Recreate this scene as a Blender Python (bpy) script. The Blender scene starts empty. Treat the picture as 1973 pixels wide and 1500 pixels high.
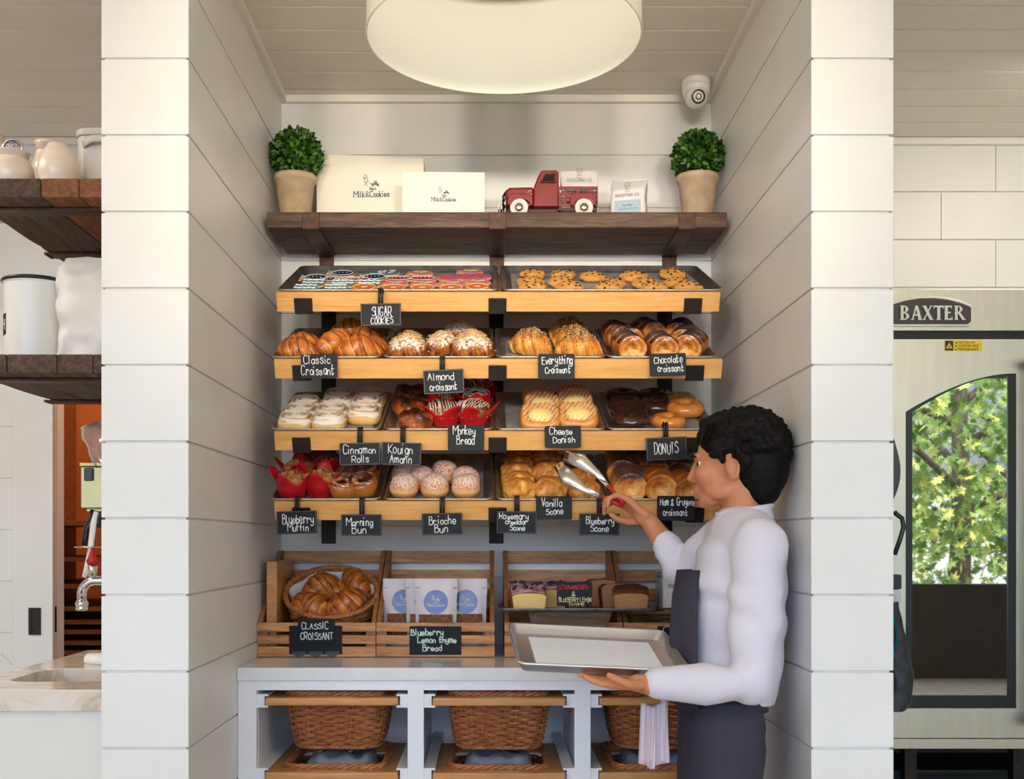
import bpy, bmesh, math, random
from mathutils import Vector, Matrix, Euler
R_ = random.Random(7)
PI = math.pi
scene = bpy.context.scene
COL = scene.collection

# ------------------------------------------------------------------ camera
F, U0, V0, ZC = 2128.0, 941.0, 1040.0, 1.26          # focal length and horizon (px of the 1973x1500 frame), eye height
cam_d = bpy.data.cameras.new('camera')
cam_d.sensor_width = 36.0
cam_d.lens = 36.0 * F / 1973.0
cam_d.shift_x = (986.5 - U0) / 1973.0
cam_d.shift_y = (V0 - 750.0) / 1973.0
cam_d.clip_start = 0.05
cam = bpy.data.objects.new('camera', cam_d)
cam.location = (0, 0, ZC)
cam.rotation_euler = (PI / 2, 0, 0)
COL.objects.link(cam)
scene.camera = cam

# ------------------------------------------------------------------ view
vs = scene.view_settings
vs.view_transform = 'Standard'
vs.look = 'None'
vs.exposure = 0.04
vs.gamma = 1.0
vs.use_curve_mapping = False

# ------------------------------------------------------------------ sky, sun, daylight, added fill lights
world = bpy.data.worlds.new('world')
scene.world = world
world.use_nodes = True
wn = world.node_tree.nodes
bg = wn['Background']
sky = wn.new('ShaderNodeTexSky')
sky.sky_type = 'HOSEK_WILKIE'
sky.sun_direction = (0.2, 0.45, 0.85)
sky.turbidity = 3.0
hz = wn.new('ShaderNodeMix'); hz.data_type = 'RGBA'; hz.inputs[0].default_value = 0.55; hz.inputs[7].default_value = (0.60, 0.79, 1.08, 1)   # thin bright cloud over the blue
world.node_tree.links.new(sky.outputs[0], hz.inputs[6]); world.node_tree.links.new(hz.outputs[2], bg.inputs[0])
bg.inputs[1].default_value = 8.0

def light(name, kind, loc, rot, energy, color, size=None, size_y=None, spread=None):
    d = bpy.data.lights.new(name, kind)
    d.energy = energy
    d.color = color
    if kind == 'AREA':
        d.shape = 'RECTANGLE'
        d.size = size
        d.size_y = size_y or size
        if spread: d.spread = spread
    elif kind == 'SUN':
        d.angle = size
    else:
        d.shadow_soft_size = size
    o = bpy.data.objects.new(name, d)
    o.location = loc
    o.rotation_euler = rot
    COL.objects.link(o)
    return o

light('sun', 'SUN', (0, 6, 12), (math.radians(-33), math.radians(8), 0), 8.0, (1.0, 0.95, 0.86), math.radians(0.6))
# unseen warm spots added near the shop windows to brighten the upper walls
for lx in (-2.4, -0.8, 0.8, 2.4):
    o = light('wall_fill_spot', 'SPOT', (lx, -2.6, 2.5), (0, 0, 0), 54, (1.0, 0.84, 0.62), 0.12)
    o.data.spot_size = math.radians(46); o.data.spot_blend = 1.0
    o.rotation_euler = (Vector((lx*0.35, 3.4, 3.0)) - Vector((lx, -2.6, 2.5))).to_track_quat('-Z', 'Y').to_euler()
# narrow unseen spots added to lift the back of the niche
for lx in (-1.4, 0.0, 1.4):
    o = light('niche_fill_spot', 'SPOT', (lx, -2.6, 2.45), (0, 0, 0), 385, (1.0, 0.88, 0.70), 0.25)
    o.data.spot_size = math.radians(21); o.data.spot_blend = 0.9
    o.rotation_euler = (Vector((0.03, 3.8, 2.30)) - Vector((lx, -2.6, 2.45))).to_track_quat('-Z', 'Y').to_euler()
# unseen upward spots added so the shop ceiling bounces warm light
for lx in (-1.9, 1.9):
    o = light('ceiling_fill_spot', 'SPOT', (lx, -0.4, 1.75), (PI, 0, 0), 280, (1.0, 0.85, 0.65), 0.10)
    o.data.spot_size = math.radians(150); o.data.spot_blend = 0.8
light('left_room_fill', 'AREA', (-2.2, 2.6, 2.72), (0, 0, 0), 16, (1.0, 0.88, 0.72), 0.5)  # area light added to fill the left room, no fixture there
light('right_room_fill', 'AREA', (2.0, 3.35, 2.72), (math.radians(25), 0, 0), 7.5, (1.0, 0.90, 0.72), 0.5)  # area light added above the oven to brighten the rear wall

# ------------------------------------------------------------------ helpers
def P(u, v, Y):
    """the point seen at photo pixel (u, v) at depth Y"""
    return Vector(((u - U0) * Y / F, Y, ZC + (V0 - v) * Y / F))

def lin(c):
    return tuple(((x / 255.0) / 12.92 if x / 255.0 <= 0.04045 else ((x / 255.0 + 0.055) / 1.055) ** 2.4) for x in c) + (1.0,)

class MB:
    """collects shapes and links them as ONE mesh object"""
    def __init__(s):
        s.v, s.f, s.mi, s.sm, s.w = [], [], [], [], []
    def add(s, vs, fs, smooth=True, mi=0, w=None, M=None):
        b = len(s.v)
        if M is not None: vs = [M @ Vector(p) for p in vs]
        s.v += [tuple(p) for p in vs]
        s.w += list(w) if w is not None else [0.0] * len(vs)
        for f in fs:
            s.f.append(tuple(b + i for i in f)); s.mi.append(mi); s.sm.append(smooth)
        return s
    def box(s, lo, hi, mi=0, M=None, w=0.0):
        x0, y0, z0 = lo; x1, y1, z1 = hi
        vs = [(x0,y0,z0),(x1,y0,z0),(x1,y1,z0),(x0,y1,z0),(x0,y0,z1),(x1,y0,z1),(x1,y1,z1),(x0,y1,z1)]
        fs = [(3,2,1,0),(4,5,6,7),(0,1,5,4),(1,2,6,5),(2,3,7,6),(3,0,4,7)]
        return s.add(vs, fs, False, mi, [w]*8, M)
    def tube(s, pts, r, n=8, mi=0, M=None, closed=False, cap=True, flat=1.0, w=None, smooth=True, up=None):
        pts = [Vector(p) for p in pts]
        k = len(pts)
        rr = r if isinstance(r, (list, tuple)) else [r] * k
        vs, fs, ws = [], [], []
        prev = None
        for i, p in enumerate(pts):
            if closed: t = pts[(i+1) % k] - pts[i-1]
            else: t = pts[min(i+1, k-1)] - pts[max(i-1, 0)]
            if t.length < 1e-9: t = Vector((0,0,1))
            t.normalize()
            if up is not None: a = Vector(up) - t * t.dot(Vector(up))
            elif prev is None:
                a = Vector((0,0,1)) if abs(t.z) < 0.9 else Vector((1,0,0))
                a = a - t * a.dot(t)
            else: a = prev - t * prev.dot(t)
            if a.length < 1e-9: a = t.orthogonal()
            a.normalize(); prev = a
            b = t.cross(a)
            for j in range(n):
                q = 2*PI*j/n + (PI/4 if n == 4 else 0)
                vs.append(p + (a*math.cos(q)*flat + b*math.sin(q))*rr[i])
                ws.append(w[i] if w is not None else 0.0)
        m = k if closed else k-1
        for i in range(m):
            i2 = (i+1) % k
            for j in range(n):
                j2 = (j+1) % n
                fs.append((i*n+j, i*n+j2, i2*n+j2, i2*n+j))
        if cap and not closed:
            fs.append(tuple(range(n-1,-1,-1))); fs.append(tuple(range((k-1)*n, k*n)))
        return s.add(vs, fs, smooth, mi, ws, M)
    def lathe(s, prof, n=32, mi=0, M=None, sx=1.0, sy=1.0, w=None, smooth=True, cap=True):
        vs, fs, ws = [], [], []
        for i, (r, z) in enumerate(prof):
            for j in range(n):
                a = 2*PI*j/n
                vs.append((r*math.cos(a)*sx, r*math.sin(a)*sy, z)); ws.append(w[i] if w else 0.0)
        k = len(prof)
        for i in range(k-1):
            for j in range(n):
                j2 = (j+1) % n
                fs.append((i*n+j, i*n+j2, (i+1)*n+j2, (i+1)*n+j))
        if cap:
            fs.append(tuple(range(n-1,-1,-1))); fs.append(tuple(range((k-1)*n, k*n)))
        return s.add(vs, fs, smooth, mi, ws, M)
    def surf(s, fn, nu, nv, cu=False, cv=False, mi=0, M=None, smooth=True):
        """fn(u, v) -> (point, w) with u, v in 0..1"""
        vs, fs, ws = [], [], []
        for i in range(nu):
            for j in range(nv):
                u = i/nu if cu else i/(nu-1); v = j/nv if cv else j/(nv-1)
                p = fn(u, v)
                if len(p) == 2: vs.append(p[0]); ws.append(p[1])
                else: vs.append(p); ws.append(0.0)
        for i in range(nu if cu else nu-1):
            for j in range(nv if cv else nv-1):
                i2, j2 = (i+1) % nu, (j+1) % nv
                fs.append((i*nv+j, i2*nv+j, i2*nv+j2, i*nv+j2))
        return s.add(vs, fs, smooth, mi, ws, M)
    def blob(s, c, rad, nu=20, nv=12, mi=0, M=None, disp=None, wfn=None):
        vs, fs, ws = [], [], []
        for j in range(nv+1):
            th = PI*j/nv
            for i in range(nu):
                a = 2*PI*i/nu
                d = Vector((math.sin(th)*math.cos(a), math.sin(th)*math.sin(a), math.cos(th)))
                k = 1.0 + (disp(d) if disp else 0.0)
                vs.append((c[0]+d.x*rad[0]*k, c[1]+d.y*rad[1]*k, c[2]+d.z*rad[2]*k))
                ws.append(wfn(d) if wfn else 0.0)
        for j in range(nv):
            for i in range(nu):
                i2 = (i+1) % nu
                fs.append((j*nu+i, (j+1)*nu+i, (j+1)*nu+i2, j*nu+i2))
        return s.add(vs, fs, True, mi, ws, M)
    def prism(s, poly, z0, z1, mi=0, M=None, smooth=False, w=0.0):
        k = len(poly)
        vs = [(x, y, z0) for x, y in poly] + [(x, y, z1) for x, y in poly]
        fs = [tuple(range(k-1,-1,-1)), tuple(range(k, 2*k))] + [(i, (i+1)%k, k+(i+1)%k, k+i) for i in range(k)]
        return s.add(vs, fs, smooth, mi, [w]*(2*k), M)
    def build(s, name, mats, parent=None, bevel=0, seg=2, weld=False, sub=0):
        me = bpy.data.meshes.new(name)
        me.from_pydata(s.v, [], s.f)
        for m in (mats if isinstance(mats, (list, tuple)) else [mats]): me.materials.append(m)
        me.polygons.foreach_set('material_index', s.mi)
        me.polygons.foreach_set('use_smooth', s.sm)
        if any(s.w):
            at = me.attributes.new('w', 'FLOAT', 'POINT')
            at.data.foreach_set('value', s.w)
        me.update()
        if weld or True:
            bm = bmesh.new(); bm.from_mesh(me)
            if weld: bmesh.ops.remove_doubles(bm, verts=bm.verts, dist=weld if weld is not True else 1e-5)
            bmesh.ops.recalc_face_normals(bm, faces=bm.faces)
            bm.to_mesh(me); bm.free()
        o = bpy.data.objects.new(name, me)
        COL.objects.link(o)
        if parent is not None: o.parent = parent
        if bevel:
            b = o.modifiers.new('bevel', 'BEVEL'); b.width = bevel; b.segments = seg; b.limit_method = 'ANGLE'; b.angle_limit = math.radians(40)
        if sub:
            b = o.modifiers.new('subd', 'SUBSURF'); b.levels = sub; b.render_levels = sub
        return o

def thing(name, label, cat, loc=(0,0,0), rot=(0,0,0), group=None):
    o = bpy.data.objects.new(name, None)
    o.empty_display_size = 0.05
    COL.objects.link(o)
    o.location = loc; o.rotation_euler = rot
    o['label'] = label; o['category'] = cat
    if group: o['group'] = group
    return o
def tag(o, label, cat, group=None, kind=None):
    o['label'] = label; o['category'] = cat
    if group: o['group'] = group
    if kind: o['kind'] = kind
    return o
def struct(o):
    o['kind'] = 'structure'
    return o
def dup(root, label=None, group=None, M=None):
    r = root.copy(); COL.objects.link(r)
    if label: r['label'] = label
    if group: r['group'] = group
    if M is not None: place(r, M)
    for ch in list(root.children):
        c = ch.copy(); COL.objects.link(c); c.parent = r
        for g in list(ch.children):
            d = g.copy(); COL.objects.link(d); d.parent = c
    return r
def place(o, M):
    l, q, sc = M.decompose()
    o.location = l; o.rotation_euler = q.to_euler(); o.scale = sc
class Kind:
    """the first call builds the thing, later calls copy it with its parts"""
    def __init__(s, make): s.make, s.o = make, None
    def __call__(s, M, label, group=None):
        if s.o is None:
            s.o = s.make(); place(s.o, M); s.o['label'] = label
            if group: s.o['group'] = group
            return s.o
        return dup(s.o, label, group, M)
def TR(x, y, z): return Matrix.Translation((x, y, z))
def RX(a): return Matrix.Rotation(a, 4, 'X')
def RY(a): return Matrix.Rotation(a, 4, 'Y')
def RZ(a): return Matrix.Rotation(a, 4, 'Z')
def SC(x, y=None, z=None):
    return Matrix.Diagonal((x, y if y is not None else x, z if z is not None else x, 1))
def rrect(x0, y0, x1, y1, r, n=5):
    out = []
    for cx, cy, a0 in ((x1-r, y1-r, 0), (x0+r, y1-r, PI/2), (x0+r, y0+r, PI), (x1-r, y0+r, 1.5*PI)):
        for i in range(n+1):
            a = a0 + PI/2*i/n
            out.append((cx + r*math.cos(a), cy + r*math.sin(a)))
    return out
def rowword(i, n):
    if n == 1: return 'only one'
    if i == 0: return 'leftmost'
    if i == n-1: return 'rightmost'
    return ('second', 'third', 'fourth', 'fifth', 'sixth')[i-1] + ' from the left'

# ------------------------------------------------------------------ materials
def new_mat(name):
    m = bpy.data.materials.new(name); m.use_nodes = True
    nt = m.node_tree
    return m, nt, nt.nodes['Principled BSDF']
def N(nt, t, **kw):
    n = nt.nodes.new(t)
    for k, v in kw.items(): setattr(n, k, v)
    return n
def coords(nt, kind='Object', scale=(1,1,1), rot=(0,0,0)):
    tc = N(nt, 'ShaderNodeTexCoord'); mp = N(nt, 'ShaderNodeMapping')
    mp.inputs['Scale'].default_value = scale; mp.inputs['Rotation'].default_value = rot
    nt.links.new(tc.outputs[kind], mp.inputs[0])
    return mp.outputs[0]
def noise(nt, vec, scale, detail=4, rough=0.55, dist=0.0):
    n = N(nt, 'ShaderNodeTexNoise')
    n.inputs['Scale'].default_value = scale; n.inputs['Detail'].default_value = detail
    n.inputs['Roughness'].default_value = rough; n.inputs['Distortion'].default_value = dist
    nt.links.new(vec, n.inputs['Vector'])
    return n.outputs['Fac']
def ramp(nt, fac, stops, interp='LINEAR'):
    r = N(nt, 'ShaderNodeValToRGB')
    cr = r.color_ramp; cr.interpolation = interp
    while len(cr.elements) < len(stops): cr.elements.new(0.5)
    for e, (p, c) in zip(cr.elements, stops):
        e.position = p; e.color = lin(c) if len(c) == 3 else c
    nt.links.new(fac, r.inputs[0])
    return r.outputs[0]
def mix(nt, fac, a, b):
    m = N(nt, 'ShaderNodeMix', data_type='RGBA')
    for sock, val in ((m.inputs[0], fac), (m.inputs[6], a), (m.inputs[7], b)):
        if hasattr(val, 'is_output'): nt.links.new(val, sock)
        else: sock.default_value = val
    return m.outputs[2]
def math_n(nt, op, a, b=0.0, clamp=False):
    m = N(nt, 'ShaderNodeMath', operation=op); m.use_clamp = clamp
    for sock, val in ((m.inputs[0], a), (m.inputs[1], b)):
        if hasattr(val, 'is_output'): nt.links.new(val, sock)
        else: sock.default_value = val
    return m.outputs[0]
def bump(nt, p, height, strength=0.3, dist=0.002):
    b = N(nt, 'ShaderNodeBump')
    b.inputs['Strength'].default_value = strength; b.inputs['Distance'].default_value = dist
    nt.links.new(height, b.inputs['Height']); nt.links.new(b.outputs[0], p.inputs['Normal'])
def plain(name, c, rough=0.5, metal=0.0, c2=None, scale=30, bmp=0.0, bscale=None, spec=None, coat=0.0, trans=0.0, sss=0.0, alpha=1.0, stretch=(1,1,1)):
    m, nt, p = new_mat(name)
    p.inputs['Base Color'].default_value = lin(c)
    p.inputs['Roughness'].default_value = rough
    p.inputs['Metallic'].default_value = metal
    if spec is not None: p.inputs['Specular IOR Level'].default_value = spec
    if coat: p.inputs['Coat Weight'].default_value = coat; p.inputs['Coat Roughness'].default_value = 0.15
    if trans: p.inputs['Transmission Weight'].default_value = trans
    if sss:
        p.inputs['Subsurface Weight'].default_value = sss
        p.inputs['Subsurface Radius'].default_value = (0.012, 0.005, 0.003); p.inputs['Subsurface Scale'].default_value = 0.5
    if alpha < 1: p.inputs['Alpha'].default_value = alpha
    if c2 is not None or bmp:
        vec = coords(nt, 'Object', stretch)
        if c2 is not None:
            nt.links.new(ramp(nt, noise(nt, vec, scale), [(0.3, c), (0.7, c2)]), p.inputs['Base Color'])
        if bmp: bump(nt, p, noise(nt, vec, bscale or scale*3), bmp)
    return m
def wood(name, c1, c2, c3, axis=0, scale=6.0, rough=0.5, bmp=0.15, stretch=14, knots=0.0, coat=0.0):
    m, nt, p = new_mat(name)
    sc = [stretch]*3; sc[axis] = 1.0
    oi = N(nt, 'ShaderNodeObjectInfo')
    tc = N(nt, 'ShaderNodeTexCoord'); ad = N(nt, 'ShaderNodeVectorMath', operation='ADD'); mp = N(nt, 'ShaderNodeMapping')
    nt.links.new(tc.outputs['Object'], ad.inputs[0])
    s7 = N(nt, 'ShaderNodeVectorMath', operation='SCALE'); s7.inputs[3].default_value = 3.7
    nt.links.new(oi.outputs['Location'], s7.inputs[0]); nt.links.new(s7.outputs[0], ad.inputs[1])
    mp.inputs['Scale'].default_value = sc
    nt.links.new(ad.outputs[0], mp.inputs[0])
    vec = mp.outputs[0]
    a = noise(nt, vec, scale, 6, 0.6, 0.6)
    b = noise(nt, vec, scale*4.5, 3, 0.5)
    f = math_n(nt, 'ADD', math_n(nt, 'MULTIPLY', a, 0.72), math_n(nt, 'MULTIPLY', b, 0.28))
    col = ramp(nt, f, [(0.32, c1), (0.5, c2), (0.68, c3)])
    nt.links.new(col, p.inputs['Base Color'])
    p.inputs['Roughness'].default_value = rough
    if coat: p.inputs['Coat Weight'].default_value = coat; p.inputs['Coat Roughness'].default_value = 0.2
    bump(nt, p, f, bmp, 0.003)
    return m
def baked(name, stops, rough=0.45, nscale=60, namt=0.35, bmp=0.35, coat=0.0, dust=None, dust_scale=90, dust_lo=0.5, dz=None, specks=None, speck_scale=170, speck_lo=0.62):
    """crust colour follows attribute w; optional dusting or specks on the upper side"""
    m, nt, p = new_mat(name)
    at = N(nt, 'ShaderNodeAttribute', attribute_name='w')
    vec = coords(nt)
    nz = noise(nt, vec, nscale, 5)
    f = math_n(nt, 'ADD', at.outputs['Fac'], math_n(nt, 'MULTIPLY', math_n(nt, 'SUBTRACT', nz, 0.5), namt), True)
    col = ramp(nt, f, stops)
    rgh = None
    for cc, sc_, lo in ((specks, speck_scale, speck_lo), (dust, dust_scale, dust_lo)):
        if cc is None: continue
        sp = N(nt, 'ShaderNodeSeparateXYZ')
        tc = N(nt, 'ShaderNodeTexCoord'); nt.links.new(tc.outputs['Object'], sp.inputs[0])
        zr = N(nt, 'ShaderNodeMapRange'); zr.inputs[1].default_value = dz[0]; zr.inputs[2].default_value = dz[1]
        nt.links.new(sp.outputs[2], zr.inputs[0])
        n2 = noise(nt, vec, sc_, 5, 0.65)
        t = math_n(nt, 'ADD', n2, math_n(nt, 'MULTIPLY', math_n(nt, 'SUBTRACT', zr.outputs[0], 1.0), 0.45))
        mr = N(nt, 'ShaderNodeMapRange'); mr.inputs[1].default_value = lo; mr.inputs[2].default_value = lo+0.1
        nt.links.new(t, mr.inputs[0])
        col = mix(nt, mr.outputs[0], col, lin(cc))
        rgh = mr.outputs[0]
    nt.links.new(col, p.inputs['Base Color'])
    p.inputs['Roughness'].default_value = rough
    if coat: p.inputs['Coat Weight'].default_value = coat; p.inputs['Coat Roughness'].default_value = 0.2
    bump(nt, p, noise(nt, vec, nscale*2.5, 6), bmp, 0.003)
    return m

M_wall = plain('white_painted_boards', (238,237,233), 0.40, c2=(233,231,226), scale=4, bmp=0.04, bscale=40)
M_ceil = plain('white_painted_ceiling', (240,235,224), 0.5, c2=(235,229,217), scale=5)
M_trim = plain('white_trim_paint', (240,236,226), 0.4)
M_cab = plain('cabinet_white_paint', (242,243,247), 0.38, c2=(238,239,244), scale=6)
M_marble = plain('white_quartz', (236,237,240), 0.16, c2=(228,228,230), scale=9)
M_iron = plain('blackened_iron', (38,34,32), 0.45, 0.7, c2=(52,44,38), scale=60, bmp=0.15)
M_rust = plain('rusted_iron', (48,38,33), 0.55, 0.4, c2=(98,62,44), scale=55, bmp=0.3)
M_maple = wood('maple', (208,150,82), (225,168,97), (235,185,118), 0, 5, 0.42, 0.06, 12)
M_reclaim = wood('reclaimed_dark_wood', (50,37,29), (88,67,53), (124,99,81), 0, 5, 0.7, 0.5, 12)
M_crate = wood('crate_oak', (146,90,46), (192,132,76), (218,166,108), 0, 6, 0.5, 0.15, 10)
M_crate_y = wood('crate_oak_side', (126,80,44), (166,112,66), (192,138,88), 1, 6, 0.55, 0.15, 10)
M_alu = plain('sheet_pan_aluminium', (196,193,187), 0.36, 0.9, c2=(150,142,130), scale=26, bmp=0.05, bscale=70)
M_parch = plain('grey_parchment', (176,172,166), 0.55, c2=(122,119,116), scale=16, bmp=0.2, bscale=22)
M_slate = plain('chalkboard_black', (15,16,19), 0.55, c2=(27,28,33), scale=18, spec=0.25)
M_chalk = plain('white_chalk_ink', (240,242,245), 0.7)
M_blackplastic = plain('black_plastic', (20,20,21), 0.35)
M_blackmetal = plain('black_metal_frame', (44,44,46), 0.38, 0.6)
M_whiteenamel = plain('white_enamel', (240,238,232), 0.2, coat=0.4)
M_chrome = plain('chrome', (215,215,215), 0.08, 1.0)
M_steel = plain('brushed_steel', (196,190,178), 0.3, 1.0, c2=(186,180,168), scale=30, stretch=(1,1,30))
M_paper = plain('white_kraft_paper', (238,234,228), 0.6, c2=(230,226,220), scale=25, bmp=0.2, bscale=30)
M_card = plain('cream_card', (246,238,222), 0.55)
M_navy_ink = plain('navy_ink', (44,58,96), 0.6)
M_grey_ink = plain('dark_grey_ink', (70,66,66), 0.6)
# ================================================================== lettering
GL = {
 'A':(4,"02 29 42/15 35"),'B':(4,"02 09/*09 29 38 37 26 06/*06 26 45 44 32 02"),'C':(4,"*48 39 19 07 04 12 32 43"),
 'D':(4,"02 09/*09 29 47 44 22 02"),'E':(4,"49 09 02 42/06 36"),'F':(4,"49 09 02/06 36"),'G':(4,"*48 39 19 07 04 12 32 44/45 25"),
 'H':(4,"02 09/42 49/06 46"),'I':(2,"12 19"),'J':(4,"*39 34 22 12 04"),'K':(4,"02 09/49 05 42"),'L':(4,"09 02 42"),
 'M':(5,"02 09 35 69 62"),'N':(4,"02 09 42 49"),'O':(4,"*29 18 06 04 12 22 32 44 46 38 29"),'P':(4,"02 09/*09 39 48 46 35 05"),
 'Q':(4,"*29 07 04 22 44 47 29/33 51"),'R':(4,"02 09/*09 39 48 46 35 05/25 42"),'S':(4,"*48 29 18 07 26 45 43 22 03"),
 'T':(4,"09 49/29 22"),'U':(4,"*09 05 12 32 45 49"),'V':(4,"09 22 49"),'W':(6,"09 12 37 52 69"),'X':(4,"02 49/09 42"),
 'Y':(4,"09 25 49/25 22"),'Z':(4,"09 49 02 42"),
 'a':(3,"*35 26 16 05 03 12 22 34/36 32"),'b':(3,"09 02/*04 16 26 35 33 22 12 03"),'c':(3,"*35 26 16 05 03 12 22 33"),
 'd':(3,"39 32/*35 26 16 05 03 12 22 34"),'e':(3,"*04 34 35 26 16 05 03 12 22 33"),'f':(3,"*39 29 18 15 12/06 36"),
 'g':(3,"*35 26 16 05 03 12 22 34/*36 31 20 10 01"),'h':(3,"09 02/*04 16 26 35 32"),'i':(1,"06 02/08 09"),
 'k':(3,"09 02/36 04 32"),'l':(1,"09 02"),'m':(4,"06 02/*04 16 25 22/*24 36 45 42"),'n':(3,"06 02/*04 16 26 35 32"),
 'o':(3,"*16 05 03 12 22 33 35 26 16"),'p':(3,"06 00/*04 16 26 35 33 22 12 03"),'r':(3,"06 02/*04 16 26 35"),
 's':(3,"*35 26 16 05 24 33 22 12 03"),'t':(3,"*19 14 12 22 33/06 36"),'u':(3,"*06 03 12 22 34/36 32"),'v':(3,"06 12 36"),
 'w':(4,"06 12 25 32 46"),'x':(3,"06 32/36 02"),'y':(3,"*06 04 13 23 34/*36 31 20 10 01"),'z':(3,"06 36 02 32"),
 '&':(4,"*42 16 18 29 38 37 14 03 12 22 44"),'.':(1,"02 03"),':':(1,"02 03/05 06"),"'":(1,"08 09"),' ':(2,""),
}
def smooth_line(pts, n=4):
    out = []
    k = len(pts)
    closed = (pts[0][0]-pts[-1][0])**2 + (pts[0][1]-pts[-1][1])**2 < 1e-9
    for i in range(k-1):
        p1, p2 = pts[i], pts[i+1]
        p0 = pts[i-1] if i else (pts[-2] if closed else p1)
        p3 = pts[i+2] if i+2 < k else (pts[1] if closed else p2)
        for s in range(n):
            t = s/n; t2 = t*t; t3 = t2*t
            out.append(tuple(0.5*((2*p1[c]) + (-p0[c]+p2[c])*t + (2*p0[c]-5*p1[c]+4*p2[c]-p3[c])*t2 + (-p0[c]+3*p1[c]-3*p2[c]+p3[c])*t3) for c in (0,1)))
    out.append(tuple(pts[-1]))
    return out
def text_strokes(txt):
    x = 0.0; out = []
    for n, ch in enumerate(txt):
        w, s = GL[ch]
        for st in (s.split('/') if s else []):
            cv = st.startswith('*')
            pts = [(float(q[0]), float(q[1])-2) for q in st.lstrip('*').split()]
            if cv: pts = smooth_line(pts)
            out.append((n, cv, [(x+px, py) for px, py in pts]))
        x += w + 1.5
    return out, max(x-1.5, 0.1)
def write(mb, txt, cx, cy, height, width, pen, M, jitter=0.0, slant=0.0, thick=0.0006, mi=0, seed=0):
    """strokes of txt centred at (cx, cy) in the XY plane of M (cap height, full width), rounded pen line along +Z"""
    st, w = text_strokes(txt)
    k = width / w; h = height / 7.0
    rr = random.Random(seed + len(txt)); jit = [(rr.uniform(-jitter, jitter), rr.uniform(-jitter, jitter), 1 + jitter*rr.uniform(-.5, .5)) for _ in txt]
    for n, cv, s in st:
        jx, jy, js = jit[n]
        pts = [Vector((cx - width/2 + px*k + slant*py*h + jx*h, cy - height/2 + py*h*js + jy*h, pen*0.12)) for px, py in s]
        for q in ([pts] if cv else [pts[i:i+2] for i in range(len(pts)-1)]):
            d0, d1 = (q[0]-q[1]).normalized()*pen*0.3, (q[-1]-q[-2]).normalized()*pen*0.3
            q = [q[0]+d0] + q[1:-1] + [q[-1]+d1]
            mb.tube(q, pen/2, 6, mi, M, up=(0, 0, 1), flat=0.45)
def ribbon(pts, pen, thick):
    vs, fs = [], []
    k = len(pts)
    for i, p in enumerate(pts):
        t = pts[min(i+1, k-1)] - pts[max(i-1, 0)]
        if t.length < 1e-9: t = Vector((0, 1, 0))
        t.normalize(); nrm = Vector((-t.y, t.x, 0))
        q = p.copy()
        if i == 0: q -= t*pen*0.4
        if i == k-1: q += t*pen*0.4
        for sgn, z in ((1,0),(1,thick),(-1,thick),(-1,0)):
            vs.append((q.x + sgn*nrm.x*pen/2, q.y + sgn*nrm.y*pen/2, z))
    for i in range(k-1):
        for j in range(4):
            fs.append((i*4+j, i*4+(j+1)%4, (i+1)*4+(j+1)%4, (i+1)*4+j))
    fs += [(3,2,1,0), ((k-1)*4, (k-1)*4+1, (k-1)*4+2, (k-1)*4+3)]
    return vs, fs
def facing(loc, tilt=0.0, yaw=0.0, roll=0.0):
    """matrix whose XY plane faces the room (-Y), X to the right, Y up"""
    return TR(*loc) @ RZ(yaw) @ RX(PI/2 + tilt) @ RZ(roll)
def shop_logo(mb, M, w, pen, mi=0):
    """the shop's printed mark: name, script line, little figure pulling a wagon of cookies; w = width of the name"""
    write(mb, 'Milk', -w*0.325, 0, w*0.155, w*0.30, pen, M, thick=0.0004, mi=mi)
    write(mb, '&', -w*0.105, 0, w*0.15, w*0.10, pen*0.8, M, thick=0.0004, mi=mi)
    write(mb, 'Cookies', w*0.235, 0, w*0.155, w*0.53, pen, M, thick=0.0004, mi=mi)
    for sx, sy, sw in ((-0.475,-0.077,0.03),(-0.395,-0.077,0.03),(-0.475,0.077,0.03),(-0.40,0.077,0.03),(-0.335,-0.077,0.03),(-0.285,-0.077,0.03),(-0.235,-0.077,0.03),(0.26,-0.077,0.03)):
        mb.add(*ribbon([Vector((w*(sx-sw/2), w*sy, 0)), Vector((w*(sx+sw/2), w*sy, 0))], pen*0.6, 0.0004), False, mi, None, M)
    write(mb, "Tony's", 0.03*w, 0.155*w, 0.075*w, 0.19*w, pen*0.6, M, slant=0.3, thick=0.0004, mi=mi)
    def line(pts, pn=pen*0.45, sm=True):
        pts = [(x*w, y*w) for x, y in pts]
        if sm: pts = smooth_line(pts)
        mb.add(*ribbon([Vector((x, y, 0)) for x, y in pts], pn, 0.0004), False, mi, None, M)
    line([(-.15,.53),(-.19,.50),(-.17,.46),(-.12,.46),(-.105,.50),(-.15,.53)])
    line([(-.15,.455),(-.175,.39),(-.17,.32)]); line([(-.125,.455),(-.10,.39),(-.105,.32)])
    line([(-.16,.43),(-.21,.43),(-.22,.47)]); line([(-.17,.32),(-.10,.32)], sm=False)
    line([(-.155,.32),(-.16,.25),(-.185,.245)]); line([(-.12,.32),(-.115,.25),(-.085,.245)])
    line([(-.10,.41),(-.04,.30),(0.02,.265)])
    line([(.01,.28),(.22,.28),(.21,.255),(.02,.255),(.01,.28)], pen*0.7, False)
    for x in (.05,.19): line([(x,.255),(x-.02,.235),(x,.22),(x+.02,.235),(x,.255)], pen*0.8)
    for y, a, b in ((.30,.07,.17),(.325,.08,.165),(.35,.09,.155)): line([(a,y),(b,y)], pen*0.6, False)

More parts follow.
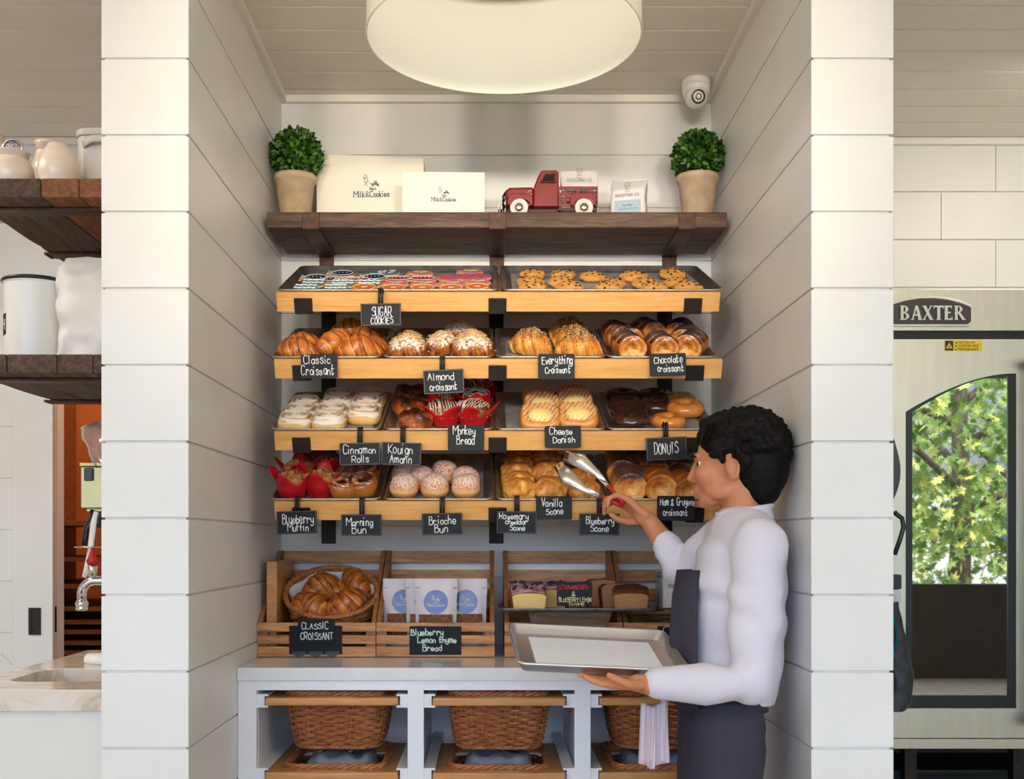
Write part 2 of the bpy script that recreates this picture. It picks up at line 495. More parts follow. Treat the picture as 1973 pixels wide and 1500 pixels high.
# ================================================================== the setting
PITCH, GROOVE0 = 0.1817, 1.1295
def board_rows(z0, z1):
    k = math.floor((z0 - GROOVE0)/PITCH)
    out = []
    while GROOVE0 + k*PITCH < z1:
        a, b = max(z0, GROOVE0 + k*PITCH + 0.0025), min(z1, GROOVE0 + (k+1)*PITCH - 0.0025)
        if b - a > 0.004: out.append((k, a, b))
        k += 1
    return out
ZCEIL = 2.784
Xl, Xr, Yw, Yf = -0.711, 0.766, 3.80, 2.62
Xlo, Xro = -0.9185, 0.9615
YB = 4.20
def partition(name, x0, x1):
    mb = MB()
    mb.box((x0+0.007, Yf+0.007, 0), (x1-0.007, YB+0.05, ZCEIL))
    for k, a, b in board_rows(0, ZCEIL): mb.box((x0, Yf, a), (x1, YB+0.05, b))
    return struct(mb.build(name, M_wall, bevel=0.0018))
partition('wall_left', Xlo, Xl)
partition('wall_right', Xr, Xro)
mb = MB(); mb.box((Xl-0.05, Yw+0.008, 0), (Xr+0.05, Yw+0.10, ZCEIL))
for k, a, b in board_rows(0, ZCEIL): mb.box((Xl-0.02, Yw, a), (Xr+0.02, Yw+0.05, b))
struct(mb.build('wall_back', M_wall, bevel=0.0015))
# ceiling of tongue-and-groove boards over niche, side rooms and shop
mb = MB(); mb.box((-4.6, -3.0, ZCEIL+0.008), (6.6, YB+0.15, ZCEIL+0.1))
q = 0.1465; y = 3.74 - q*46
while y < YB:
    mb.box((-4.5, max(y+0.0005, -2.95), ZCEIL), (6.5, min(y+q-0.0005, YB+0.02), ZCEIL+0.02)); y += q
struct(mb.build('ceiling', M_ceil, bevel=0.006, seg=1))
M_floor = wood('oak_floor', (178,162,142), (200,184,164), (212,198,180), 1, 3, 0.4, 0.05, 8)
mb = MB()
for i in range(74):
    x = -4.6 + i*0.152
    mb.box((x, -3.0, -0.03), (x+0.150, YB+0.2, 0))
struct(mb.build('floor', M_floor))
# crown trim inside the niche
def trim(name, lo, hi): return struct(MB().box(lo, hi).build(name, M_trim, bevel=0.001))
trim('trim_1', (Xl, Yw-0.02, ZCEIL-0.024), (Xr, Yw, ZCEIL))
trim('trim_2', (Xl, Yf+0.02, ZCEIL-0.024), (Xl+0.02, Yw-0.02, ZCEIL))
trim('trim_3', (Xr-0.02, Yf+0.02, ZCEIL-0.024), (Xr, Yw-0.02, ZCEIL))
trim('trim_4', (-4.4, YB-0.02, ZCEIL-0.026), (Xlo, YB, ZCEIL))
trim('trim_5', (Xro, YB-0.02, ZCEIL-0.026), (6.4, YB, ZCEIL))
# rear wall of the right room, boards with staggered joints
mb = MB(); mb.box((Xro-0.02, YB+0.008, 0), (6.5, YB+0.12, ZCEIL))
for k, a, b in board_rows(0, ZCEIL):
    js = {0: 1.93, 1: 1.722, 2: 1.93}[k % 3 if k % 2 == 0 else 1]
    xs = [Xro-0.01, js, js+1.6, 6.45]
    for x0, x1 in zip(xs, xs[1:]): mb.box((x0+0.0008, YB, a), (x1-0.0008, YB+0.03, b))
struct(mb.build('wall_right_rear', M_wall, bevel=0.0015))
# rear wall of the left room with the doorway
DX0, DX1, DZ = -1.66, -0.93, 2.10
mb = MB()
mb.box((-4.5, YB, 0), (DX0, YB+0.12, ZCEIL)); mb.box((DX0, YB, DZ), (Xlo+0.02, YB+0.12, ZCEIL))
struct(mb.build('wall_left_rear', M_wall))
# unseen street front: knee wall added to darken the oven reflection, header, window posts
mb = MB(); mb.box((-4.5, -2.95, 0), (6.5, -2.82, 0.86)); mb.box((-4.5, -2.95, 2.745), (6.5, -2.82, ZCEIL-0.001))
for x in (-4.4, -2.6, -0.8, 1.0, 2.8, 6.3): mb.box((x, -2.92, 0.861), (x+0.07, -2.85, 2.744))
struct(mb.build('wall_front', plain('dark_shop_front', (70,66,62), 0.6), bevel=0.002))
struct(MB().box((-4.62, -3.0, 0), (-4.5, YB+0.12, ZCEIL)).build('wall_far_left', M_wall))
struct(MB().box((6.5, -3.0, 0), (6.62, YB+0.12, ZCEIL)).build('wall_far_right', M_wall))
# store room behind the doorway
M_store = plain('orange_brown_store_wall', (196,124,70), 0.6, c2=(172,104,58), scale=3)
M_storewood = wood('store_stair_wood', (96,56,28), (128,80,44), (150,98,58), 0, 5, 0.5, 0.1, 8)
mb = MB()
mb.box((-2.6, 6.0, 0), (-0.5, 6.1, ZCEIL)); mb.box((-2.7, YB+0.13, 0), (-2.6, 6.1, ZCEIL)); mb.box((-0.6, YB+0.13, 0), (-0.5, 6.1, ZCEIL))
mb.box((-2.7, YB+0.13, ZCEIL), (-0.5, 6.1, ZCEIL+0.1)); mb.box((-2.7, YB+0.2, -0.05), (-0.5, 6.1, 0))
struct(mb.build('wall_store_room', M_store))
d = bpy.data.lights.new('store_room_bulb', 'POINT'); d.energy = 26; d.color = (1.0, 0.66, 0.36); d.shadow_soft_size = 0.12
o = bpy.data.objects.new('store_room_bulb', d); o.location = (-1.5, 4.75, 2.35); COL.objects.link(o)
rk = thing('slatted_rack', 'brown wooden slatted rack of trays in the store room behind the white door', 'rack', (-1.35, 5.3, 0))
mb = MB()
zz = 0.25
for i, dz in enumerate((.07,.05,.09,.05,.06,.05,.08,.045,.045,.05,.045,.06,.10,.12,.16,.2)):
    mb.box((-0.75, -0.25 - 0.012*i, zz), (0.72, 0.3, zz + 0.02)); zz += dz
mb.build('shelf_slats', M_storewood, rk)
for x in (-0.78, 0.74): MB().box((x, -0.3, 0), (x+0.04, 0.3, 2.0)).build('post', M_storewood, rk)
# ================================================================== display shelves, brackets, sheet pans
from mathutils import noise as mnoise
TILT = math.radians(21)
PL, PH = 0.457, 0.025
ROWS = []
ROWNAME = ('top', 'second', 'third', 'bottom')
for vf, yf, tl in ((557, 3.27, 22.4), (686, 3.24, 21), (825, 3.24, 21), (960, 3.24, 21)):
    rim = P(U0, vf, yf)
    Rm = RX(math.radians(tl))
    ROWS.append(TR(*(rim - (Rm @ Vector((0, -PL/2, PH))))) @ Rm)
CAMP = Vector((0, 0, ZC))
def hit(M, u, v, zl):
    """local (x, y) where the sight line of pixel (u, v) meets the plane z = zl of frame M"""
    inv = M.inverted()
    o = inv @ CAMP; d = (inv @ P(u, v, 1.0)) - o
    t = (zl - o.z)/d.z
    return o.x + d.x*t, o.y + d.y*t
FLOOR = 0.0065
PANS = [[(-0.298, 0.326), (0.368, 0.326)]] + [[(x, 0.160) for x in (-0.478, -0.147, 0.184, 0.512)]]*3
def spot(r, u, v, h, spin=0.0, s=1.0, lift=0.0, tip=0.0, tipx=0.0, rad=0.04, radx=None):
    x, y = hit(ROWS[r], u, v, FLOOR + lift + h*0.5)
    rx = (radx or rad)*s
    c, hw = min(PANS[r], key=lambda p: abs(p[0]-x))
    x = min(max(x, c - hw + 0.012 + rx), c + hw - 0.012 - rx)
    y = min(max(y, -PL/2 + 0.016 + rad*s), PL/2 - 0.016 - rad*s)
    return ROWS[r] @ TR(x, y, FLOOR + lift) @ RZ(spin) @ RY(tip) @ RX(tipx) @ SC(s)

for i, M in enumerate(ROWS):
    mb = MB()
    pr = [(-0.2365, -0.039), (0.212, -0.039), (0.212, -0.001), (-0.2255, -0.001), (-0.2255, 0.018), (-0.2365, 0.018)]
    vs = [(x, y, z) for x in (-0.628, 0.686) for y, z in pr]
    mb.add(vs, [(0,1,2,3), (3,4,5,0), (9,8,7,6), (6,11,10,9)] + [(i, 6+i, 6+(i+1)%6, (i+1)%6) for i in range(6)], False)
    o = mb.build('display_shelf', M_maple, weld=True)
    place(o, M)
    tag(o, 'tilted maple display shelf, %s of the four under the dark beam shelf' % ROWNAME[i], 'shelf', 'tilted maple shelves')
SHELF_F, SHELF_B = 3.46, 3.785
z_top, z_bot = P(0, 408, SHELF_F).z, P(0, 438, SHELF_F).z
mb = MB()
xl, xr = P(514, 0, SHELF_F).x, P(1401, 0, SHELF_F).x
mb.box((xl, SHELF_F, z_bot), (xr, 3.655, z_top)); mb.box((xl+0.004, 3.657, z_bot+0.001), (xr-0.004, SHELF_B, z_top-0.001))
o = mb.build('beam_shelf', M_reclaim, bevel=0.003)
tag(o, 'thick dark reclaimed wood shelf across the top of the niche', 'shelf')

SIDE = ('left', 'middle', 'right')
def bracket(name, X, label, arm_pts, lip_pts, plate, bolts, mat):
    t = thing(name, label, 'bracket', (X, Yw, plate[0]), group='iron shelf brackets')
    off = Vector((X, Yw, plate[0]))
    w = 0.0265
    def strip(pts, nm, th=0.006):
        mb = MB()
        pts = [Vector((0, p[0], p[1])) - Vector((0, off.y, off.z)) for p in pts]
        for a, b in zip(pts, pts[1:]):
            d = (b-a).normalized(); n = Vector((0, -d.z, d.y))*th/2
            vs = []
            for x in (-w, w):
                for q in (a-n, b-n, b+n, a+n): vs.append((x, q.y, q.z))
            mb.add(vs, [(0,1,2,3),(7,6,5,4),(0,4,5,1),(1,5,6,2),(2,6,7,3),(3,7,4,0)], False)
        mb.build(nm, mat, t, bevel=0.0015)
    strip(arm_pts, 'arm'); strip(lip_pts, 'lip')
    MB().box((-w+0.002, -0.006, 0), (w-0.002, -0.0005, plate[1]-plate[0])).build('back_plate', M_iron if mat is M_iron else mat, t, bevel=0.001)
    for bz in bolts:
        MB().lathe([(0.0085, 0), (0.0085, 0.003), (0.005, 0.004), (0.004, 0.002)], 16, M=TR(0, -0.006, bz-plate[0]) @ RX(PI/2)).build('bolt', M_blackmetal, t)
    return t
for k, X in enumerate((-0.556, 0.029, 0.622)):
    zb = z_bot - 0.0035
    bracket('shelf_bracket', X, 'rusty iron bracket hooked under the dark beam shelf, %s one' % SIDE[k],
            [(SHELF_F-0.004, zb), (Yw-0.004, zb)], [(SHELF_F-0.0035, zb-0.003), (SHELF_F-0.0035, z_top-0.004)],
            (2.12, z_top+0.028), (), M_rust)
for r, M in enumerate(ROWS):
    for k, X in enumerate((-0.549, 0.027, 0.607)):
        c = lambda y, z: ((M @ Vector((0, y, z))).y, (M @ Vector((0, y, z))).z)
        zb = c(0.25, -0.0425)[1]
        bracket('shelf_bracket', X, 'black iron bracket under the %s maple shelf, %s one' % (ROWNAME[r], SIDE[k]),
                [c(-0.2405, -0.0425), c(0.262, -0.0425)], [c(-0.2405, -0.0455), c(-0.2405, 0.001)],
                (zb-0.195 if r < 3 else 1.26-0.012, zb+0.02), (zb-0.092,) if r < 3 else (), M_iron)

# ---- sheet pans with rolled rims, each with its parchment
def make_pan(W, L=PL, H=PH, mat=None):
    mb = MB()
    ro, fl = 0.022, 0.014
    def ring(hx, hy, r, z): return [(x, y, z) for x, y in rrect(-hx, -hy, hx, hy, r, 6)]
    rings = [ring(W/2-fl-0.002, L/2-fl-0.002, ro-0.008, 0.003), ring(W/2-fl, L/2-fl, ro-0.006, 0.004), ring(W/2-0.003, L/2-0.003, ro, H-0.001),
             ring(W/2-0.001, L/2-0.001, ro, H+0.001), ring(W/2+0.002, L/2+0.002, ro+0.003, H+0.0005), ring(W/2+0.003, L/2+0.003, ro+0.004, H-0.003), ring(W/2+0.001, L/2+0.001, ro+0.002, H-0.006), ring(W/2-0.002, L/2-0.002, ro, H-0.005),
             ring(W/2-fl+0.001, L/2-fl+0.001, ro-0.006, 0.002), ring(W/2-fl-0.002, L/2-fl-0.002, ro-0.008, 0.0)]
    k = len(rings[0]); vs = [p for r in rings for p in r]; fs = []
    for i in range(len(rings)-1):
        for j in range(k):
            fs.append((i*k+j, i*k+(j+1)%k, (i+1)*k+(j+1)%k, (i+1)*k+j))
    mb.add(vs, fs, True)
    n = len(rings)-1
    mb.add(rings[0], [tuple(range(k))], True); mb.add(rings[n], [tuple(range(k-1,-1,-1))], True)
    return mb.build('sheet_pan', mat or M_alu, weld=True)
def make_parchment(W, L, seed):
    rr = random.Random(seed)
    mb = MB()
    def fn(u, v):
        x, y = (u-0.5)*W, (v-0.5)*L
        z = 0.0052 + 0.0012*abs(mnoise.noise(Vector((x*14+seed, y*14, 0))))
        return (x, y, z)
    mb.surf(fn, 20, 20)
    mb.surf(lambda u, v: ((u-0.5)*W, (v-0.5)*L, 0.0046), 2, 2)
    return mb.build('parchment_sheet', M_parch)
FOOD = [('iced sugar cookies', 'chocolate chip cookies'),
        ('plain croissants', 'almond croissants', 'seeded croissants', 'chocolate croissants'),
        ('cinnamon rolls', 'dark caramel buns and drizzled monkey bread', 'cheese danishes', 'chocolate and glazed donuts'),
        ('red wrapped muffins and morning buns', 'sugared brioche buns', 'scones', 'poppy seed croissants')]
PANX = [(-0.298, 0.368), (-0.478, -0.147, 0.184, 0.512), (-0.478, -0.147, 0.184, 0.512), (-0.478, -0.147, 0.184, 0.512)]
pan_w, pan_n = make_pan(0.652), make_pan(0.320)
sheet_w, sheet_n = make_parchment(0.59, 0.40, 3), make_parchment(0.262, 0.40, 5)
first = {id(pan_w): 0, id(pan_n): 0, id(sheet_w): 0, id(sheet_n): 0}
def use(o, M, label, cat, grp):
    if first[id(o)]: o2 = dup(o, label, grp, M); o2['category'] = cat; return o2
    first[id(o)] = 1; place(o, M); tag(o, label, cat, grp); return o
for r in range(4):
    for k, X in enumerate(PANX[r]):
        p_, s_ = (pan_w, sheet_w) if r == 0 else (pan_n, sheet_n)
        M = ROWS[r] @ TR(X, 0, 0)
        use(p_, M, 'sheet pan holding the %s on the %s maple shelf' % (FOOD[r][k], ROWNAME[r]), 'sheet pan', 'tilted sheet pans')
        use(s_, M, 'parchment sheet under the %s on the %s maple shelf' % (FOOD[r][k], ROWNAME[r]), 'parchment', 'parchment sheets in the pans')
# ================================================================== bakery goods
def lump(p, f, a, seed=0.0): return a*mnoise.noise(Vector((p[0]*f+seed, p[1]*f-seed, p[2]*f+seed*0.5)))
def bun(mb, prof, nu=36, n=2.0, sx=1.0, sy=1.0, amp=0.0, freq=40, seed=0.0, fn=None, mi=0, M=None):
    """surface of revolution with super-elliptic plan; prof = (radius, z, w); fn(ang, i, x, y, z, w) may move the point"""
    def f(u, v):
        i = round(v*(len(prof)-1)); a = 2*PI*u
        r, z, w = prof[i]
        k = (abs(math.cos(a))**n + abs(math.sin(a))**n)**(-1.0/n)
        x, y = r*k*math.cos(a)*sx, r*k*math.sin(a)*sy
        d = lump((x, y, z), freq, amp, seed) if amp else 0
        s = 1 + d/max(r, 0.01)
        p = (x*s, y*s, max(0, z + d*(0.6 if z > 0.004 else 0)), w)
        if fn: p = fn(a, i, *p)
        return (p[0], p[1], p[2]), p[3]
    return mb.surf(f, nu, len(prof), cu=True, mi=mi, M=M)
def dome_prof(R, H, n=8, belly=0.35, w0=0.2, w1=0.7):
    out = [(0.0001, 0, w0), (R*0.86, 0, w0)]
    for i in range(1, n+1):
        t = i/n
        if t < belly: q = t/belly; r = R*(0.86 + 0.14*math.sin(q*PI/2)); z = H*belly*q
        else: q = (t-belly)/(1-belly); r = R*math.cos(q*PI/2); z = H*(belly + (1-belly)*math.sin(q*PI/2))
        out.append((max(r, 0.0001), z, w0 + (w1-w0)*min(1, t*1.1)))
    return out
BR = [(0.0, (240,190,110)), (0.35, (206,124,46)), (0.65, (150,74,22)), (1.0, (78,34,12))]
M_crust = baked('croissant_crust', [(0.0, (240,184,100)), (0.38, (212,124,44)), (0.7, (158,76,22)), (1.0, (90,38,13))], 0.34, 70, 0.45, 0.35, 0.25)
M_alm = baked('almond_crust', BR, 0.5, 60, 0.4, 0.4, 0, dust=(236,228,214), dust_scale=130, dust_lo=0.37, dz=(0.0, 0.05))
M_seed = baked('seeded_crust', [(0.0,(240,184,92)),(0.4,(220,138,48)),(0.8,(170,86,24)),(1.0,(110,50,16))], 0.4, 60, 0.4, 0.4, 0.2, specks=(40,36,32), speck_scale=330, speck_lo=0.47, dz=(0.03, 0.062), dust=(226,206,164), dust_scale=300, dust_lo=0.55)
M_choc = baked('chocolate_croissant_crust', BR, 0.42, 60, 0.4, 0.35, 0.15, dust=(240,234,224), dust_scale=110, dust_lo=0.50, dz=(0.022, 0.062))
M_icing = plain('white_icing', (226,214,198), 0.28, c2=(214,196,172), scale=40, bmp=0.1, coat=0.2)
M_roll = baked('roll_dough', [(0.0,(246,216,150)),(0.4,(238,190,108)),(0.7,(206,128,50)),(1.0,(140,78,30))], 0.5, 60, 0.4, 0.3)
M_kouign = baked('caramelised_crust', [(0.0,(222,136,48)),(0.35,(160,76,20)),(0.65,(86,34,12)),(1.0,(32,14,9))], 0.3, 75, 1.1, 0.9, 0.5)
M_red = plain('red_tulip_paper', (196,12,30), 0.5, c2=(172,8,24), scale=30, bmp=0.1)
M_redtan = plain('red_paper_inside', (205,24,36), 0.5)
M_crumb = baked('crumb_topping', [(0.0,(206,150,86)),(0.5,(166,108,54)),(1.0,(98,58,26))], 0.8, 130, 0.9, 1.0)
M_morning = baked('morning_bun_crust', [(0.0,(232,160,74)),(0.4,(196,112,38)),(0.7,(120,58,18)),(1.0,(46,20,10))], 0.34, 80, 0.5, 0.45, 0.3, dust=(236,220,200), dust_scale=200, dust_lo=0.5, dz=(0.036, 0.052))
M_brioche = baked('brioche_crust', [(0.0,(244,196,120)),(0.4,(220,140,72)),(0.8,(180,98,44)),(1.0,(130,70,34))], 0.6, 50, 0.3, 0.3, 0, dust=(226,204,192), dust_scale=170, dust_lo=0.40, dz=(-0.05, 0.06))
M_scone = baked('scone_crust', [(0.0,(250,206,112)),(0.4,(234,164,66)),(0.75,(190,110,40)),(1.0,(130,66,22))], 0.6, 60, 0.6, 0.7)
M_scone2 = baked('sugared_scone_crust', [(0.0,(244,196,112)),(0.4,(222,146,66)),(0.75,(176,100,40)),(1.0,(120,62,24))], 0.55, 90, 0.7, 0.7)
M_ham = baked('poppy_croissant_crust', [(0.0,(240,184,100)),(0.4,(222,140,56)),(0.7,(176,92,30)),(1.0,(104,50,16))], 0.42, 60, 0.35, 0.35, 0.15, specks=(52,50,56), speck_scale=300, speck_lo=0.38, dz=(0.028, 0.066))
M_donut = plain('glazed_donut', (206,116,40), 0.25, c2=(226,150,66), scale=25, coat=0.5)
M_chocglaze = plain('chocolate_glaze', (46,24,18), 0.25, c2=(62,34,26), scale=40, bmp=0.1, coat=0.5)
M_cookie = baked('cookie_crust', [(0.0,(232,176,96)),(0.5,(206,140,66)),(1.0,(150,88,36))], 0.7, 80, 0.7, 0.6)
M_chip = plain('dark_chocolate', (44,24,16), 0.35)
M_custard = plain('cheese_custard', (252,232,150), 0.35, c2=(250,220,120), scale=30)

def croissant_mesh(mb, L=0.17, R=0.04, bend=1.3, nseg=5, seed=1.0, zs=0.95, taper=0.7, ridge=0.16, w0=0.3, M=None, lean=0.35):
    rho = L/bend
    def fn(u, v):
        t = u*0.998 + 0.001
        a = (t-0.5)*bend; b = 2*PI*v
        f = (abs(t-0.5)*2*nseg + 0.55 + lean*math.sin(b + 0.6)*(1 if t > 0.5 else -1) + 0.12*mnoise.noise(Vector((t*6+seed, b, seed)))) % 1.0
        prof = max(math.sin(PI*t), 0.001)**taper
        r = R*(0.10 + 0.90*prof)*(1 + ridge*(0.5-f))
        r *= 1 + 0.07*mnoise.noise(Vector((t*9+seed, math.cos(b)*1.5, math.sin(b)*1.5+seed)))
        if u == 0 or u == 1: r *= 0.05
        cx, cy = rho*math.sin(a), rho*(1-math.cos(a)) - rho*(1-math.cos(bend/4))
        dx, dy = -math.sin(a), math.cos(a)
        z = R*0.86*zs*(0.25+0.75*prof) + math.sin(b)*r*zs
        w = w0 + 0.42*f**3 + 0.14*math.sin(b) + 0.2*(1-prof) + 0.13*math.sin(f*26 + b*1.5 + seed) + 0.35*mnoise.noise(Vector((t*7+seed, math.cos(b)*1.6, math.sin(b)*1.6)))
        return Vector((cx + dx*math.cos(b)*r, cy + dy*math.cos(b)*r, max(z, 0.0))), min(max(w, 0.02), 1)
    return mb.surf(fn, 73, 24, cv=True, M=M)
def top_of(o):
    """simple height lookup over the built mesh (max z of vertices near x, y)"""
    pts = [v.co for v in o.data.vertices]
    def z(x, y):
        best, bz = 2.5e-5, 0
        for p in pts:
            if p.z < 0.006: continue
            d = (p.x-x)**2 + (p.y-y)**2 - p.z*0.0008
            if d < best: best, bz = d, p.z
        return bz
    return z

# ---- plain croissants
def mk_croissant(L, R, bend, nseg, seed, **k):
    def f():
        o = croissant_mesh(MB(), L, R, bend, nseg, seed, **k).build('croissant', M_crust, weld=0.0005)
        o['category'] = 'croissant'; return o
    return f
K_cr = Kind(mk_croissant(0.17, 0.045, 1.2, 2.9, 1.0, ridge=0.15, zs=0.86)); K_cr2 = Kind(mk_croissant(0.16, 0.047, 0.8, 2.6, 4.2, ridge=0.13, taper=0.6, zs=0.84)); K_cr3 = Kind(mk_croissant(0.15, 0.036, 0.5, 2.4, 8.2, ridge=0.13, taper=0.6))
G = 'plain croissants on the second shelf'
for K, u, v, s, a, tip, lift, lab in (
    (K_cr, 582, 660, 0.95, 0.15, 0, 0, 'golden plain croissant at the left rear of its pan'),
    (K_cr2, 570, 676, 0.90, -0.2, 0, 0, 'golden plain croissant at the left front corner, behind the Classic Croissant card'),
    (K_cr3, 643, 657, 1.05, 0.9, 0, 0.02, 'slim golden croissant lying diagonally in the middle of the croissant pan'),
    (K_cr, 700, 652, 1.05, -0.5, 0, 0.004, 'large golden croissant at the right of its pan, behind another'),
    (K_cr2, 686, 670, 1.02, 0.1, 0, 0, 'broad golden croissant at the right front of the croissant pan'),
    (K_cr2, 678, 632, 0.95, -0.2, 0, 0.01, 'brown croissant at the rear of its pan, below the Sugar Cookies sign')):
    K(spot(1, u, v, 0.075*s, a, s, lift, tip), lab, G)

# ---- almond croissants with flakes
def mk_almond():
    o = croissant_mesh(MB(), 0.118, 0.043, 0.5, 1.4, 2.0, taper=0.45, w0=0.45, ridge=0.10, zs=0.84).build('almond_croissant', M_alm, weld=0.0005)
    o['category'] = 'croissant'
    mb = MB(); rr = random.Random(5); zf = top_of(o)
    for i in range(110):
        x, y = rr.gauss(0, 0.030), rr.gauss(0, 0.022)
        z = zf(x, y)
        if z < 0.02: continue
        M = TR(x, y, z+0.0005) @ RZ(rr.random()*6) @ RX(rr.uniform(-.5,.5)) @ RY(rr.uniform(-.5,.5))
        mb.lathe([(0.0001, 0), (0.0055, 0), (0.0055, 0.0012), (0.0001, 0.0014)], 8, sx=1.3, sy=0.85, M=M)
    mb.build('almond_flakes', plain('almond', (236,206,150), 0.5, c2=(214,160,92), scale=150), o)
    return o
K_al = Kind(mk_almond)
for u, v, a, s, lab in ((787, 655, 0.3, 0.9, 'almond croissant at the left rear of its pan'), (783, 671, -0.1, 1.05, 'sugar dusted almond croissant at the left front of its pan'),
    (850, 658, 0.9, 1.0, 'almond croissant alone in the middle of its pan'), (886, 636, -0.3, 1.0, 'dark almond croissant at the rear right of its pan'),
    (908, 655, 0.2, 1.0, 'almond croissant behind the one at the right front of its pan'), (910, 671, 0.0, 1.1, 'almond croissant at the right front of its pan')):
    K_al(spot(1, u, v, 0.075*s, a, s), lab, 'almond croissants')
# ---- everything croissants
def scatter_seeds(o, n, seed, sx, sy, zmin, parts):
    zf = top_of(o); rr = random.Random(seed)
    for nm, m_, k in parts:
        mb = MB()
        for i in range(int(n*k)):
            x, y = rr.gauss(0, sx), rr.gauss(0, sy); z = zf(x, y)
            if z < zmin: continue
            mb.blob((x, y, z), (.0022, .0014, .0012), 6, 4, M=TR(x, y, z) @ RZ(rr.random()*6) @ TR(-x, -y, -z))
        mb.build(nm, m_, o)
    return o
K_ev = Kind(lambda: scatter_seeds(tag(croissant_mesh(MB(), 0.14, 0.046, 0.9, 1.9, 6.0, taper=0.45, w0=0.15, ridge=0.2).build('seeded_croissant', M_seed, weld=0.0005), '', 'croissant'), 330, 3, 0.034, 0.024, 0.035, (('black_seeds', plain('black_seed', (28,26,26), 0.5), 0.55), ('sesame_seeds', plain('sesame_seed', (232,212,166), 0.5), 0.45))))
for u, v, a, s, lab in ((1024, 658, -0.5, 0.98, 'seeded croissant alone at the left of its pan'), (1098, 636, -0.5, 0.98, 'seeded croissant at the rear right of its pan'),
    (1105, 651, -0.4, 0.95, 'seeded croissant between two others at the right of its pan'), (1117, 668, -0.2, 1.0, 'seeded croissant at the right front, beside the Everything Croissant card')):
    K_ev(spot(1, u, v, 0.078*s, a, s), lab, 'seeded croissants')
# ---- chocolate croissants: short rolls with dark stripes
def roll_mesh(mb, L, R, seed, spiral=True, w0=0.25, zs=0.9):
    def fn(u, v):
        b = 2*PI*v
        if u < 0.2: q = u/0.2; y = -L/2 - 0.012*math.sin(q*PI/2)*0 + 0.016*(1-math.sin(q*PI/2)) - 0.0022*math.cos(q*13 - b)*(1-q); r = R*q**0.8; end = 1
        elif u > 0.8: q = (1-u)/0.2; y = L/2 - 0.014*(1-math.sin(q*PI/2)); r = R*q**0.8; end = 1
        else: y = -L/2 + L*(u-0.2)/0.6; r = R; end = 0; q = 1
        r *= 1 + 0.05*mnoise.noise(Vector((math.cos(b)*1.4+seed, math.sin(b)*1.4, y*30)))
        w = w0 + 0.25*math.sin(b)*0.6 + 0.2*(0 if end else 1) + (0.16*math.sin(q*13 - b) if end else 0.1*math.sin(y*260)) + 0.4*mnoise.noise(Vector((math.cos(b)*2+seed, math.sin(b)*2, y*40)))
        return Vector((math.cos(b)*r, y, max(0, R*zs*0.92 + math.sin(b)*r*zs))), min(max(w, 0.02), 1)
    return mb.surf(fn, 41, 24, cv=True)
def drape(mb, R, L, zs, ang, r=0.0011, x0=0.0, n=9, y_of=None):
    pts = []
    for i in range(n):
        b = PI*(0.12 + 0.76*i/(n-1))
        pts.append((math.cos(b)*(R+0.001), y_of(i/(n-1)), R*zs*0.92 + math.sin(b)*(R+0.001)*zs))
    mb.tube(pts, r, 5)
def mk_choc():
    o = roll_mesh(MB(), 0.10, 0.042, 3.0).build('chocolate_croissant', M_choc, weld=0.0005); o['category'] = 'croissant'
    mb = MB(); rr = random.Random(2)
    for i in range(9):
        y = -0.046 + 0.0115*i; k = rr.uniform(-0.02, 0.02)
        drape(mb, 0.0425, 0.1, 0.9, 0, 0.0011, y_of=lambda t, y=y, k=k: y + k*(t-0.5))
    mb.build('chocolate_stripes', M_chip, o)
    return o
K_ch = Kind(mk_choc)
for u, v, a, s, lab in ((1185, 640, 0.4, 0.9, 'chocolate croissant behind another at the rear left of its pan'), (1197, 650, 0.5, 1.0, 'chocolate croissant in the middle of the left column of its pan'), (1205, 667, 0.15, 1.02, 'chocolate croissant at the left front of its pan'),
    (1249, 637, 0.3, 1.0, 'chocolate croissant at the rear centre of its pan'), (1275, 667, 0.1, 1.0, 'chocolate croissant at the front centre, above the Chocolate Croissant card'),
    (1310, 638, -0.3, 1.0, 'chocolate croissant at the rear right of its pan'), (1325, 651, -0.3, 1.0, 'chocolate croissant in the middle of the right column of its pan'), (1340, 666, -0.4, 1.05, 'chocolate croissant at the right front of its pan')):
    K_ch(spot(1, u, v, 0.075*s, a, s, rad=0.053), lab, 'chocolate croissants')
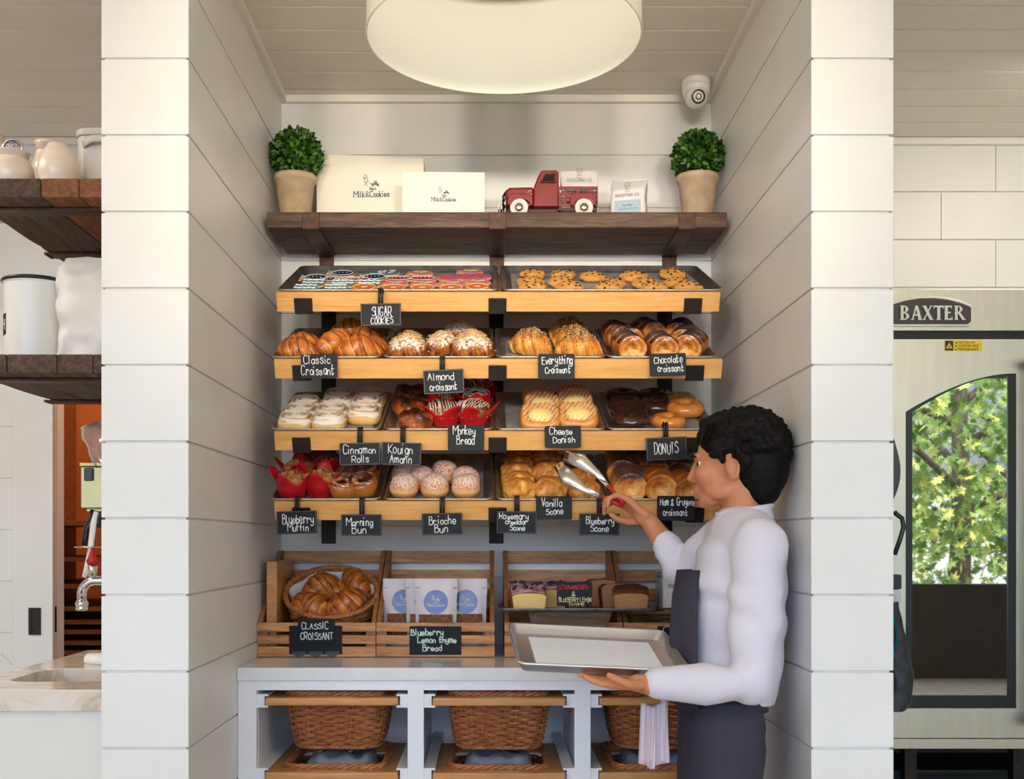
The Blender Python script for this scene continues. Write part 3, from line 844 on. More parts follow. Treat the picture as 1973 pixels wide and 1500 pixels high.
# ---- cinnamon rolls
M_rollice = baked('cinnamon_icing', [(0.0,(172,116,64)),(0.3,(214,176,130)),(0.6,(232,216,196)),(1.0,(238,228,214))], 0.3, 60, 0.3, 0.15, 0.25)
def mk_cinn():
    R, H = 0.0503, 0.038
    prof = [(0.0001,0,.5),(R*.95,0,.5),(R*1.0,H*.2,.45),(R*1.02,H*.5,.25),(R*.99,H*.8,.4),(R*.9,H*.96,.55),(R*.6,H*1.02,.5),(R*.3,H*1.04,.5),(0.0001,H*1.05,.5)]
    o = bun(MB(), prof, 40, 3.6, amp=0.004, freq=35, seed=2).build('cinnamon_roll', M_roll, weld=0.0005); o['category'] = 'cinnamon roll'
    def ic(u, v):
        a = 2*PI*u; rr = 0.0001 + v
        k = (abs(math.cos(a))**3.4 + abs(math.sin(a))**3.4)**(-1/3.4)
        drip = 0.012*max(0, mnoise.noise(Vector((math.cos(a)*2.2, math.sin(a)*2.2, 3.3))) + 0.25)
        t = min(1, rr)
        r = R*1.0*k*min(t*1.06, 1.025)
        z = H*1.04 - 0.016*max(0, t-0.8)/0.2 - (drip if t > 0.97 else drip*0.5 if t > 0.9 else 0)
        sp = math.cos((t*3.0 - u)*2*PI)
        z += 0.0042*sp*(1 if t < 0.85 else 0) + 0.0042
        w = 0.9 if t > 0.85 else 0.62 + 0.42*sp
        return Vector((r*math.cos(a), r*math.sin(a), z)), min(1, max(0.02, w + 0.5*mnoise.noise(Vector((r*math.cos(a)*40, r*math.sin(a)*40, 1)))))
    m2 = MB().surf(ic, 48, 34, cu=True)
    ob = m2.build('icing', M_rollice, o)
    return o
K_ci = Kind(mk_cinn)
grid = (('front', -0.160, (0, 1)), ('second', -0.064, (0, 1, 2)), ('third', 0.033, (0, 1, 2)), ('rear', 0.130, (1, 2)))
CN = ('left', 'middle', 'right')
for rn, y, cols in grid:
    for c in cols:
        M = ROWS[2] @ TR(-0.478 + 0.0965*(c-1) + R_.uniform(-.002, .002), y + R_.uniform(-.002, .002) - (0.012 if c == 2 and rn == 'second' else 0), FLOOR) @ RZ(R_.uniform(-.1, .1) + R_.choice((0, PI/2, PI)))
        K_ci(M, 'white iced cinnamon roll in the %s column, %s row of its pan' % (CN[c], rn), 'cinnamon rolls')
# ---- kouign amann
def mk_kou():
    R, H = 0.047, 0.05
    prof = [(0.0001,0,.35),(R*.8,0,.35),(R*.95,H*.2,.25),(R*1.03,H*.5,.35),(R*.98,H*.75,.5),(R*.82,H*.92,.6),(R*.6,H*1.0,.75),(R*.4,H*.98,.8),(R*.2,H*.86,.7),(0.0001,H*.78,.6)]
    def fn(a, i, x, y, z, w):
        k = 1 + 0.10*math.sin(4*a + i*0.9)*(1 if 2 < i else 0.3)
        return (x*k, y*k, z*(1+0.08*math.sin(4*a+i)), min(1, max(0, w + 0.2*math.sin(4*a + i*0.9))))
    o = bun(MB(), prof, 44, 2.2, amp=0.006, freq=50, seed=6, fn=fn).build('caramel_bun', M_kouign, weld=0.0005); o['category'] = 'pastry'; return o
K_ko = Kind(mk_kou)
for u, v, a, s, lab in ((788, 754, 0.2, 1.0, 'very dark caramelised bun at the rear left of its pan'), (813, 753, 1.1, 1.0, 'very dark caramelised bun at the rear, behind the Almond Croissant sign'), (826, 771, 2.1, 0.9, 'dark caramelised bun behind the front ones, beside drizzled monkey bread'),
    (792, 787, 0.4, 1.12, 'glossy brown caramelised bun with a pale crease, at the left of its pan'), (801, 812, 2.6, 1.1, 'glossy brown caramelised bun at the left front of its pan')):
    K_ko(spot(2, u, v, 0.05, a, s), lab, 'caramelised buns')
# ---- tulip wrapper, muffins and monkey bread
def tulip(mb, r0, r1, h, tip, phase=0.4, sharp=2.5, n=56, crumple=0.003):
    def fn(u, v):
        a = 2*PI*u
        s = abs(math.cos(2*(a+phase)))**sharp
        top = h + tip*s
        z = v*top
        r = r0 + (r1-r0)*(z/h)**0.9 + 0.012*max(0, z-h)/max(tip, .001)*s
        r *= 1 + 0.03*math.sin(8*a)*(1-v)
        return Vector((r*math.cos(a), r*math.sin(a), z)) + Vector((1, 1, 0))*crumple*mnoise.noise(Vector((a*3, z*40, phase)))
    mb.surf(fn, n, 9, cu=True)
    mb.lathe([(0.0001, 0.0), (r0, 0.0)], n, cap=False)
    return mb
def mk_muffin():
    t = thing('muffin', '', 'muffin')
    o = tulip(MB(), 0.031, 0.046, 0.052, 0.036).build('paper_wrapper', M_red, t)
    sl = o.modifiers.new('s', 'SOLIDIFY'); sl.thickness = 0.0007
    R, H = 0.0435, 0.06
    prof = [(0.0001,0.03,.6),(R*.8,0.03,.6),(R*.97,0.046,.5),(R*1.0,0.054,.4),(R*.85,.064,.3),(R*.55,.07,.4),(R*.25,.073,.3),(0.0001,.074,.4)]
    mb = bun(MB(), prof, 60, 2, amp=0.004, freq=90, seed=3, fn=lambda a, i, x, y, z, w: (x, y, z + (0.004*mnoise.noise(Vector((x*160, y*160, 2))) if i > 2 else 0), w))
    rr = random.Random(4)
    for i in range(60):
        a, q = rr.random()*6.28, math.sqrt(rr.random())*R*.92
        z = 0.074 - 0.016*(q/R)**2.5
        s = rr.uniform(0.0025, 0.005)
        mb.blob((q*math.cos(a), q*math.sin(a), z), (s, s, s*.8), 7, 5, wfn=lambda d, k=rr.random(): k)
    mb.build('crumb_top', M_crumb, t)
    return t
K_mu = Kind(mk_muffin)
for u, v, a, s, lab in ((554, 936, 0.1, 1.08, 'crumb topped muffin in red paper at the left front corner, above the Blueberry Muffin sign'), (566, 912, 0.5, 1.08, 'crumb topped muffin in red paper behind the left front one'), (619, 932, 0.3, 1.1, 'crumb topped muffin in red paper at the front, left of the morning buns'),
    (630, 902, 0.9, 1.05, 'crumb topped muffin in red paper behind the right front one'), (600, 886, 0.2, 1.0, 'shaded muffin in red paper at the rear, below the third maple shelf')):
    K_mu(spot(3, u, v, 0.08, a, s), lab, 'muffins in red paper')
M_monkey = baked('monkey_bread', [(0.0,(220,140,66)),(0.4,(150,84,44)),(0.7,(88,46,34)),(1.0,(54,28,24))], 0.22, 50, 0.6, 0.2, 0.5)
def mk_monkey():
    t = thing('monkey_bread', '', 'pastry')
    mb0 = tulip(MB(), 0.030, 0.050, 0.040, 0.030, 0.1)
    o = mb0.build('paper_wrapper', plain('bright_red_paper', (206,14,22), 0.5, c2=(190,8,18), scale=30), t); sl = o.modifiers.new('s', 'SOLIDIFY'); sl.thickness = 0.0007
    rr = random.Random(9); balls = []
    for i in range(11):
        a = i*2.4; q = 0.0335*math.sqrt(i/11.0)*1.12
        balls.append((q*math.cos(a), q*math.sin(a), 0.056 - 0.012*(q/0.036)**2 + rr.uniform(-.003,.003), rr.uniform(0.0155, 0.02)))
    mb = MB()
    for x, y, z, r in balls:
        mb.blob((x, y, z), (r, r, r*.9), 16, 10, wfn=lambda d, k=rr.uniform(0.3,0.8): min(1, max(0, k+0.25*d.z)))
    mb.lathe([(0.0001,0.01),(0.034,0.01),(0.043,0.045),(0.0001,0.05)], 24, w=[.3]*4)
    mb.build('dough_balls', M_monkey, t)
    def H(x, y):
        z = 0.03
        for bx, by, bz, r in balls:
            d = r*r - (x-bx)**2 - (y-by)**2
            if d > 0: z = max(z, bz + 0.9*math.sqrt(d))
        return z
    md = MB()
    for i in range(13):
        off = -0.046 + 0.0077*i + rr.uniform(-.002,.002); ang = 0.5 + rr.uniform(-.12,.12)
        pts = []
        for k in range(26):
            s = -0.05 + 0.1*k/25
            x, y = off*math.cos(ang) - s*math.sin(ang)*-1*0.4, s
            x, y = off + s*0.45, s
            if x*x + y*y < 0.0022: pts.append((x, y, H(x, y)+0.0006))
        if len(pts) > 2: md.tube(pts, rr.uniform(0.0012,0.0022), 5)
    md.build('icing_drizzle', plain('drizzled_icing', (226,212,198), 0.4), t)
    return t
K_mk = Kind(mk_monkey)
for u, v, a, s, lab in ((857, 797, 0.6, 1.12, 'drizzled monkey bread in red paper at the front centre of its pan'), (929, 797, 0.0, 1.12, 'drizzled monkey bread in red paper at the right front of its pan'), (853, 768, 1.2, 1.05, 'drizzled monkey bread at the rear, under the Almond Croissant sign'),
    (918, 772, 2.2, 1.08, 'drizzled monkey bread with cream paper tips behind the right front one'), (921, 752, 0.9, 1.05, 'drizzled monkey bread at the rear right of its pan')):
    K_mk(spot(2, u, v, 0.07, a, s), lab, 'drizzled monkey breads')
# ---- cheese danish
M_danish = baked('danish_crust', [(0.0,(240,186,108)),(0.4,(216,140,66)),(0.75,(168,92,36)),(1.0,(112,54,18))], 0.4, 60, 0.4, 0.35, 0.25)
def mk_danish(cheese=True):
    o_r = 0.052
    def P_(r): return r
    prof = [(0.0001,0,.5),(.046,0,.6),(.052,.008,.7),(.053,.02,.45),(.049,.031,.35),(.042,.034,.3),(.034,.030,.35),(.028,.025,.3),(.015,.024,.3),(0.0001,.024,.3)]
    def fn(a, i, x, y, z, w): return (x, y, z*(1+0.05*math.sin(6*a)), w)
    o = bun(MB(), prof, 44, 3.4, 1.0, 1.0, 0.003, 40, 5, fn).build('cheese_danish', M_danish, weld=0.0005); o['category'] = 'danish'
    MB().blob((0, 0, 0.026), (0.033, 0.030, 0.0125), 28, 10).build('cheese_filling', M_custard, o)
    zf = lambda x, y: (0.0375 if math.hypot(x, y) > 0.034 else 0.0355 if math.hypot(x,y) < 0.027 else 0.034) - 0.25*max(0, (abs(x)**3.4+abs(y)**3.4)**(1/3.4) - 0.043)
    md = MB()
    for i in range(13):
        off = -0.075 + 0.0125*i
        pts = []
        for k in range(30):
            s = -0.055 + 0.11*k/29
            x, y = off + s*0.55, s
            q = (abs(x)**3.4 + abs(y)**3.4)**(1/3.4)
            if q < 0.0465: pts.append((x, y, zf(x, y)+0.0004))
        if len(pts) > 3: md.tube(pts, 0.0012, 5)
    md.build('icing_stripes', plain('danish_icing', (244,232,214), 0.4), o)
    return o
K_da = Kind(mk_danish)
for u, v, a, s, lab in ((1041, 805, 0.02, 1.16, 'cheese danish with white stripes at the left front of its pan'), (1126, 802, -0.03, 1.16, 'cheese danish with white stripes at the right front of its pan'), (1045, 782, 0.05, 1.12, 'cheese danish in the middle of the left column of its pan'), (1119, 777, 0.0, 1.12, 'cheese danish in the middle of the right column of its pan'),
    (1037, 766, 0.1, 1.0, 'cheese danish at the rear left of its pan'), (1117, 763, -0.05, 1.05, 'cheese danish at the rear right of its pan')):
    K_da(spot(2, u, v, 0.036, a, s, 0.012, 0, 0.36, 0.054), lab, 'cheese danishes')
# ---- donuts
def mk_donut(mat, nm):
    def f():
        mb = MB()
        mb.surf(lambda u, v: Vector(((0.031+0.0215*math.cos(2*PI*v)+0.004*mnoise.noise(Vector((math.cos(2*PI*u)*2,math.sin(2*PI*u)*2,v*2))))*math.cos(2*PI*u), (0.031+0.0215*math.cos(2*PI*v))*math.sin(2*PI*u), 0.0195+0.0195*math.sin(2*PI*v)+0.002*mnoise.noise(Vector((math.cos(2*PI*u)*2.5,math.sin(2*PI*u)*2.5,7))))), 40, 18, True, True)
        o = mb.build(nm, mat); o['category'] = 'donut'; return o
    return f
K_dc, K_dg = Kind(mk_donut(M_chocglaze, 'chocolate_donut')), Kind(mk_donut(M_donut, 'glazed_donut'))
for u, v, lab in ((1199, 765, 'chocolate donut at the rear left of its pan'), (1261, 766, 'chocolate donut at the rear centre of its pan'), (1206, 782, 'chocolate donut, second from the rear in the left column'), (1264, 784, 'chocolate donut nearest the front of the centre column'), (1213, 797, 'chocolate donut, third from the rear in the left column'), (1216, 811, 'chocolate donut at the left front of its pan')):
    K_dc(spot(2, u, v, 0.036, R_.random()*3, 1.1), lab, 'chocolate donuts')
for u, v, s, lab in ((1322, 770, 0.95, 'glazed donut at the rear right of its pan'), (1328, 789, 1.15, 'glazed donut at the right, nearer than the rear one'), (1288, 812, 1.0, 'glazed donut at the front, behind the hook of the Donuts sign')):
    K_dg(spot(2, u, v, 0.036, 0.3, s), lab, 'glazed donuts')
# ---- morning buns
def mk_morning():
    R, H = 0.043, 0.05
    prof = [(0.0001,0,.4),(R*.78,0,.4),(R*.9,H*.25,.2),(R*1.0,H*.6,.25),(R*1.04,H*.85,.45),(R*1.0,H*.98,.6),(R*.92,H*1.03,.65),(R*.83,H*1.0,.75),(R*.76,H*.9,.9),(R*.68,H*.7,1),(R*.5,H*.62,.85),(R*.25,H*.64,.7),(0.0001,H*.66,.7)]
    def fn(a, i, x, y, z, w):
        k = 1 + (0.05*math.sin(a*1.0+i*.8) if i > 1 else 0)
        if i >= 5 and math.cos(a-5.3) > 0.6:
            q = (math.cos(a-5.3)-0.6)/0.4
            k *= 1 - 0.28*q
        return (x*k, y*k, z + 0.002*math.sin(3*a), w + 0.1*math.sin(z*500))
    o = bun(MB(), prof, 44, 2, amp=0.0025, freq=50, seed=8, fn=fn).build('morning_bun', M_morning, weld=0.0005); o['category'] = 'pastry'
    mb = MB(); pts = []; ws = []
    for i in range(40):
        q = i/39; a = 5.3 - q*4.6; r = R*(0.78 - 0.5*q)
        pts.append((r*math.cos(a), r*math.sin(a), H*(0.98 - 0.14*q))); ws.append(0.5+0.3*math.sin(q*9))
    mb.tube(pts, [0.0075]*38+[0.006, 0.003], 10, w=ws)
    mb.build('inner_coil', M_morning, o)
    return o
K_mo = Kind(mk_morning)
for u, v, a, s, lab in ((659, 946, 0.0, 1.05, 'sugared morning bun with a hollow top at the left front, beside red muffins'), (713, 934, 0.5, 1.05, 'sugared morning bun with an open curl at the right front of its pan'), (677, 921, 1.6, 1.05, 'dark morning bun behind the two front ones'), (718, 912, 2.5, 1.1, 'morning bun at the right rear, below the Kouign Amann sign'), (686, 905, 3.0, 1.0, 'shaded morning bun at the rear, behind the Cinnamon Rolls sign')):
    K_mo(spot(3, u, v, 0.05, 0, s, 0.010, 0, 0.28, 0.045) @ RZ(a), lab, 'morning buns')
# ---- brioche buns
def mk_brioche():
    R = 0.042
    prof = [(0.0001,0,.6),(R*.55,0,.6),(R*.85,.012,.5),(R*.98,.024,.25),(R*.985,.030,.05),(R*.99,.036,.25),(R*.95,.048,.5),(R*.8,.062,.6),(R*.5,.071,.6),(R*.2,.0745,.6),(0.0001,.075,.6)]
    o = bun(MB(), prof, 36, 2, amp=0.003, freq=30, seed=1).build('brioche_bun', M_brioche, weld=0.0005); o['category'] = 'bun'; return o
K_br = Kind(mk_brioche)
for u, v, lab in ((780, 914, 'sugared brioche bun at the rear left of its pan'), (812, 921, 'sugared brioche bun between the rear left and the front ones'), (857, 911, 'sugared brioche bun at the rear centre of its pan'), (897, 922, 'sugared brioche bun behind the right front one'),
    (778, 940, 'sugared brioche bun at the left front of its pan'), (837, 941, 'heavily sugared brioche bun at the front centre of its pan'), (897, 939, 'sugared brioche bun at the right front, with a pale waist line')):
    K_br(spot(3, u, v, 0.075, R_.random()*6, 1.02), lab, 'sugared brioche buns')
# ---- scones
def mk_scone(mat, seed, nm, n=3.0, rough=0.007):
    def f():
        R, H = 0.042, 0.052
        def fn(a, i, x, y, z, w):
            c = mnoise.noise(Vector((x*70+seed, y*70, z*55))) + .5*mnoise.noise(Vector((x*170+seed, y*170, z*140)))
            return (x*(1+.16*c), y*(1+.16*c), z*(1+.12*c), min(1, max(0, w - 0.5*max(0, -c)*1.6 + 0.2*c)))
        o = bun(MB(), dome_prof(R, H, 12, 0.5, 0.35, 0.62), 48, n, amp=rough, freq=34, seed=seed, fn=fn).build(nm, mat, weld=0.0005); o['category'] = 'scone'; return o
    return f
K_ro, K_va, K_bl = Kind(mk_scone(M_scone, 2.2, 'rosemary_scone')), Kind(mk_scone(M_scone2, 5.1, 'vanilla_scone', 2.3, 0.004)), Kind(mk_scone(M_scone2, 7.7, 'blueberry_scone', 2.6, 0.004))
ORD = ('rearmost', 'second from the rear', 'middle', 'second from the front', 'frontmost')
for i, (u, v) in enumerate(((1003, 883), (1000, 896), (996, 911), (999, 928), (1003, 946))):
    K_ro(spot(3, u, v, 0.055, 0.1*i, 1.12), 'golden flecked scone in the leftmost column of scones, %s' % ORD[i], 'flecked scones')
for i, (u, v) in enumerate(((1052, 884), (1055, 911), (1062, 942))):
    K_va(spot(3, u, v, 0.055, 0.5*i, 1.2), 'sugary plain scone in the middle column, %s' % ('rearmost', 'middle', 'frontmost, above the Vanilla Scone card')[i], 'plain scones')
for i, (u, v) in enumerate(((1120, 920), (1131, 946))):
    K_bl(spot(3, u, v, 0.055, 0.5*i, 1.08), 'sugary scone in the right column of scones, %s' % ('behind the tongs', 'at the front above the Blueberry Scone sign')[i], 'sugary scones behind the tongs')
# ---- poppy seed ham croissants and plain ham rolls
def mk_ham(mat, nm, seed):
    def f():
        o = roll_mesh(MB(), 0.085, 0.044, seed, w0=0.22, zs=0.92).build(nm, mat, weld=0.0005); o['category'] = 'croissant'; return o
    return f
K_ha, K_hb = Kind(mk_ham(M_ham, 'poppy_seed_croissant', 4.0)), Kind(mk_ham(M_crust, 'ham_croissant', 9.0))
for K, u, v, a, s, lab in ((K_ha, 1199, 904, -0.1, 1.08, 'poppy seed croissant with a round end hole, left of its pan'), (K_ha, 1211, 938, 0.05, 1.15, 'poppy seed croissant at the left front of its pan'), (K_ha, 1254, 920, 1.4, 1.0, 'poppy seed croissant lying sideways in the middle of its pan'),
    (K_ha, 1197, 880, 0.2, 1.0, 'shaded poppy seed croissant at the rear left of its pan'), (K_hb, 1273, 939, 0.0, 1.1, 'brown flaky croissant without seeds, left of the Ham and Gruyere card'), (K_ha, 1257, 898, 0.1, 1.0, 'poppy seed croissant behind the sideways one'),
    (K_ha, 1318, 922, 0.2, 1.0, 'poppy seed croissant at the right, next to the person'), (K_hb, 1325, 944, 0.2, 1.0, 'flaky croissant right of the front brown one, by the chin of the person'), (K_ha, 1323, 897, -0.2, 1.0, 'poppy seed croissant at the rear right, behind the Donuts sign'), (K_ha, 1243, 878, 0.4, 1.0, 'poppy seed croissant at the rear centre under the third shelf')):
    K(spot(3, u, v, 0.08, a, s, rad=0.046), lab, 'savoury croissants on the bottom shelf')
# ---- chocolate chip cookies
def mk_chip():
    R, H = 0.041, 0.023
    o = bun(MB(), dome_prof(R, H, 9, 0.35, 0.5, 0.35), 52, 2, amp=0.006, freq=62, seed=5).build('chocolate_chip_cookie', M_cookie, weld=0.0005); o['category'] = 'cookie'
    mb = MB(); rr = random.Random(3)
    for i in range(9):
        a, q = i*2.4 + rr.uniform(-.3,.3), 0.033*math.sqrt((i+.6)/9)
        z = H*(0.35 + 0.65*math.sqrt(max(0, 1-(q/R)**2)))
        mb.blob((q*math.cos(a), q*math.sin(a), z), (rr.uniform(.003,.005), rr.uniform(.003,.004), .0022), 8, 6)
    mb.build('chocolate_chips', M_chip, o)
    return o
K_cc = Kind(mk_chip)
for i, (row, pts) in enumerate((('rear', ((1026, 527), (1085, 528), (1142, 531), (1221, 531), (1295, 527))), ('middle', ((1021, 542), (1083, 542), (1180, 545), (1243, 545), (1305, 543))), ('front', ((1026, 554), (1100, 555), (1173, 555), (1261, 553), (1328, 554))))):
    for j, (u, v) in enumerate(pts):
        K_cc(spot(0, u, v, 0.022, 0, R_.uniform(0.98, 1.08), 0.005, 0, 0.13, 0.041) @ RZ(R_.random()*6), 'golden chocolate chip cookie, %s in the %s row of its pan' % (rowword(j, 5), row), 'chocolate chip cookies')
# ---- iced sugar cookies
M_sugarc = plain('sugar_cookie', (224,178,112), 0.7, c2=(206,152,86), scale=60)
def oval(rx, ry, n=28): return [(rx*math.cos(2*PI*i/n), ry*math.sin(2*PI*i/n)) for i in range(n)]
def fish(s=1.0):
    b = [(-.062,.018),(-.045,.006),(-.03,.018),(-.01,.027),(.015,.029),(.04,.02),(.055,.004),(.055,-.004),(.04,-.02),(.015,-.027),(-.01,-.025),(-.03,-.015),(-.045,-.005),(-.062,-.02),(-.057,0)]
    return [(x*s*0.78, y*s) for x, y in smooth_line(b + b[:1], 3)[:-1]]
def wave(): return rrect(-0.036, -0.028, 0.036, 0.028, 0.016, 4)
def inset(poly, k): return [(x*k, y*k) for x, y in poly]
ICING = {'orange': (240,120,22), 'teal': (70,132,148), 'navy': (28,58,92), 'pink': (226,132,138), 'red': (150,14,30), 'purple': (82,50,104), 'aqua': (64,140,156), 'coral': (224,104,96)}
ICM = {k: plain(k + '_icing', c, 0.3, c2=tuple(int(x*0.88) for x in c), scale=60, coat=0.2) for k, c in ICING.items()}
M_pipe = plain('white_piping', (244,240,232), 0.4); M_pipeg = plain('green_piping', (150,214,120), 0.4); M_conf = plain('purple_sprinkle_icing', (120,76,140), 0.4); M_blush = plain('pale_pink_piping', (238,176,170), 0.4)
def mk_sugar(outline, col, deco):
    def f():
        o = MB().prism(outline, 0, 0.0065).build('iced_sugar_cookie', M_sugarc, bevel=0.0015); o['category'] = 'cookie'
        MB().prism(inset(outline, 0.965), 0.0066, 0.0098).build('icing', ICM[col], o, bevel=0.0018, seg=3)
        mb = MB(); z = 0.0103; m = M_pipe
        rr = random.Random(len(outline))
        if deco == 'ring':
            mb.tube([(x, y, z) for x, y in inset(outline, 0.84)], 0.0008, 5, closed=True)
            for k in range(5): mb.blob((-0.007+0.0035*k, 0.003*math.sin(k*2), z), (.0018, .0022, .0012), 8, 5)
        elif deco == 'wave':
            for y0 in (0.021, -0.004):
                mb.tube([(-0.033+0.066*i/14, y0+0.003*math.sin(i*1.4), z) for i in range(15)], [0.0022+0.0008*math.sin(i*2.1) for i in range(15)], 6)
        elif deco == 'edge':
            mb.tube([(x, y, z) for x, y in inset(outline, 0.9)], 0.0011, 5, closed=True)
            for k in range(4): mb.tube([(-0.02+0.012*k, 0.012, z), (-0.016+0.012*k, -0.002, z)], 0.0008, 5)
        elif deco == 'green':
            m = M_pipeg
            mb.tube([(-0.02+0.04*i/9, 0.004*math.sin(i*.9)+0.004, z) for i in range(10)], 0.0012, 5)
            for k in range(7): mb.blob((0.006+0.0025*k, 0.006+0.004*math.sin(k*2.3), z), (.0017, .0017, .0014), 7, 5)
        elif deco == 'confetti':
            m = M_conf
            for k in range(44):
                x, y = rr.uniform(-.04,.04), rr.uniform(-.022,.022)
                mb.tube([(x, y, z), (x+rr.uniform(-.006,.006), y+rr.uniform(-.006,.006), z)], 0.0015, 5)
        elif deco == 'scales':
            m = M_blush
            for k in range(24):
                x, y = rr.uniform(-.026,.03), rr.uniform(-.016,.016)
                mb.tube([(x, y, z), (x+.005, y+.002, z), (x+.008, y-.002, z)], 0.001, 5)
        mb.build('piping', m, o)
        return o
    return f
SK = {'orange': Kind(mk_sugar(oval(.039,.033), 'orange', 'ring')), 'teal': Kind(mk_sugar(wave(), 'teal', 'wave')), 'navy': Kind(mk_sugar(fish(1.0), 'navy', 'edge')), 'pink': Kind(mk_sugar(fish(.95), 'pink', 'green')),
      'red': Kind(mk_sugar(oval(.044,.02), 'red', 'edge')), 'purple': Kind(mk_sugar(fish(.9), 'purple', 'edge')), 'aqua': Kind(mk_sugar(fish(1.05), 'aqua', 'scales')), 'coral': Kind(mk_sugar(fish(1.0), 'coral', 'confetti'))}
SUG = [('orange','oval sugar cookie with orange icing and a white ring', ((702,555),(758,556),(814,556),(869,556),(924,554)), 'front row'),
       ('teal','sugar cookie iced teal with white wave lines', ((588,556),(647,556)), 'front row'),
       ('teal','sugar cookie iced teal with white wave lines', ((604,546),(661,547),(712,547)), 'second row'),
       ('pink','pink fish shaped sugar cookie with green piping', ((762,547),(819,547),(872,547),(920,544)), 'second row'),
       ('navy','navy fish shaped sugar cookie with white edging', ((606,536),(719,535)), 'third row'),
       ('purple','purple iced sugar cookie', ((641,540),(670,540)), 'third row'),
       ('red','dark red oval sugar cookie with white edging', ((688,540),(767,538),(815,538)), 'third row'),
       ('coral','coral fish shaped sugar cookie with purple sprinkles', ((862,536),(895,535),(931,534)), 'third row'),
       ('navy','navy fish shaped sugar cookie with white edging', ((657,528),), 'rear row'),
       ('aqua','aqua fish shaped sugar cookie with pink scales', ((743,526),), 'rear row'),
       ('pink','pink fish shaped sugar cookie with green piping', ((810,527),(906,524)), 'rear row')]
for kind, txt, pts, row in SUG:
    for j, (u, v) in enumerate(pts):
        lab = '%s, %s%s' % (txt, row, '' if len(pts) == 1 else ', ' + rowword(j, len(pts)))
        SK[kind](spot(0, u, v, 0.010, R_.uniform(-.12,.12), 1.0, 0.006, 0, 0.15, 0.030, 0.05), lab, 'iced sugar cookies')
# the front-row teal cookies and the rest lie flat on the parchment
# ================================================================== chalkboard signs on the shelves
SY = 3.222
MMP = SY / F
def hanging_sign(cx, cy, w, h, su, s0, lines, label, roll=0.0, idx=0):
    """framed board on a strap hooked over a pan rim; all sizes from photo px"""
    c = P(cx, cy, SY)
    t = thing('hanging_sign', label, 'sign', tuple(c), (0, 0, 0), 'framed chalkboard signs on straps')
    W, H = w*MMP, h*MMP
    M = RX(PI/2) @ RZ(roll)
    MB().box((-W/2+0.002, -H/2+0.002, -0.003), (W/2-0.002, H/2-0.002, 0.001), M=M).build('board', M_slate, t)
    mb = MB()
    f = 0.0042
    for lo, hi in (((-W/2,-H/2,-.004),(W/2,-H/2+f,.0035)), ((-W/2,H/2-f,-.004),(W/2,H/2,.0035)), ((-W/2,-H/2+f,-.004),(-W/2+f,H/2-f,.0035)), ((W/2-f,-H/2+f,-.004),(W/2,H/2-f,.0035))):
        mb.box(lo, hi, M=M)
    mb.build('frame', M_blackmetal, t, bevel=0.0008)
    x = (su - cx)*MMP; zt = (cy - s0)*MMP
    mb = MB()
    for dx in (-0.0042, 0.0042):
        mb.tube([(x+dx, 0.003, H/2-0.004), (x+dx, 0.003, zt-0.008), (x+dx, 0.006, zt), (x+dx, 0.014, zt+0.003), (x+dx, 0.024, zt), (x+dx, 0.027, zt-0.008)], 0.0036, 6)
    mb.build('strap_hook', M_blackmetal, t)
    mb = MB()
    for k, (txt, lx, ly, lh, lw) in enumerate(lines):
        write(mb, txt, (lx-cx)*MMP, (cy-ly)*MMP, lh*MMP, lw*MMP, 0.0026, M @ TR(0, 0, 0.0012), 0.35, 0.0, seed=idx+k)
    mb.build('chalk_lettering', M_chalk, t)
def slate_card(cx, cy, w, h, lines, label, roll=0.0, idx=0, Y=None):
    y = Y or SY
    k = y / F
    c = P(cx, cy, y)
    t = thing('slate_card', label, 'sign', tuple(c), (0, 0, 0), 'frameless chalkboard cards')
    W, H = w*k, h*k
    M = RX(PI/2) @ RZ(roll)
    MB().prism(rrect(-W/2, -H/2, W/2, H/2, 0.005), -0.003, 0.001, M=M).build('board', M_slate, t, bevel=0.0006)
    MB().box((-0.012, 0.003, H/2-0.03), (0.012, 0.012, H/2-0.018)).build('rim_clip', M_blackmetal, t)
    mb = MB()
    for i, (txt, lx, ly, lh, lw) in enumerate(lines):
        write(mb, txt, (lx-cx)*k, (cy-ly)*k, lh*k, lw*k, 0.0026, M @ TR(0, 0, 0.0012), 0.35, 0.0, seed=idx+i)
    mb.build('chalk_lettering', M_chalk, t)
# (text, centre x, centre y, cap height, width) in photo px
hanging_sign(734, 606, 78, 43, 733, 556, (('SUGAR',735,600,18,37),('COOKIES',736,617,13,42)), 'framed chalkboard sign reading Sugar Cookies on the top maple shelf', 0.02, 1)
hanging_sign(855, 735, 78, 46, 852, 687, (('Almond',850,724,15,50),('croissant',854,744,15,52)), 'framed chalkboard sign reading Almond croissant, hanging a little crooked', 0.05, 2)
hanging_sign(693.5, 874, 79, 43, 693, 824, (('Cinnamon',693,866,15,62),('Rolls',694,883,14,32)), 'framed chalkboard sign reading Cinnamon Rolls on the third maple shelf', 0.02, 3)
hanging_sign(773.5, 874, 77, 44, 776, 824, (('Kouign',771,865,17,46),('Amann',772,884,15,41)), 'framed chalkboard sign reading Kouign Amann on the third maple shelf', -0.03, 4)
hanging_sign(1284, 864, 78, 44, 1283, 815, (('DONUTS',1284,864,19,46),), 'framed chalkboard sign reading Donuts on the third maple shelf', 0.04, 5)
hanging_sign(572, 1006, 77, 44, 572, 957, (('Blueberry',574,999,17,60),('Muffin',574,1015,15,39)), 'framed chalkboard sign reading Blueberry Muffin on the bottom maple shelf', 0.03, 6)
hanging_sign(696.5, 1011, 78, 41, 697, 960, (('Morning',693,1005,14,50),('Bun',692,1020,14,27)), 'framed chalkboard sign reading Morning Bun on the bottom maple shelf', 0.0, 7)
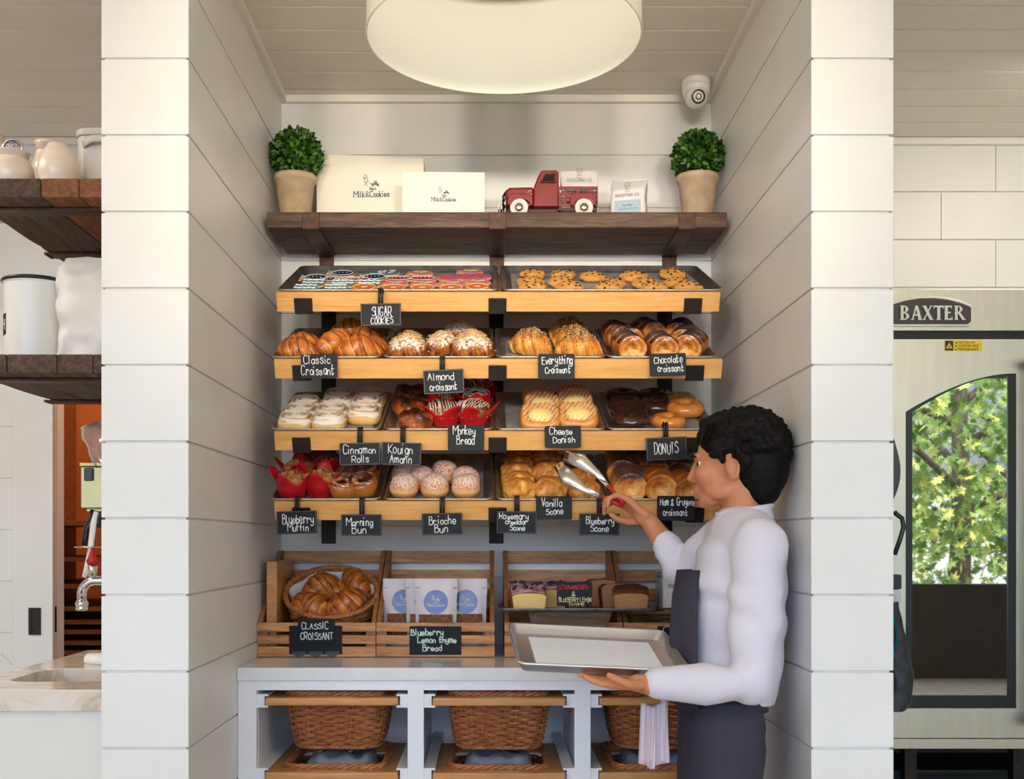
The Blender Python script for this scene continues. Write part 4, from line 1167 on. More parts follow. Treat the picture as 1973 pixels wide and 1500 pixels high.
hanging_sign(852, 1009, 78, 42, 852, 959, (('Brioche',852,1002,14,51),('Bun',850,1018,14,25)), 'framed chalkboard sign reading Brioche Bun on the bottom maple shelf', 0.02, 8)
hanging_sign(995.5, 1006, 77, 43, 996, 957, (('Rosemary',990,994,12,56),('cheddar',995,1005,9,42),('Scone',997,1016,11,28)), 'framed chalkboard sign reading Rosemary cheddar Scone on the bottom maple shelf', -0.02, 9)
hanging_sign(1154.5, 1010, 78, 42, 1155, 962, (('Blueberry',1156,1002,14,54),('Scone',1155,1017,13,34)), 'framed chalkboard sign reading Blueberry Scone, behind the raised hand', -0.01, 10)
slate_card(615, 705, 70, 46, (('Classic',611,692,17,50),('Croissant',612,713,17,62)), 'frameless chalkboard card reading Classic Croissant on the second maple shelf', 0.02, 11)
slate_card(1072, 706, 70, 49, (('Everything',1073,693,16,59),('Croissant',1074,712,13,48)), 'frameless chalkboard card reading Everything Croissant on the second maple shelf', 0.0, 12)
slate_card(1287, 702, 70, 43, (('Chocolate',1287,692,14,54),('croissant',1291,709,13,49)), 'frameless chalkboard card reading Chocolate croissant on the second maple shelf', 0.03, 13)
slate_card(898, 843, 70, 49, (('Monkey',894,829,15,43),('Bread',897,848,15,35)), 'frameless chalkboard card reading Monkey Bread on the third maple shelf', 0.0, 14)
slate_card(1084.5, 841, 70, 42, (('Cheese',1081,830,13,43),('Danish',1086,846,13,42)), 'frameless chalkboard card reading Cheese Danish on the third maple shelf', 0.01, 15)
slate_card(1067.5, 978, 69, 45, (('Vanilla',1063,968,14,40),('Scone',1068,984,13,33)), 'frameless chalkboard card reading Vanilla Scone on the bottom maple shelf', 0.01, 16)
slate_card(1302, 979, 72, 48, (('Ham & Gruyere',1305,966,14,66),('croissant',1301,987,12,47)), 'frameless chalkboard card reading Ham and Gruyere croissant beside the person', -0.01, 17)

# ================================================================== things on the beam shelf
SZ = z_top
def topiary(u_pot, u_ball, v_ball, r_ball, yaw, label, seed):
    Y = 3.60; k = Y/F
    t = thing('potted_topiary', label, 'plant', (P(u_pot, 0, Y).x, Y, SZ), (0, 0, yaw), 'potted boxwood balls')
    H = P(0, 340, Y).z - SZ
    prof = [(0.0001,0),(.044,0),(.0465,.004),(.062,H*.86),(.0665,H*.87),(.0695,H*.93),(.0685,H),(.060,H),(.058,H*.9),(0.0001,H*.9)]
    MB().lathe(prof, 40).build('pot', plain('aged_terracotta', (222,196,164), 0.85, c2=(196,166,132), scale=22, bmp=0.2), t)
    cz = P(0, v_ball, Y).z - SZ; cx = (u_ball-u_pot)*k; R = r_ball*k
    MB().tube([(0, 0, H*0.85), (cx*.5, 0, cz-0.03)], 0.008, 8).build('stem', plain('stem_brown', (80,58,36), 0.8), t)
    mb = MB(); rr = random.Random(seed)
    mb.blob((cx, 0, cz), (R*.82,)*3, 20, 12)
    n = 900
    for i in range(n):
        z = 1 - 2*(i+.5)/n; a = i*2.39996 + rr.uniform(-.1,.1); q = math.sqrt(1-z*z)
        d = Vector((q*math.cos(a), q*math.sin(a), z))
        p = Vector((cx, 0, cz)) + d*R*rr.uniform(0.80, 0.93)
        side = d.orthogonal().normalized(); side = Matrix.Rotation(rr.random()*6.28, 3, d) @ side
        up = (d*rr.uniform(0.5,1.0) + side*rr.uniform(0.3,.9)).normalized(); lat = up.cross(side if abs(up.dot(side)) < .95 else d).normalized()
        nr = up.cross(lat)
        L = R*rr.uniform(0.20, 0.29); W = L*0.33
        vs = [p, p+up*L*.45+lat*W+nr*W*.25, p+up*L*.85+lat*W*.6, p+up*L-nr*W*.1, p+up*L*.85-lat*W*.6, p+up*L*.45-lat*W+nr*W*.25]
        ws = [rr.random()]*6
        mb.add(vs, [(0,1,2,3),(0,3,4,5)], True, 0, ws)
    mb.build('foliage', M_leaf, t)
m, nt, p = new_mat('boxwood_leaf')
at = N(nt, 'ShaderNodeAttribute', attribute_name='w')
nt.links.new(ramp(nt, at.outputs['Fac'], [(0, (22,52,8)), (.5, (48,98,16)), (1, (92,142,34))]), p.inputs['Base Color'])
p.inputs['Roughness'].default_value = 0.4
M_leaf = m
topiary(569, 571, 300, 49, 0.0, 'clay pot with a clipped green boxwood ball, left of the large white box', 1)
topiary(1344, 1345, 302, 48, 0.4, 'clay pot with a clipped green boxwood ball, right of the coffee bag', 2)

def carton(name, label, cu, Y, w, h, d, yaw, lw, lpos, lean):
    t = thing(name, label, 'box', (P(cu, 0, Y).x, Y, SZ), (0, 0, yaw), 'white bakery cartons')
    mb = MB()
    vs = [(-w/2,0,0),(w/2,0,0),(w/2,d,0),(-w/2,d,0),(-w/2-0.001,-0.002,h+lean),(w/2,0.0,h),(w/2-0.004,d,h-0.004),(-w/2+.004,d,h)]
    mb.add(vs, [(3,2,1,0),(4,5,6,7),(0,1,5,4),(1,2,6,5),(2,3,7,6),(3,0,4,7)], False)
    mb.build('carton', M_card, t, bevel=0.0015)
    MB().box((-w/2+0.002, -0.0015, h*0.93), (w/2-0.002, 0.02, h*0.935)).build('lid_fold', M_card, t)
    mb = MB()
    shop_logo(mb, TR(lpos[0], -0.0012, lpos[1]) @ RX(PI/2), lw, lw*0.021)
    mb.build('printed_logo', M_navy_ink, t)
kk = 3.68/F
carton('large_bakery_box', 'large white bakery box with a blue printed name, behind the smaller box', 713, 3.66, 207*kk, P(0, 306, 3.66).z-SZ, 0.09, -0.06, 70*kk, (2*kk, P(0,374,3.66).z-SZ), 12*kk)
carton('small_bakery_box', 'smaller white bakery box with a blue printed name, in front of the large one', 854.5, 3.52, 159*3.52/F, P(0, 331, 3.52).z-SZ, 0.12, 0.03, 48*3.52/F, (0, P(0,384,3.52).z-SZ), 0)

# coffee bag
M_bag = plain('white_coffee_bag', (232,226,222), 0.55, c2=(222,214,210), scale=14, bmp=0.3, bscale=18)
M_label_blue = plain('pale_blue_label', (166,192,204), 0.5)
def coffee_bag(name, label, u, Y, w, h, d, yaw, fold=True, dy=0.0):
    t = thing(name, label, 'coffee bag', (P(u, 0, Y).x, Y, SZ), (0, 0, yaw), 'white coffee bags on the beam shelf')
    def fn(a, v):
        q = 2*PI*a
        x = (abs(math.cos(q))**0.35)*(1 if math.cos(q) > 0 else -1)*w/2
        y = (abs(math.sin(q))**0.35)*(1 if math.sin(q) > 0 else -1)*d/2
        pin = max(0, (v-0.68)/0.32)
        y = y*(1-0.94*pin) + d*0.25*pin
        x *= 1 + 0.02*math.sin(v*9) - 0.02*pin
        return Vector((x + 0.003*mnoise.noise(Vector((x*30, y*30, v*6+u))), y + 0.003*mnoise.noise(Vector((x*30+9, y*30, v*6))), v*h))
    mb = MB().surf(fn, 48, 16, cu=True)
    mb.lathe([(0.0001, 0.0005), (w*0.42, 0.0005)], 24, sy=d/w, cap=False)
    mb.build('bag', M_bag, t)
    if fold: MB().tube([(-w/2*.98, d*.25, h), (w/2*1.02, d*.25, h+0.001)], 0.004, 8).build('rolled_top', M_bag, t)
    M = TR(0, -d/2-0.0035, 0) @ RX(PI/2)
    Ml = M @ TR(0, dy*h, 0)
    mb = MB()
    write(mb, 'ROASTING CO.', 0, h*(0.53+dy), h*0.065, w*0.68, 0.0010, M, thick=0.0005)
    for pts in (((-.06,.64),(-.045,.57),(.045,.57),(.06,.64),(-.06,.64)), ((-.07,.70),(-.10,.76),(-.02,.80),(.08,.77),(.06,.70),(-.07,.70)), ((-.02,.64),(-.03,.70)), ((-.05,.75),(.0,.72),(.06,.76))):
        mb.add(*ribbon([Vector((x*w, (y*(1-dy*.35)+dy+.035)*h, 0)) for x, y in pts], 0.0010, 0.0005), False, 0, None, M)
    mb.build('printed_mark', M_grey_ink, t)
    lb = MB().box((-w*.36, h*.06, -0.001), (w*.36, h*.40, 0.0006), M=Ml).build('label', M_label_blue, t)
    mb = MB(); write(mb, 'Day Maker', 0, h*.28, h*.05, w*.28, 0.0007, Ml @ TR(0,0,0.0008), thick=0.0004)
    for i in range(2): mb.add(*ribbon([Vector((-w*.25, h*(.2-.03*i), 0)), Vector((w*.3, h*(.2-.03*i), 0))], 0.0006, 0.0004), False, 0, None, Ml @ TR(0,0,.0008))
    mb.build('label_lettering', M_grey_ink, lb)
kb = 3.56/F
coffee_bag('coffee_bag', 'white coffee bag with a pale blue label, between the toy truck and the plant', 1212, 3.54, 68*3.54/F, P(0, 345, 3.54).z-SZ, 0.062, -0.26)
coffee_bag('coffee_bag', 'white coffee bag riding in the bed of the red toy truck', 1116, 3.575, 71*3.575/F, P(0, 330, 3.575).z-SZ, 0.04, 0.0, dy=0.26)

# red toy pickup truck; local frame: x along the truck (front at -x), y towards the wall, z up
M_truck = plain('red_truck_paint', (140,20,26), 0.3, c2=(118,14,20), scale=20, coat=0.4)
M_dkred = plain('truck_dark_red', (70,10,14), 0.5)  # darker red for bed floor and chassis
M_tyre = plain('white_tyre', (232,226,216), 0.5)
M_hub = plain('pewter_hubcap', (178,172,168), 0.28, 0.9)
TY = 3.515; tk = TY/F
def tx(px): return (px-1057)*tk
def tz(py): return P(0, py, TY).z - SZ
t = thing('toy_truck', 'red toy pickup truck with white wheels carrying a coffee bag', 'toy truck', (P(1057, 0, TY).x, TY, SZ))
D = 0.115
def side(poly, y0, y1, nm, mat, bevel=0.004, seg=3):
    mb = MB(); pl = [(tx(a), tz(b)) for a, b in poly]
    mb.prism(pl, -y1, -y0, M=RX(PI/2))
    return mb.build(nm, mat, t, bevel=bevel, seg=seg)
side([(975,397),(975,362),(982,358),(1029,357),(1029,397)][::-1], 0.012, D-0.012, 'hood', M_truck, 0.008, 4)
cab = side([(1027,397),(1029,358),(1036,340),(1043,327),(1072,326),(1077,330),(1077,397)][::-1], 0.004, D-0.004, 'cab', M_truck, 0.005, 3)
def panel(poly, y, nm, mat, th=0.001, par=None):
    mb = MB(); mb.prism([(tx(a), tz(b)) for a, b in poly], 0, th, M=TR(0, y, 0) @ RX(PI/2)); return mb.build(nm, mat, par or t)
panel([(1044,349),(1051,335),(1069,335),(1069,349)][::-1], 0.0035, 'side_window', plain('truck_window_dark', (20,14,12), 0.2))
mb = MB(); mb.tube([(tx(a), 0.003, tz(b)) for a, b in ((1041,351),(1050,333),(1071,333),(1071,351))], 0.0018, 6, closed=True); mb.build('window_frame', M_truck, t)
panel([(1037,347),(1044,329),(1046,330),(1040,347)][::-1], 0.012, 'windshield', M_hub, 0.003)
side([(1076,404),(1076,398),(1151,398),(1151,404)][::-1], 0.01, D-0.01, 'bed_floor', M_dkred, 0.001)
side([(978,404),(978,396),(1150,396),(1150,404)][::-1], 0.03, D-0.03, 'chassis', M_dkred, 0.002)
for y0 in (0.0, D-0.004):
    mb = MB()
    for b0, b1 in ((359,365),(371,376),(381,387),(392,397)): mb.box((tx(1077), y0, tz(b1)), (tx(1152), y0+0.004, tz(b0)))
    for a0, a1 in ((1077,1079),(1087,1091),(1111,1116),(1135,1140),(1150,1152)): mb.box((tx(a0), y0+0.0005, tz(397)), (tx(a1), y0+0.0045, tz(360)))
    mb.build('stake_side', M_truck, t)
mb = MB(); mb.box((tx(1150), 0.004, tz(397)), (tx(1152), D-0.004, tz(360))); mb.build('tailgate', M_truck, t)
for a0, a1, top in ((978,1027,374),(1098,1148,373)):
    for yy in (-0.010, D-0.014):
        pl = [(a0,396),(a0,top+7),(a0+6,top),(a1-6,top),(a1,top+7),(a1,397),(a1-5,397),(a1-7,391),(a1-13,386),((a0+a1)/2,384),(a0+14,387),(a0+9,393),(a0+7,397)]
        mb = MB(); mb.prism([(tx(a), tz(b)) for a, b in pl][::-1], -yy-0.024, -yy, M=RX(PI/2)); mb.build('fender', M_truck, t, bevel=0.003, seg=3)
for a in (1000, 1125):
    for yy, sg in ((-0.006, -1), (D+0.006, 1)):
        r = 17.5*tk
        w_ = MB().lathe([(0.0001,0),(r*.6,0),(r*.62,.002),(r*.85,.004),(r,.002),(r,-.014),(0.0001,-.014)], 32, M=TR(tx(a), yy, r) @ RX(PI/2 if sg < 0 else -PI/2)).build('wheel', M_tyre, t)
        MB().lathe([(r*.46,.002),(r*.42,.006),(r*.2,.0075),(0.0001,.008)], 24, M=TR(tx(a), yy, r) @ RX(PI/2 if sg < 0 else -PI/2), cap=False).build('hubcap', M_hub, w_)
mb = MB()
for i in range(6):
    y = 0.02 + 0.015*i
    mb.tube([(tx(976), y, tz(362)), (tx(969), y, tz(374)), (tx(972), y, tz(398))], 0.0012, 5)
for b in (368, 376, 384, 392):
    mb.tube([(tx(973), 0.01, tz(b)), (tx(968), D/2, tz(b)), (tx(973), D-0.01, tz(b))], 0.0012, 5)
mb.build('grille', M_blackmetal, t)
MB().box((tx(964), 0.005, tz(402)), (tx(968), D-0.005, tz(393))).build('bumper', M_hub, t, bevel=0.001)
MB().box((tx(960), 0.02, tz(399)), (tx(962), 0.055, tz(385))).build('number_plate', M_hub, t)
for y in (0.012, D-0.012): MB().blob((tx(973), y, tz(379)), (.004,.006,.006), 12, 8).build('headlight', M_hub, t)
mb = MB(); write(mb, 'G', tx(1021), tz(370), 10*tk, 7*tk, 0.0012, TR(0, 0.0115, 0) @ RX(PI/2)); mb.build('badge', plain('silver_badge', (226,214,204), 0.4), t)

# ================================================================== pendant lamp and security camera
LX = P(971, 0, 2.70).x
lamp = thing('pendant_lamp', 'large white drum pendant lamp hanging from the boarded ceiling', 'lamp', (LX, 2.73, 2.5))
LR = 0.338
M_shade, nt, p = new_mat('cream_lamp_shade')
p.inputs['Base Color'].default_value = lin((243,241,230)); p.inputs['Roughness'].default_value = 0.6
tl = N(nt, 'ShaderNodeBsdfTranslucent'); tl.inputs[0].default_value = lin((243,240,226))
mx = N(nt, 'ShaderNodeMixShader'); mx.inputs[0].default_value = 0.4
nt.links.new(p.outputs[0], mx.inputs[1]); nt.links.new(tl.outputs[0], mx.inputs[2]); nt.links.new(mx.outputs[0], nt.nodes['Material Output'].inputs[0])
def shade(u, v):
    a = 2*PI*u
    k = v*2
    r = LR if k <= 1 else LR - 0.0025
    z = 0.262*(k if k <= 1 else 2-k)
    if 0.9 < k < 1.1: r -= 0.001
    return Vector((r*math.cos(a), r*math.sin(a), z))
MB().surf(shade, 96, 21, cu=True, cv=False).build('shade', M_shade, lamp)
mb = MB()
for a in (0.3, 0.3+2*PI/3, 0.3+4*PI/3): mb.tube([(0, 0, 0.262), ((LR-0.002)*math.cos(a), (LR-0.002)*math.sin(a), 0.262)], 0.003, 6)
mb.build('spider_ring', M_trim, lamp)
mb = MB(); mb.tube([(LR*math.cos(i*PI/48), LR*math.sin(i*PI/48), 0.0) for i in range(96)], 0.0025, 6, closed=True); mb.build('rim', M_trim, lamp)
M_fill_bulb, nt, p = new_mat('added_fill_glow'); p.inputs['Emission Color'].default_value = (1.0, 0.97, 0.90, 1); p.inputs['Emission Strength'].default_value = 60.0  # glow added inside the shade as fill for the niche
MB().blob((0, 0, 0.185), (0.034,)*3, 20, 12).build('fill_bulb', M_fill_bulb, lamp)
MB().tube([(0, 0, 0.219), (0, 0, ZCEIL-2.5-0.022)], 0.012, 12).build('stem', M_trim, lamp)
MB().lathe([(0.0001, ZCEIL-2.5-0.022), (0.06, ZCEIL-2.5-0.022), (0.065, ZCEIL-2.5-0.001), (0.0001, ZCEIL-2.5-0.0005)], 32).build('ceiling_canopy', M_trim, lamp)

CY = 3.66
c0 = P(1341, 186, CY)
cam_t = thing('security_camera', 'white dome security camera under the ceiling in the right corner', 'camera', (c0.x, CY, ZCEIL))
ck = CY/F
Rb = 27*ck
MB().lathe([(0.0001,0),(Rb*.96,0),(Rb,-.006),(Rb,-.026),(0.0001,-.026)], 40).build('base', M_whiteenamel, cam_t)
MB().lathe([(Rb,-.0265),(Rb*.98,-.040),(Rb*.86,-.058),(Rb*.6,-.070),(0.0001,-.074)], 40, cap=False).build('housing', M_whiteenamel, cam_t)
EM = TR(-0.002, -0.016, -0.064) @ RY(-0.1) @ RX(PI/2 + 0.30)
eye = MB().blob((0,0,0), (.038,.038,.038), 28, 18, M=EM).build('eyeball', M_whiteenamel, cam_t)
MB().lathe([(0.0225,.0285),(0.0225,.0335),(.021,.034),(0.0001,.034)], 32, M=EM, cap=False).build('lens_face', M_blackplastic, eye)
MB().lathe([(0.010,.034),(0.010,.037),(.007,.0375),(0.0001,.036)], 24, M=EM, cap=False).build('lens', plain('lens_glass', (30,24,24), 0.06, coat=1.0), eye)
mb = MB()
for i in range(12): mb.blob((.017*math.cos(i*PI/6), .017*math.sin(i*PI/6), .0345), (.0012,.0012,.0008), 8, 6, M=EM)
mb.build('infrared_leds', plain('led_clear', (250,226,214), 0.3), eye)
# ================================================================== counter and base cabinet
CZ = 0.90
CF = 3.118
mb = MB().box((Xl+0.001, CF, CZ-0.037), (Xr-0.001, Yw-0.001, CZ))
o = mb.build('countertop', M_marble, bevel=0.003); tag(o, 'pale stone counter slab under the slatted crates', 'countertop')
cab = thing('base_cabinet', 'white open cabinet with pull-out wicker baskets under the counter', 'cabinet', (0, 3.13, 0))
ct = CZ-0.0375
FY = 0.0
def cb(nm, lo, hi, bevel=0.001): return MB().box(lo, hi).build(nm, M_cab, cab, bevel=bevel)
x_st = [(Xl+0.001, -0.657), (-0.229, -0.183), (0.244, 0.290), (0.714, Xr-0.001)]
for a, b in x_st: cb('stile', (a, 0, 0.10), (b, 0.022, ct))
cb('top_rail', (Xl+0.001, 0.0005, ct-0.028), (Xr-0.001, 0.0215, ct))
cb('bottom_rail', (Xl+0.001, 0.0005, 0.10), (Xr-0.001, 0.0215, 0.16))
cb('toe_kick', (Xl+0.001, 0.05, 0.0), (Xr-0.001, 0.06, 0.10))
cb('back_panel', (Xl+0.001, 0.62, 0.10), (Xr-0.001, 0.635, ct))
cb('floor_panel', (Xl+0.001, 0.022, 0.10), (Xr-0.001, 0.62, 0.118))
for x in (-0.662, -0.214, -0.198, 0.26, 0.275, 0.72): cb('partition_panel', (x-0.006, 0.022, 0.118), (x+0.006, 0.62, ct-0.001))
OPEN = [(-0.657, -0.229), (-0.183, 0.244), (0.290, 0.714)]
LV = (0.793, 0.583)
for x0, x1 in OPEN:
    for z in LV:
        for a, b in ((x0, x0+0.032), (x1-0.032, x1)):
            mb = MB(); mb.box((a, 0.004, z-0.008), (b, 0.60, z-0.0015)); mb.box((a, 0.004, z+0.0245), (b, 0.60, z+0.030))
            c0, c1 = (a, a+0.022) if a == x0 else (b-0.022, b)
            mb.box((c0, 0.004, z-0.0015), (c1, 0.60, z+0.0245))
            mb.build('basket_runner', M_cab, cab)
# pull-out wicker basket: wooden top frame, woven body, braided rim
M_wicker = plain('honey_willow', (190,116,66), 0.34, c2=(136,74,36), scale=45, bmp=0.15, coat=0.15, stretch=(1,1,3))
M_wick2 = plain('willow_light', (198,128,76), 0.34, c2=(152,88,46), scale=45, coat=0.15)
M_frame = wood('oiled_beech', (176,116,58), (198,140,80), (214,160,100), 0, 5, 0.4, 0.08, 12)
def basket_outline(hx, hy, r, n=16):
    """points with equal spacing around a rounded rectangle"""
    pts = rrect(-hx, -hy, hx, hy, r, 8); out = []
    L = [0.0]
    for i in range(len(pts)):
        a, b = pts[i], pts[(i+1) % len(pts)]; L.append(L[-1] + math.hypot(b[0]-a[0], b[1]-a[1]))
    for k in range(n):
        s = L[-1]*k/n
        i = max(j for j in range(len(pts)) if L[j] <= s)
        a, b = pts[i], pts[(i+1) % len(pts)]; q = (s-L[i])/max(1e-9, L[i+1]-L[i])
        out.append((a[0]+(b[0]-a[0])*q, a[1]+(b[1]-a[1])*q))
    return out
def weave(mb, prof, stakes, rows, rod=0.0024, per=3, outline=None, amp=0.0055, sub=4, band=3):
    """woven rods: prof(t) -> (hx, hy, r, z) for t in 0..1 from bottom to top"""
    n = stakes*sub
    for j in range(rows):
        t = (j+0.5)/rows
        hx, hy, r, z = prof(t)
        pts = outline(hx, hy, r, n) if outline else basket_outline(hx, hy, r, n)
        ph = (j//band) % 2
        line = []
        for i, (x, y) in enumerate(pts):
            s = math.cos(PI*i/sub + PI*ph)
            d = math.hypot(x, y) or 1
            nx, ny = x/d, y/d
            line.append((x + nx*amp*s, y + ny*amp*s, z + 0.0012*math.sin(i*0.37 + j)))
        mb.tube(line, rod*(0.9+0.2*((j*7) % 3)/2), 5, closed=True)
def stakes_mesh(mb, prof, stakes, rod=0.003, outline=None, top=1.0):
    for i in range(stakes):
        pts = []
        for q in range(7):
            hx, hy, r, z = prof(top*q/6)
            x, y = (outline(hx, hy, r, stakes) if outline else basket_outline(hx, hy, r, stakes))[i]
            pts.append((x, y, z))
        mb.tube(pts, rod, 6)
def braid(mb, pts, r, turns, off=0.5):
    k = len(pts)
    for s in range(3):
        line = []
        for i, p in enumerate(pts):
            a = 2*PI*(turns*i/k + s/3)
            d = math.hypot(p[0], p[1]) or 1
            line.append((p[0] + p[0]/d*math.cos(a)*r*.7, p[1] + p[1]/d*math.cos(a)*r*.7, p[2] + math.sin(a)*r*.6))
        mb.tube(line, r*0.62, 6, closed=True)
def mk_drawer_basket():
    t = thing('wicker_basket', '', 'basket')
    W, L = 0.376, 0.46
    mb = MB()
    def ring(z, e):
        return [(x, y, z) for x, y in rrect(-W/2-e, 0-e, W/2+e, L+e, 0.006+e, 4)], [(x, y, z) for x, y in rrect(-W/2+0.052, 0.056, W/2-0.052, L-0.05, 0.035, 4)]
    o0, i0 = ring(0.0, 0); o1, i1 = ring(0.022, 0)
    k = len(o0); vs = o0 + o1 + i1 + i0; fs = []
    for a in range(4):
        b = (a+1) % 4
        for j in range(k): fs.append((a*k+j, a*k+(j+1)%k, b*k+(j+1)%k, b*k+j))
    mb.add(vs, fs, False)
    fr = mb.build('wooden_frame', M_frame, t, bevel=0.005, seg=3)
    MB().prism(rrect(-0.064, 0.012, 0.064, 0.032, 0.009), 0.0215, 0.0226).build('finger_groove', plain('pale_beech_groove', (216,166,104), 0.5), fr)
    cy = (0.056 + L-0.05)/2; hy0 = (L-0.05-0.056)/2
    def prof(q):
        return (0.120 + 0.024*q**.6, (hy0-0.045) + 0.03*q**.6, 0.06, -0.138 + 0.134*q)
    mb = MB(); weave(mb, prof, 34, 44, 0.0022)
    stakes_mesh(mb, prof, 34, 0.0030)
    m2 = MB(); m2.add([(x, y+cy, z) for x, y, z in mb.v], mb.f, True)
    m2.box((-0.105, cy-hy0+0.06, -0.139), (0.105, cy+hy0-0.06, -0.134))
    m2.build('woven_body', M_wicker, t)
    mb = MB()
    pts = [(x, y, -0.136) for x, y in basket_outline(0.121, hy0-0.043, 0.06, 120)]
    braid(mb, pts, 0.0055, 30)
    pts = [(x, y, 0.027) for x, y in basket_outline(W/2-0.048, hy0+0.004, 0.04, 120)]
    braid(mb, pts, 0.0085, 16)
    m2 = MB(); m2.add([(x, y+cy, z) for x, y, z in mb.v], mb.f, True)
    m2.build('braided_rim', M_wick2, t)
    return t
K_bk = Kind(mk_drawer_basket)
CW = ('left', 'middle', 'right')
M_cloth = plain('grey_blue_linen', (164,167,186), 0.9, c2=(138,141,162), scale=18, bmp=0.4, bscale=160)
M_band = plain('ochre_stripe', (190,140,70), 0.9)
for i, (x0, x1) in enumerate(OPEN):
    for j, z in enumerate(LV):
        K_bk(TR((x0+x1)/2, 3.116 - (0.006 if i == 1 else 0), z), 'pull-out wicker basket with a wooden rim, %s column of the cabinet, %s row' % (CW[i], ('upper', 'lower')[j]), 'pull-out wicker baskets')
    # folded linens lying in the lower baskets
    t = thing('folded_linen', 'folded grey blue linen lying in the lower %s wicker basket' % CW[i], 'cloth', ((x0+x1)/2, 3.35, LV[1]-0.088), group='linens in the lower baskets')
    def fn(u, v, i=i):
        a = 2*PI*u; b = PI*v
        x = math.copysign(abs(math.cos(a))**.5, math.cos(a))*math.sin(b)**.4*0.105; y = math.copysign(abs(math.sin(a))**.5, math.sin(a))*math.sin(b)**.4*0.12
        z = 0.062 - 0.062*math.copysign(abs(math.cos(b))**.6, math.cos(b))*-1
        z = 0.064 + 0.064*math.copysign(abs(math.cos(b))**.6, math.cos(b))
        if z > 0.06: z += 0.012*mnoise.noise(Vector((x*30+i*5, y*18, 1))) + 0.006*math.sin(x*90+i)
        return Vector((x, y, z))
    MB().surf(fn, 48, 24, cu=True).build('linen', M_cloth, t)
    if i == 0:
        for sx in (-0.055, 0.035): MB().tube([(sx, -0.09+0.18*k/8, 0.141) for k in range(9)], 0.006, 6, flat=0.3).build('stripe', M_band, t)
# packets showing in the upper middle basket
tag(MB().box((-0.05+0.03, 3.25, 0.75), (0.09, 3.45, 0.824)).build('napkin_packet', plain('packet_dark', (70,64,58), 0.5), bevel=0.006), 'dark packet peeking out of the upper middle wicker basket', 'packet')

# ================================================================== slatted crates on the counter
CRY, CRB = 3.39, 3.765
kc = CRY/F
zc_f = P(0, 1199, CRY).z - CZ
zc_b = P(0, 1060, 3.76).z - CZ
def mk_crate(W=0.364):
    t = thing('slatted_crate', '', 'crate')
    D = CRB-CRY
    sl = [(0.002, 0.033), (0.0415, 0.068), (0.079, zc_f)]
    mb = MB()
    for i, (a, b) in enumerate(sl): MB().box((-W/2, 0, a), (W/2, 0.012, b)).build('front_slat', M_crate, t, bevel=0.001)
    for s in (-1, 1):
        x0 = s*W/2 - (0.014 if s > 0 else 0); x0 += -0.0005*s
        pl = [(0.0125, 0), (D, 0), (D, zc_b), (D-0.035, zc_b), (0.0125, zc_f+0.002)]
        vs = [(x0, y, z) for y, z in pl] + [(x0+0.014, y, z) for y, z in pl]
        k = len(pl); fs = [tuple(range(k)), tuple(range(2*k-1, k-1, -1))] + [(i, (i+1)%k, k+(i+1)%k, k+i) for i in range(k)]
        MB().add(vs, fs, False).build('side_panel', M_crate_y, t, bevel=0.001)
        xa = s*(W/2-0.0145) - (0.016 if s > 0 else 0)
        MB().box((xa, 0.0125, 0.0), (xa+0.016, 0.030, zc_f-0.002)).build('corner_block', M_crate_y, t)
    n = 5; z1 = zc_b - 0.002
    for i in range(n):
        b = z1 - i*0.064; a = b - 0.039
        MB().box((-W/2+0.0145, D-0.013, a), (W/2-0.0145, D-0.001, b)).build('back_slat', M_crate, t, bevel=0.001)
    for i in range(4):
        y = 0.035 + i*0.082
        MB().box((-W/2+0.0145, y, 0.002), (W/2-0.0145, y+0.068, 0.010)).build('base_slat', M_crate, t)
    return t
K_crate = Kind(mk_crate)
cx1 = P(609.5, 0, CRY).x; cx2 = P(839, 0, CRY).x; cx3 = P(1086, 0, CRY).x; cx4 = P(1316, 0, CRY).x
K_crate(TR(cx1, CRY, CZ), 'slatted wooden crate holding the basket of croissants', 'slatted wooden crates')
K_crate(TR(cx2, CRY, CZ), 'slatted wooden crate holding the granola pouches', 'slatted wooden crates')
K_crate(TR(cx3, CRY, CZ), 'slatted wooden crate behind the loaf cakes on the grey tray', 'slatted wooden crates')
K_crate(TR(cx4, CRY, CZ), 'slatted wooden crate at the right end of the counter, behind the person', 'slatted wooden crates')
# board standing on edge in the first crate
ux0, ux1 = P(510, 0, 3.41).x, P(531.5, 0, 3.41).x
o = MB().box((ux0+0.002, 3.425, CZ+0.0105), (ux1, 3.735, P(0, 1081, 3.425).z)).build('wooden_board', M_frame, bevel=0.003)
tag(o, 'pale thick wooden board standing on edge at the left of the croissant crate', 'board')
# oval croissant basket, tipped towards the room
def oval_out(hx, hy, r, n): return [(hx*math.cos(2*PI*i/n), hy*math.sin(2*PI*i/n)) for i in range(n)]
BM = TR(P(636, 0, 3.50).x, 3.615, CZ+0.066) @ RX(math.radians(35))
bk = thing('oval_basket', 'oval wicker basket tipped forward, full of croissants in the left crate', 'basket')
place(bk, BM)
prof = lambda q: (0.098+0.046*q**.7, 0.080+0.048*q**.7, 0, 0.002+0.152*q)
mb = MB(); weave(mb, prof, 30, 30, 0.0026, outline=oval_out, band=2, amp=0.004); stakes_mesh(mb, prof, 30, 0.003, oval_out)
mb.lathe([(0.0001, 0.001), (1.0, 0.001)], 40, sx=0.1, sy=0.09, cap=False)
mb.build('woven_body', M_wick2, bk)
mb = MB(); braid(mb, [(0.147*math.cos(2*PI*i/150), 0.131*math.sin(2*PI*i/150), 0.158) for i in range(150)], 0.0075, 26); mb.build('braided_rim', M_wick2, bk)
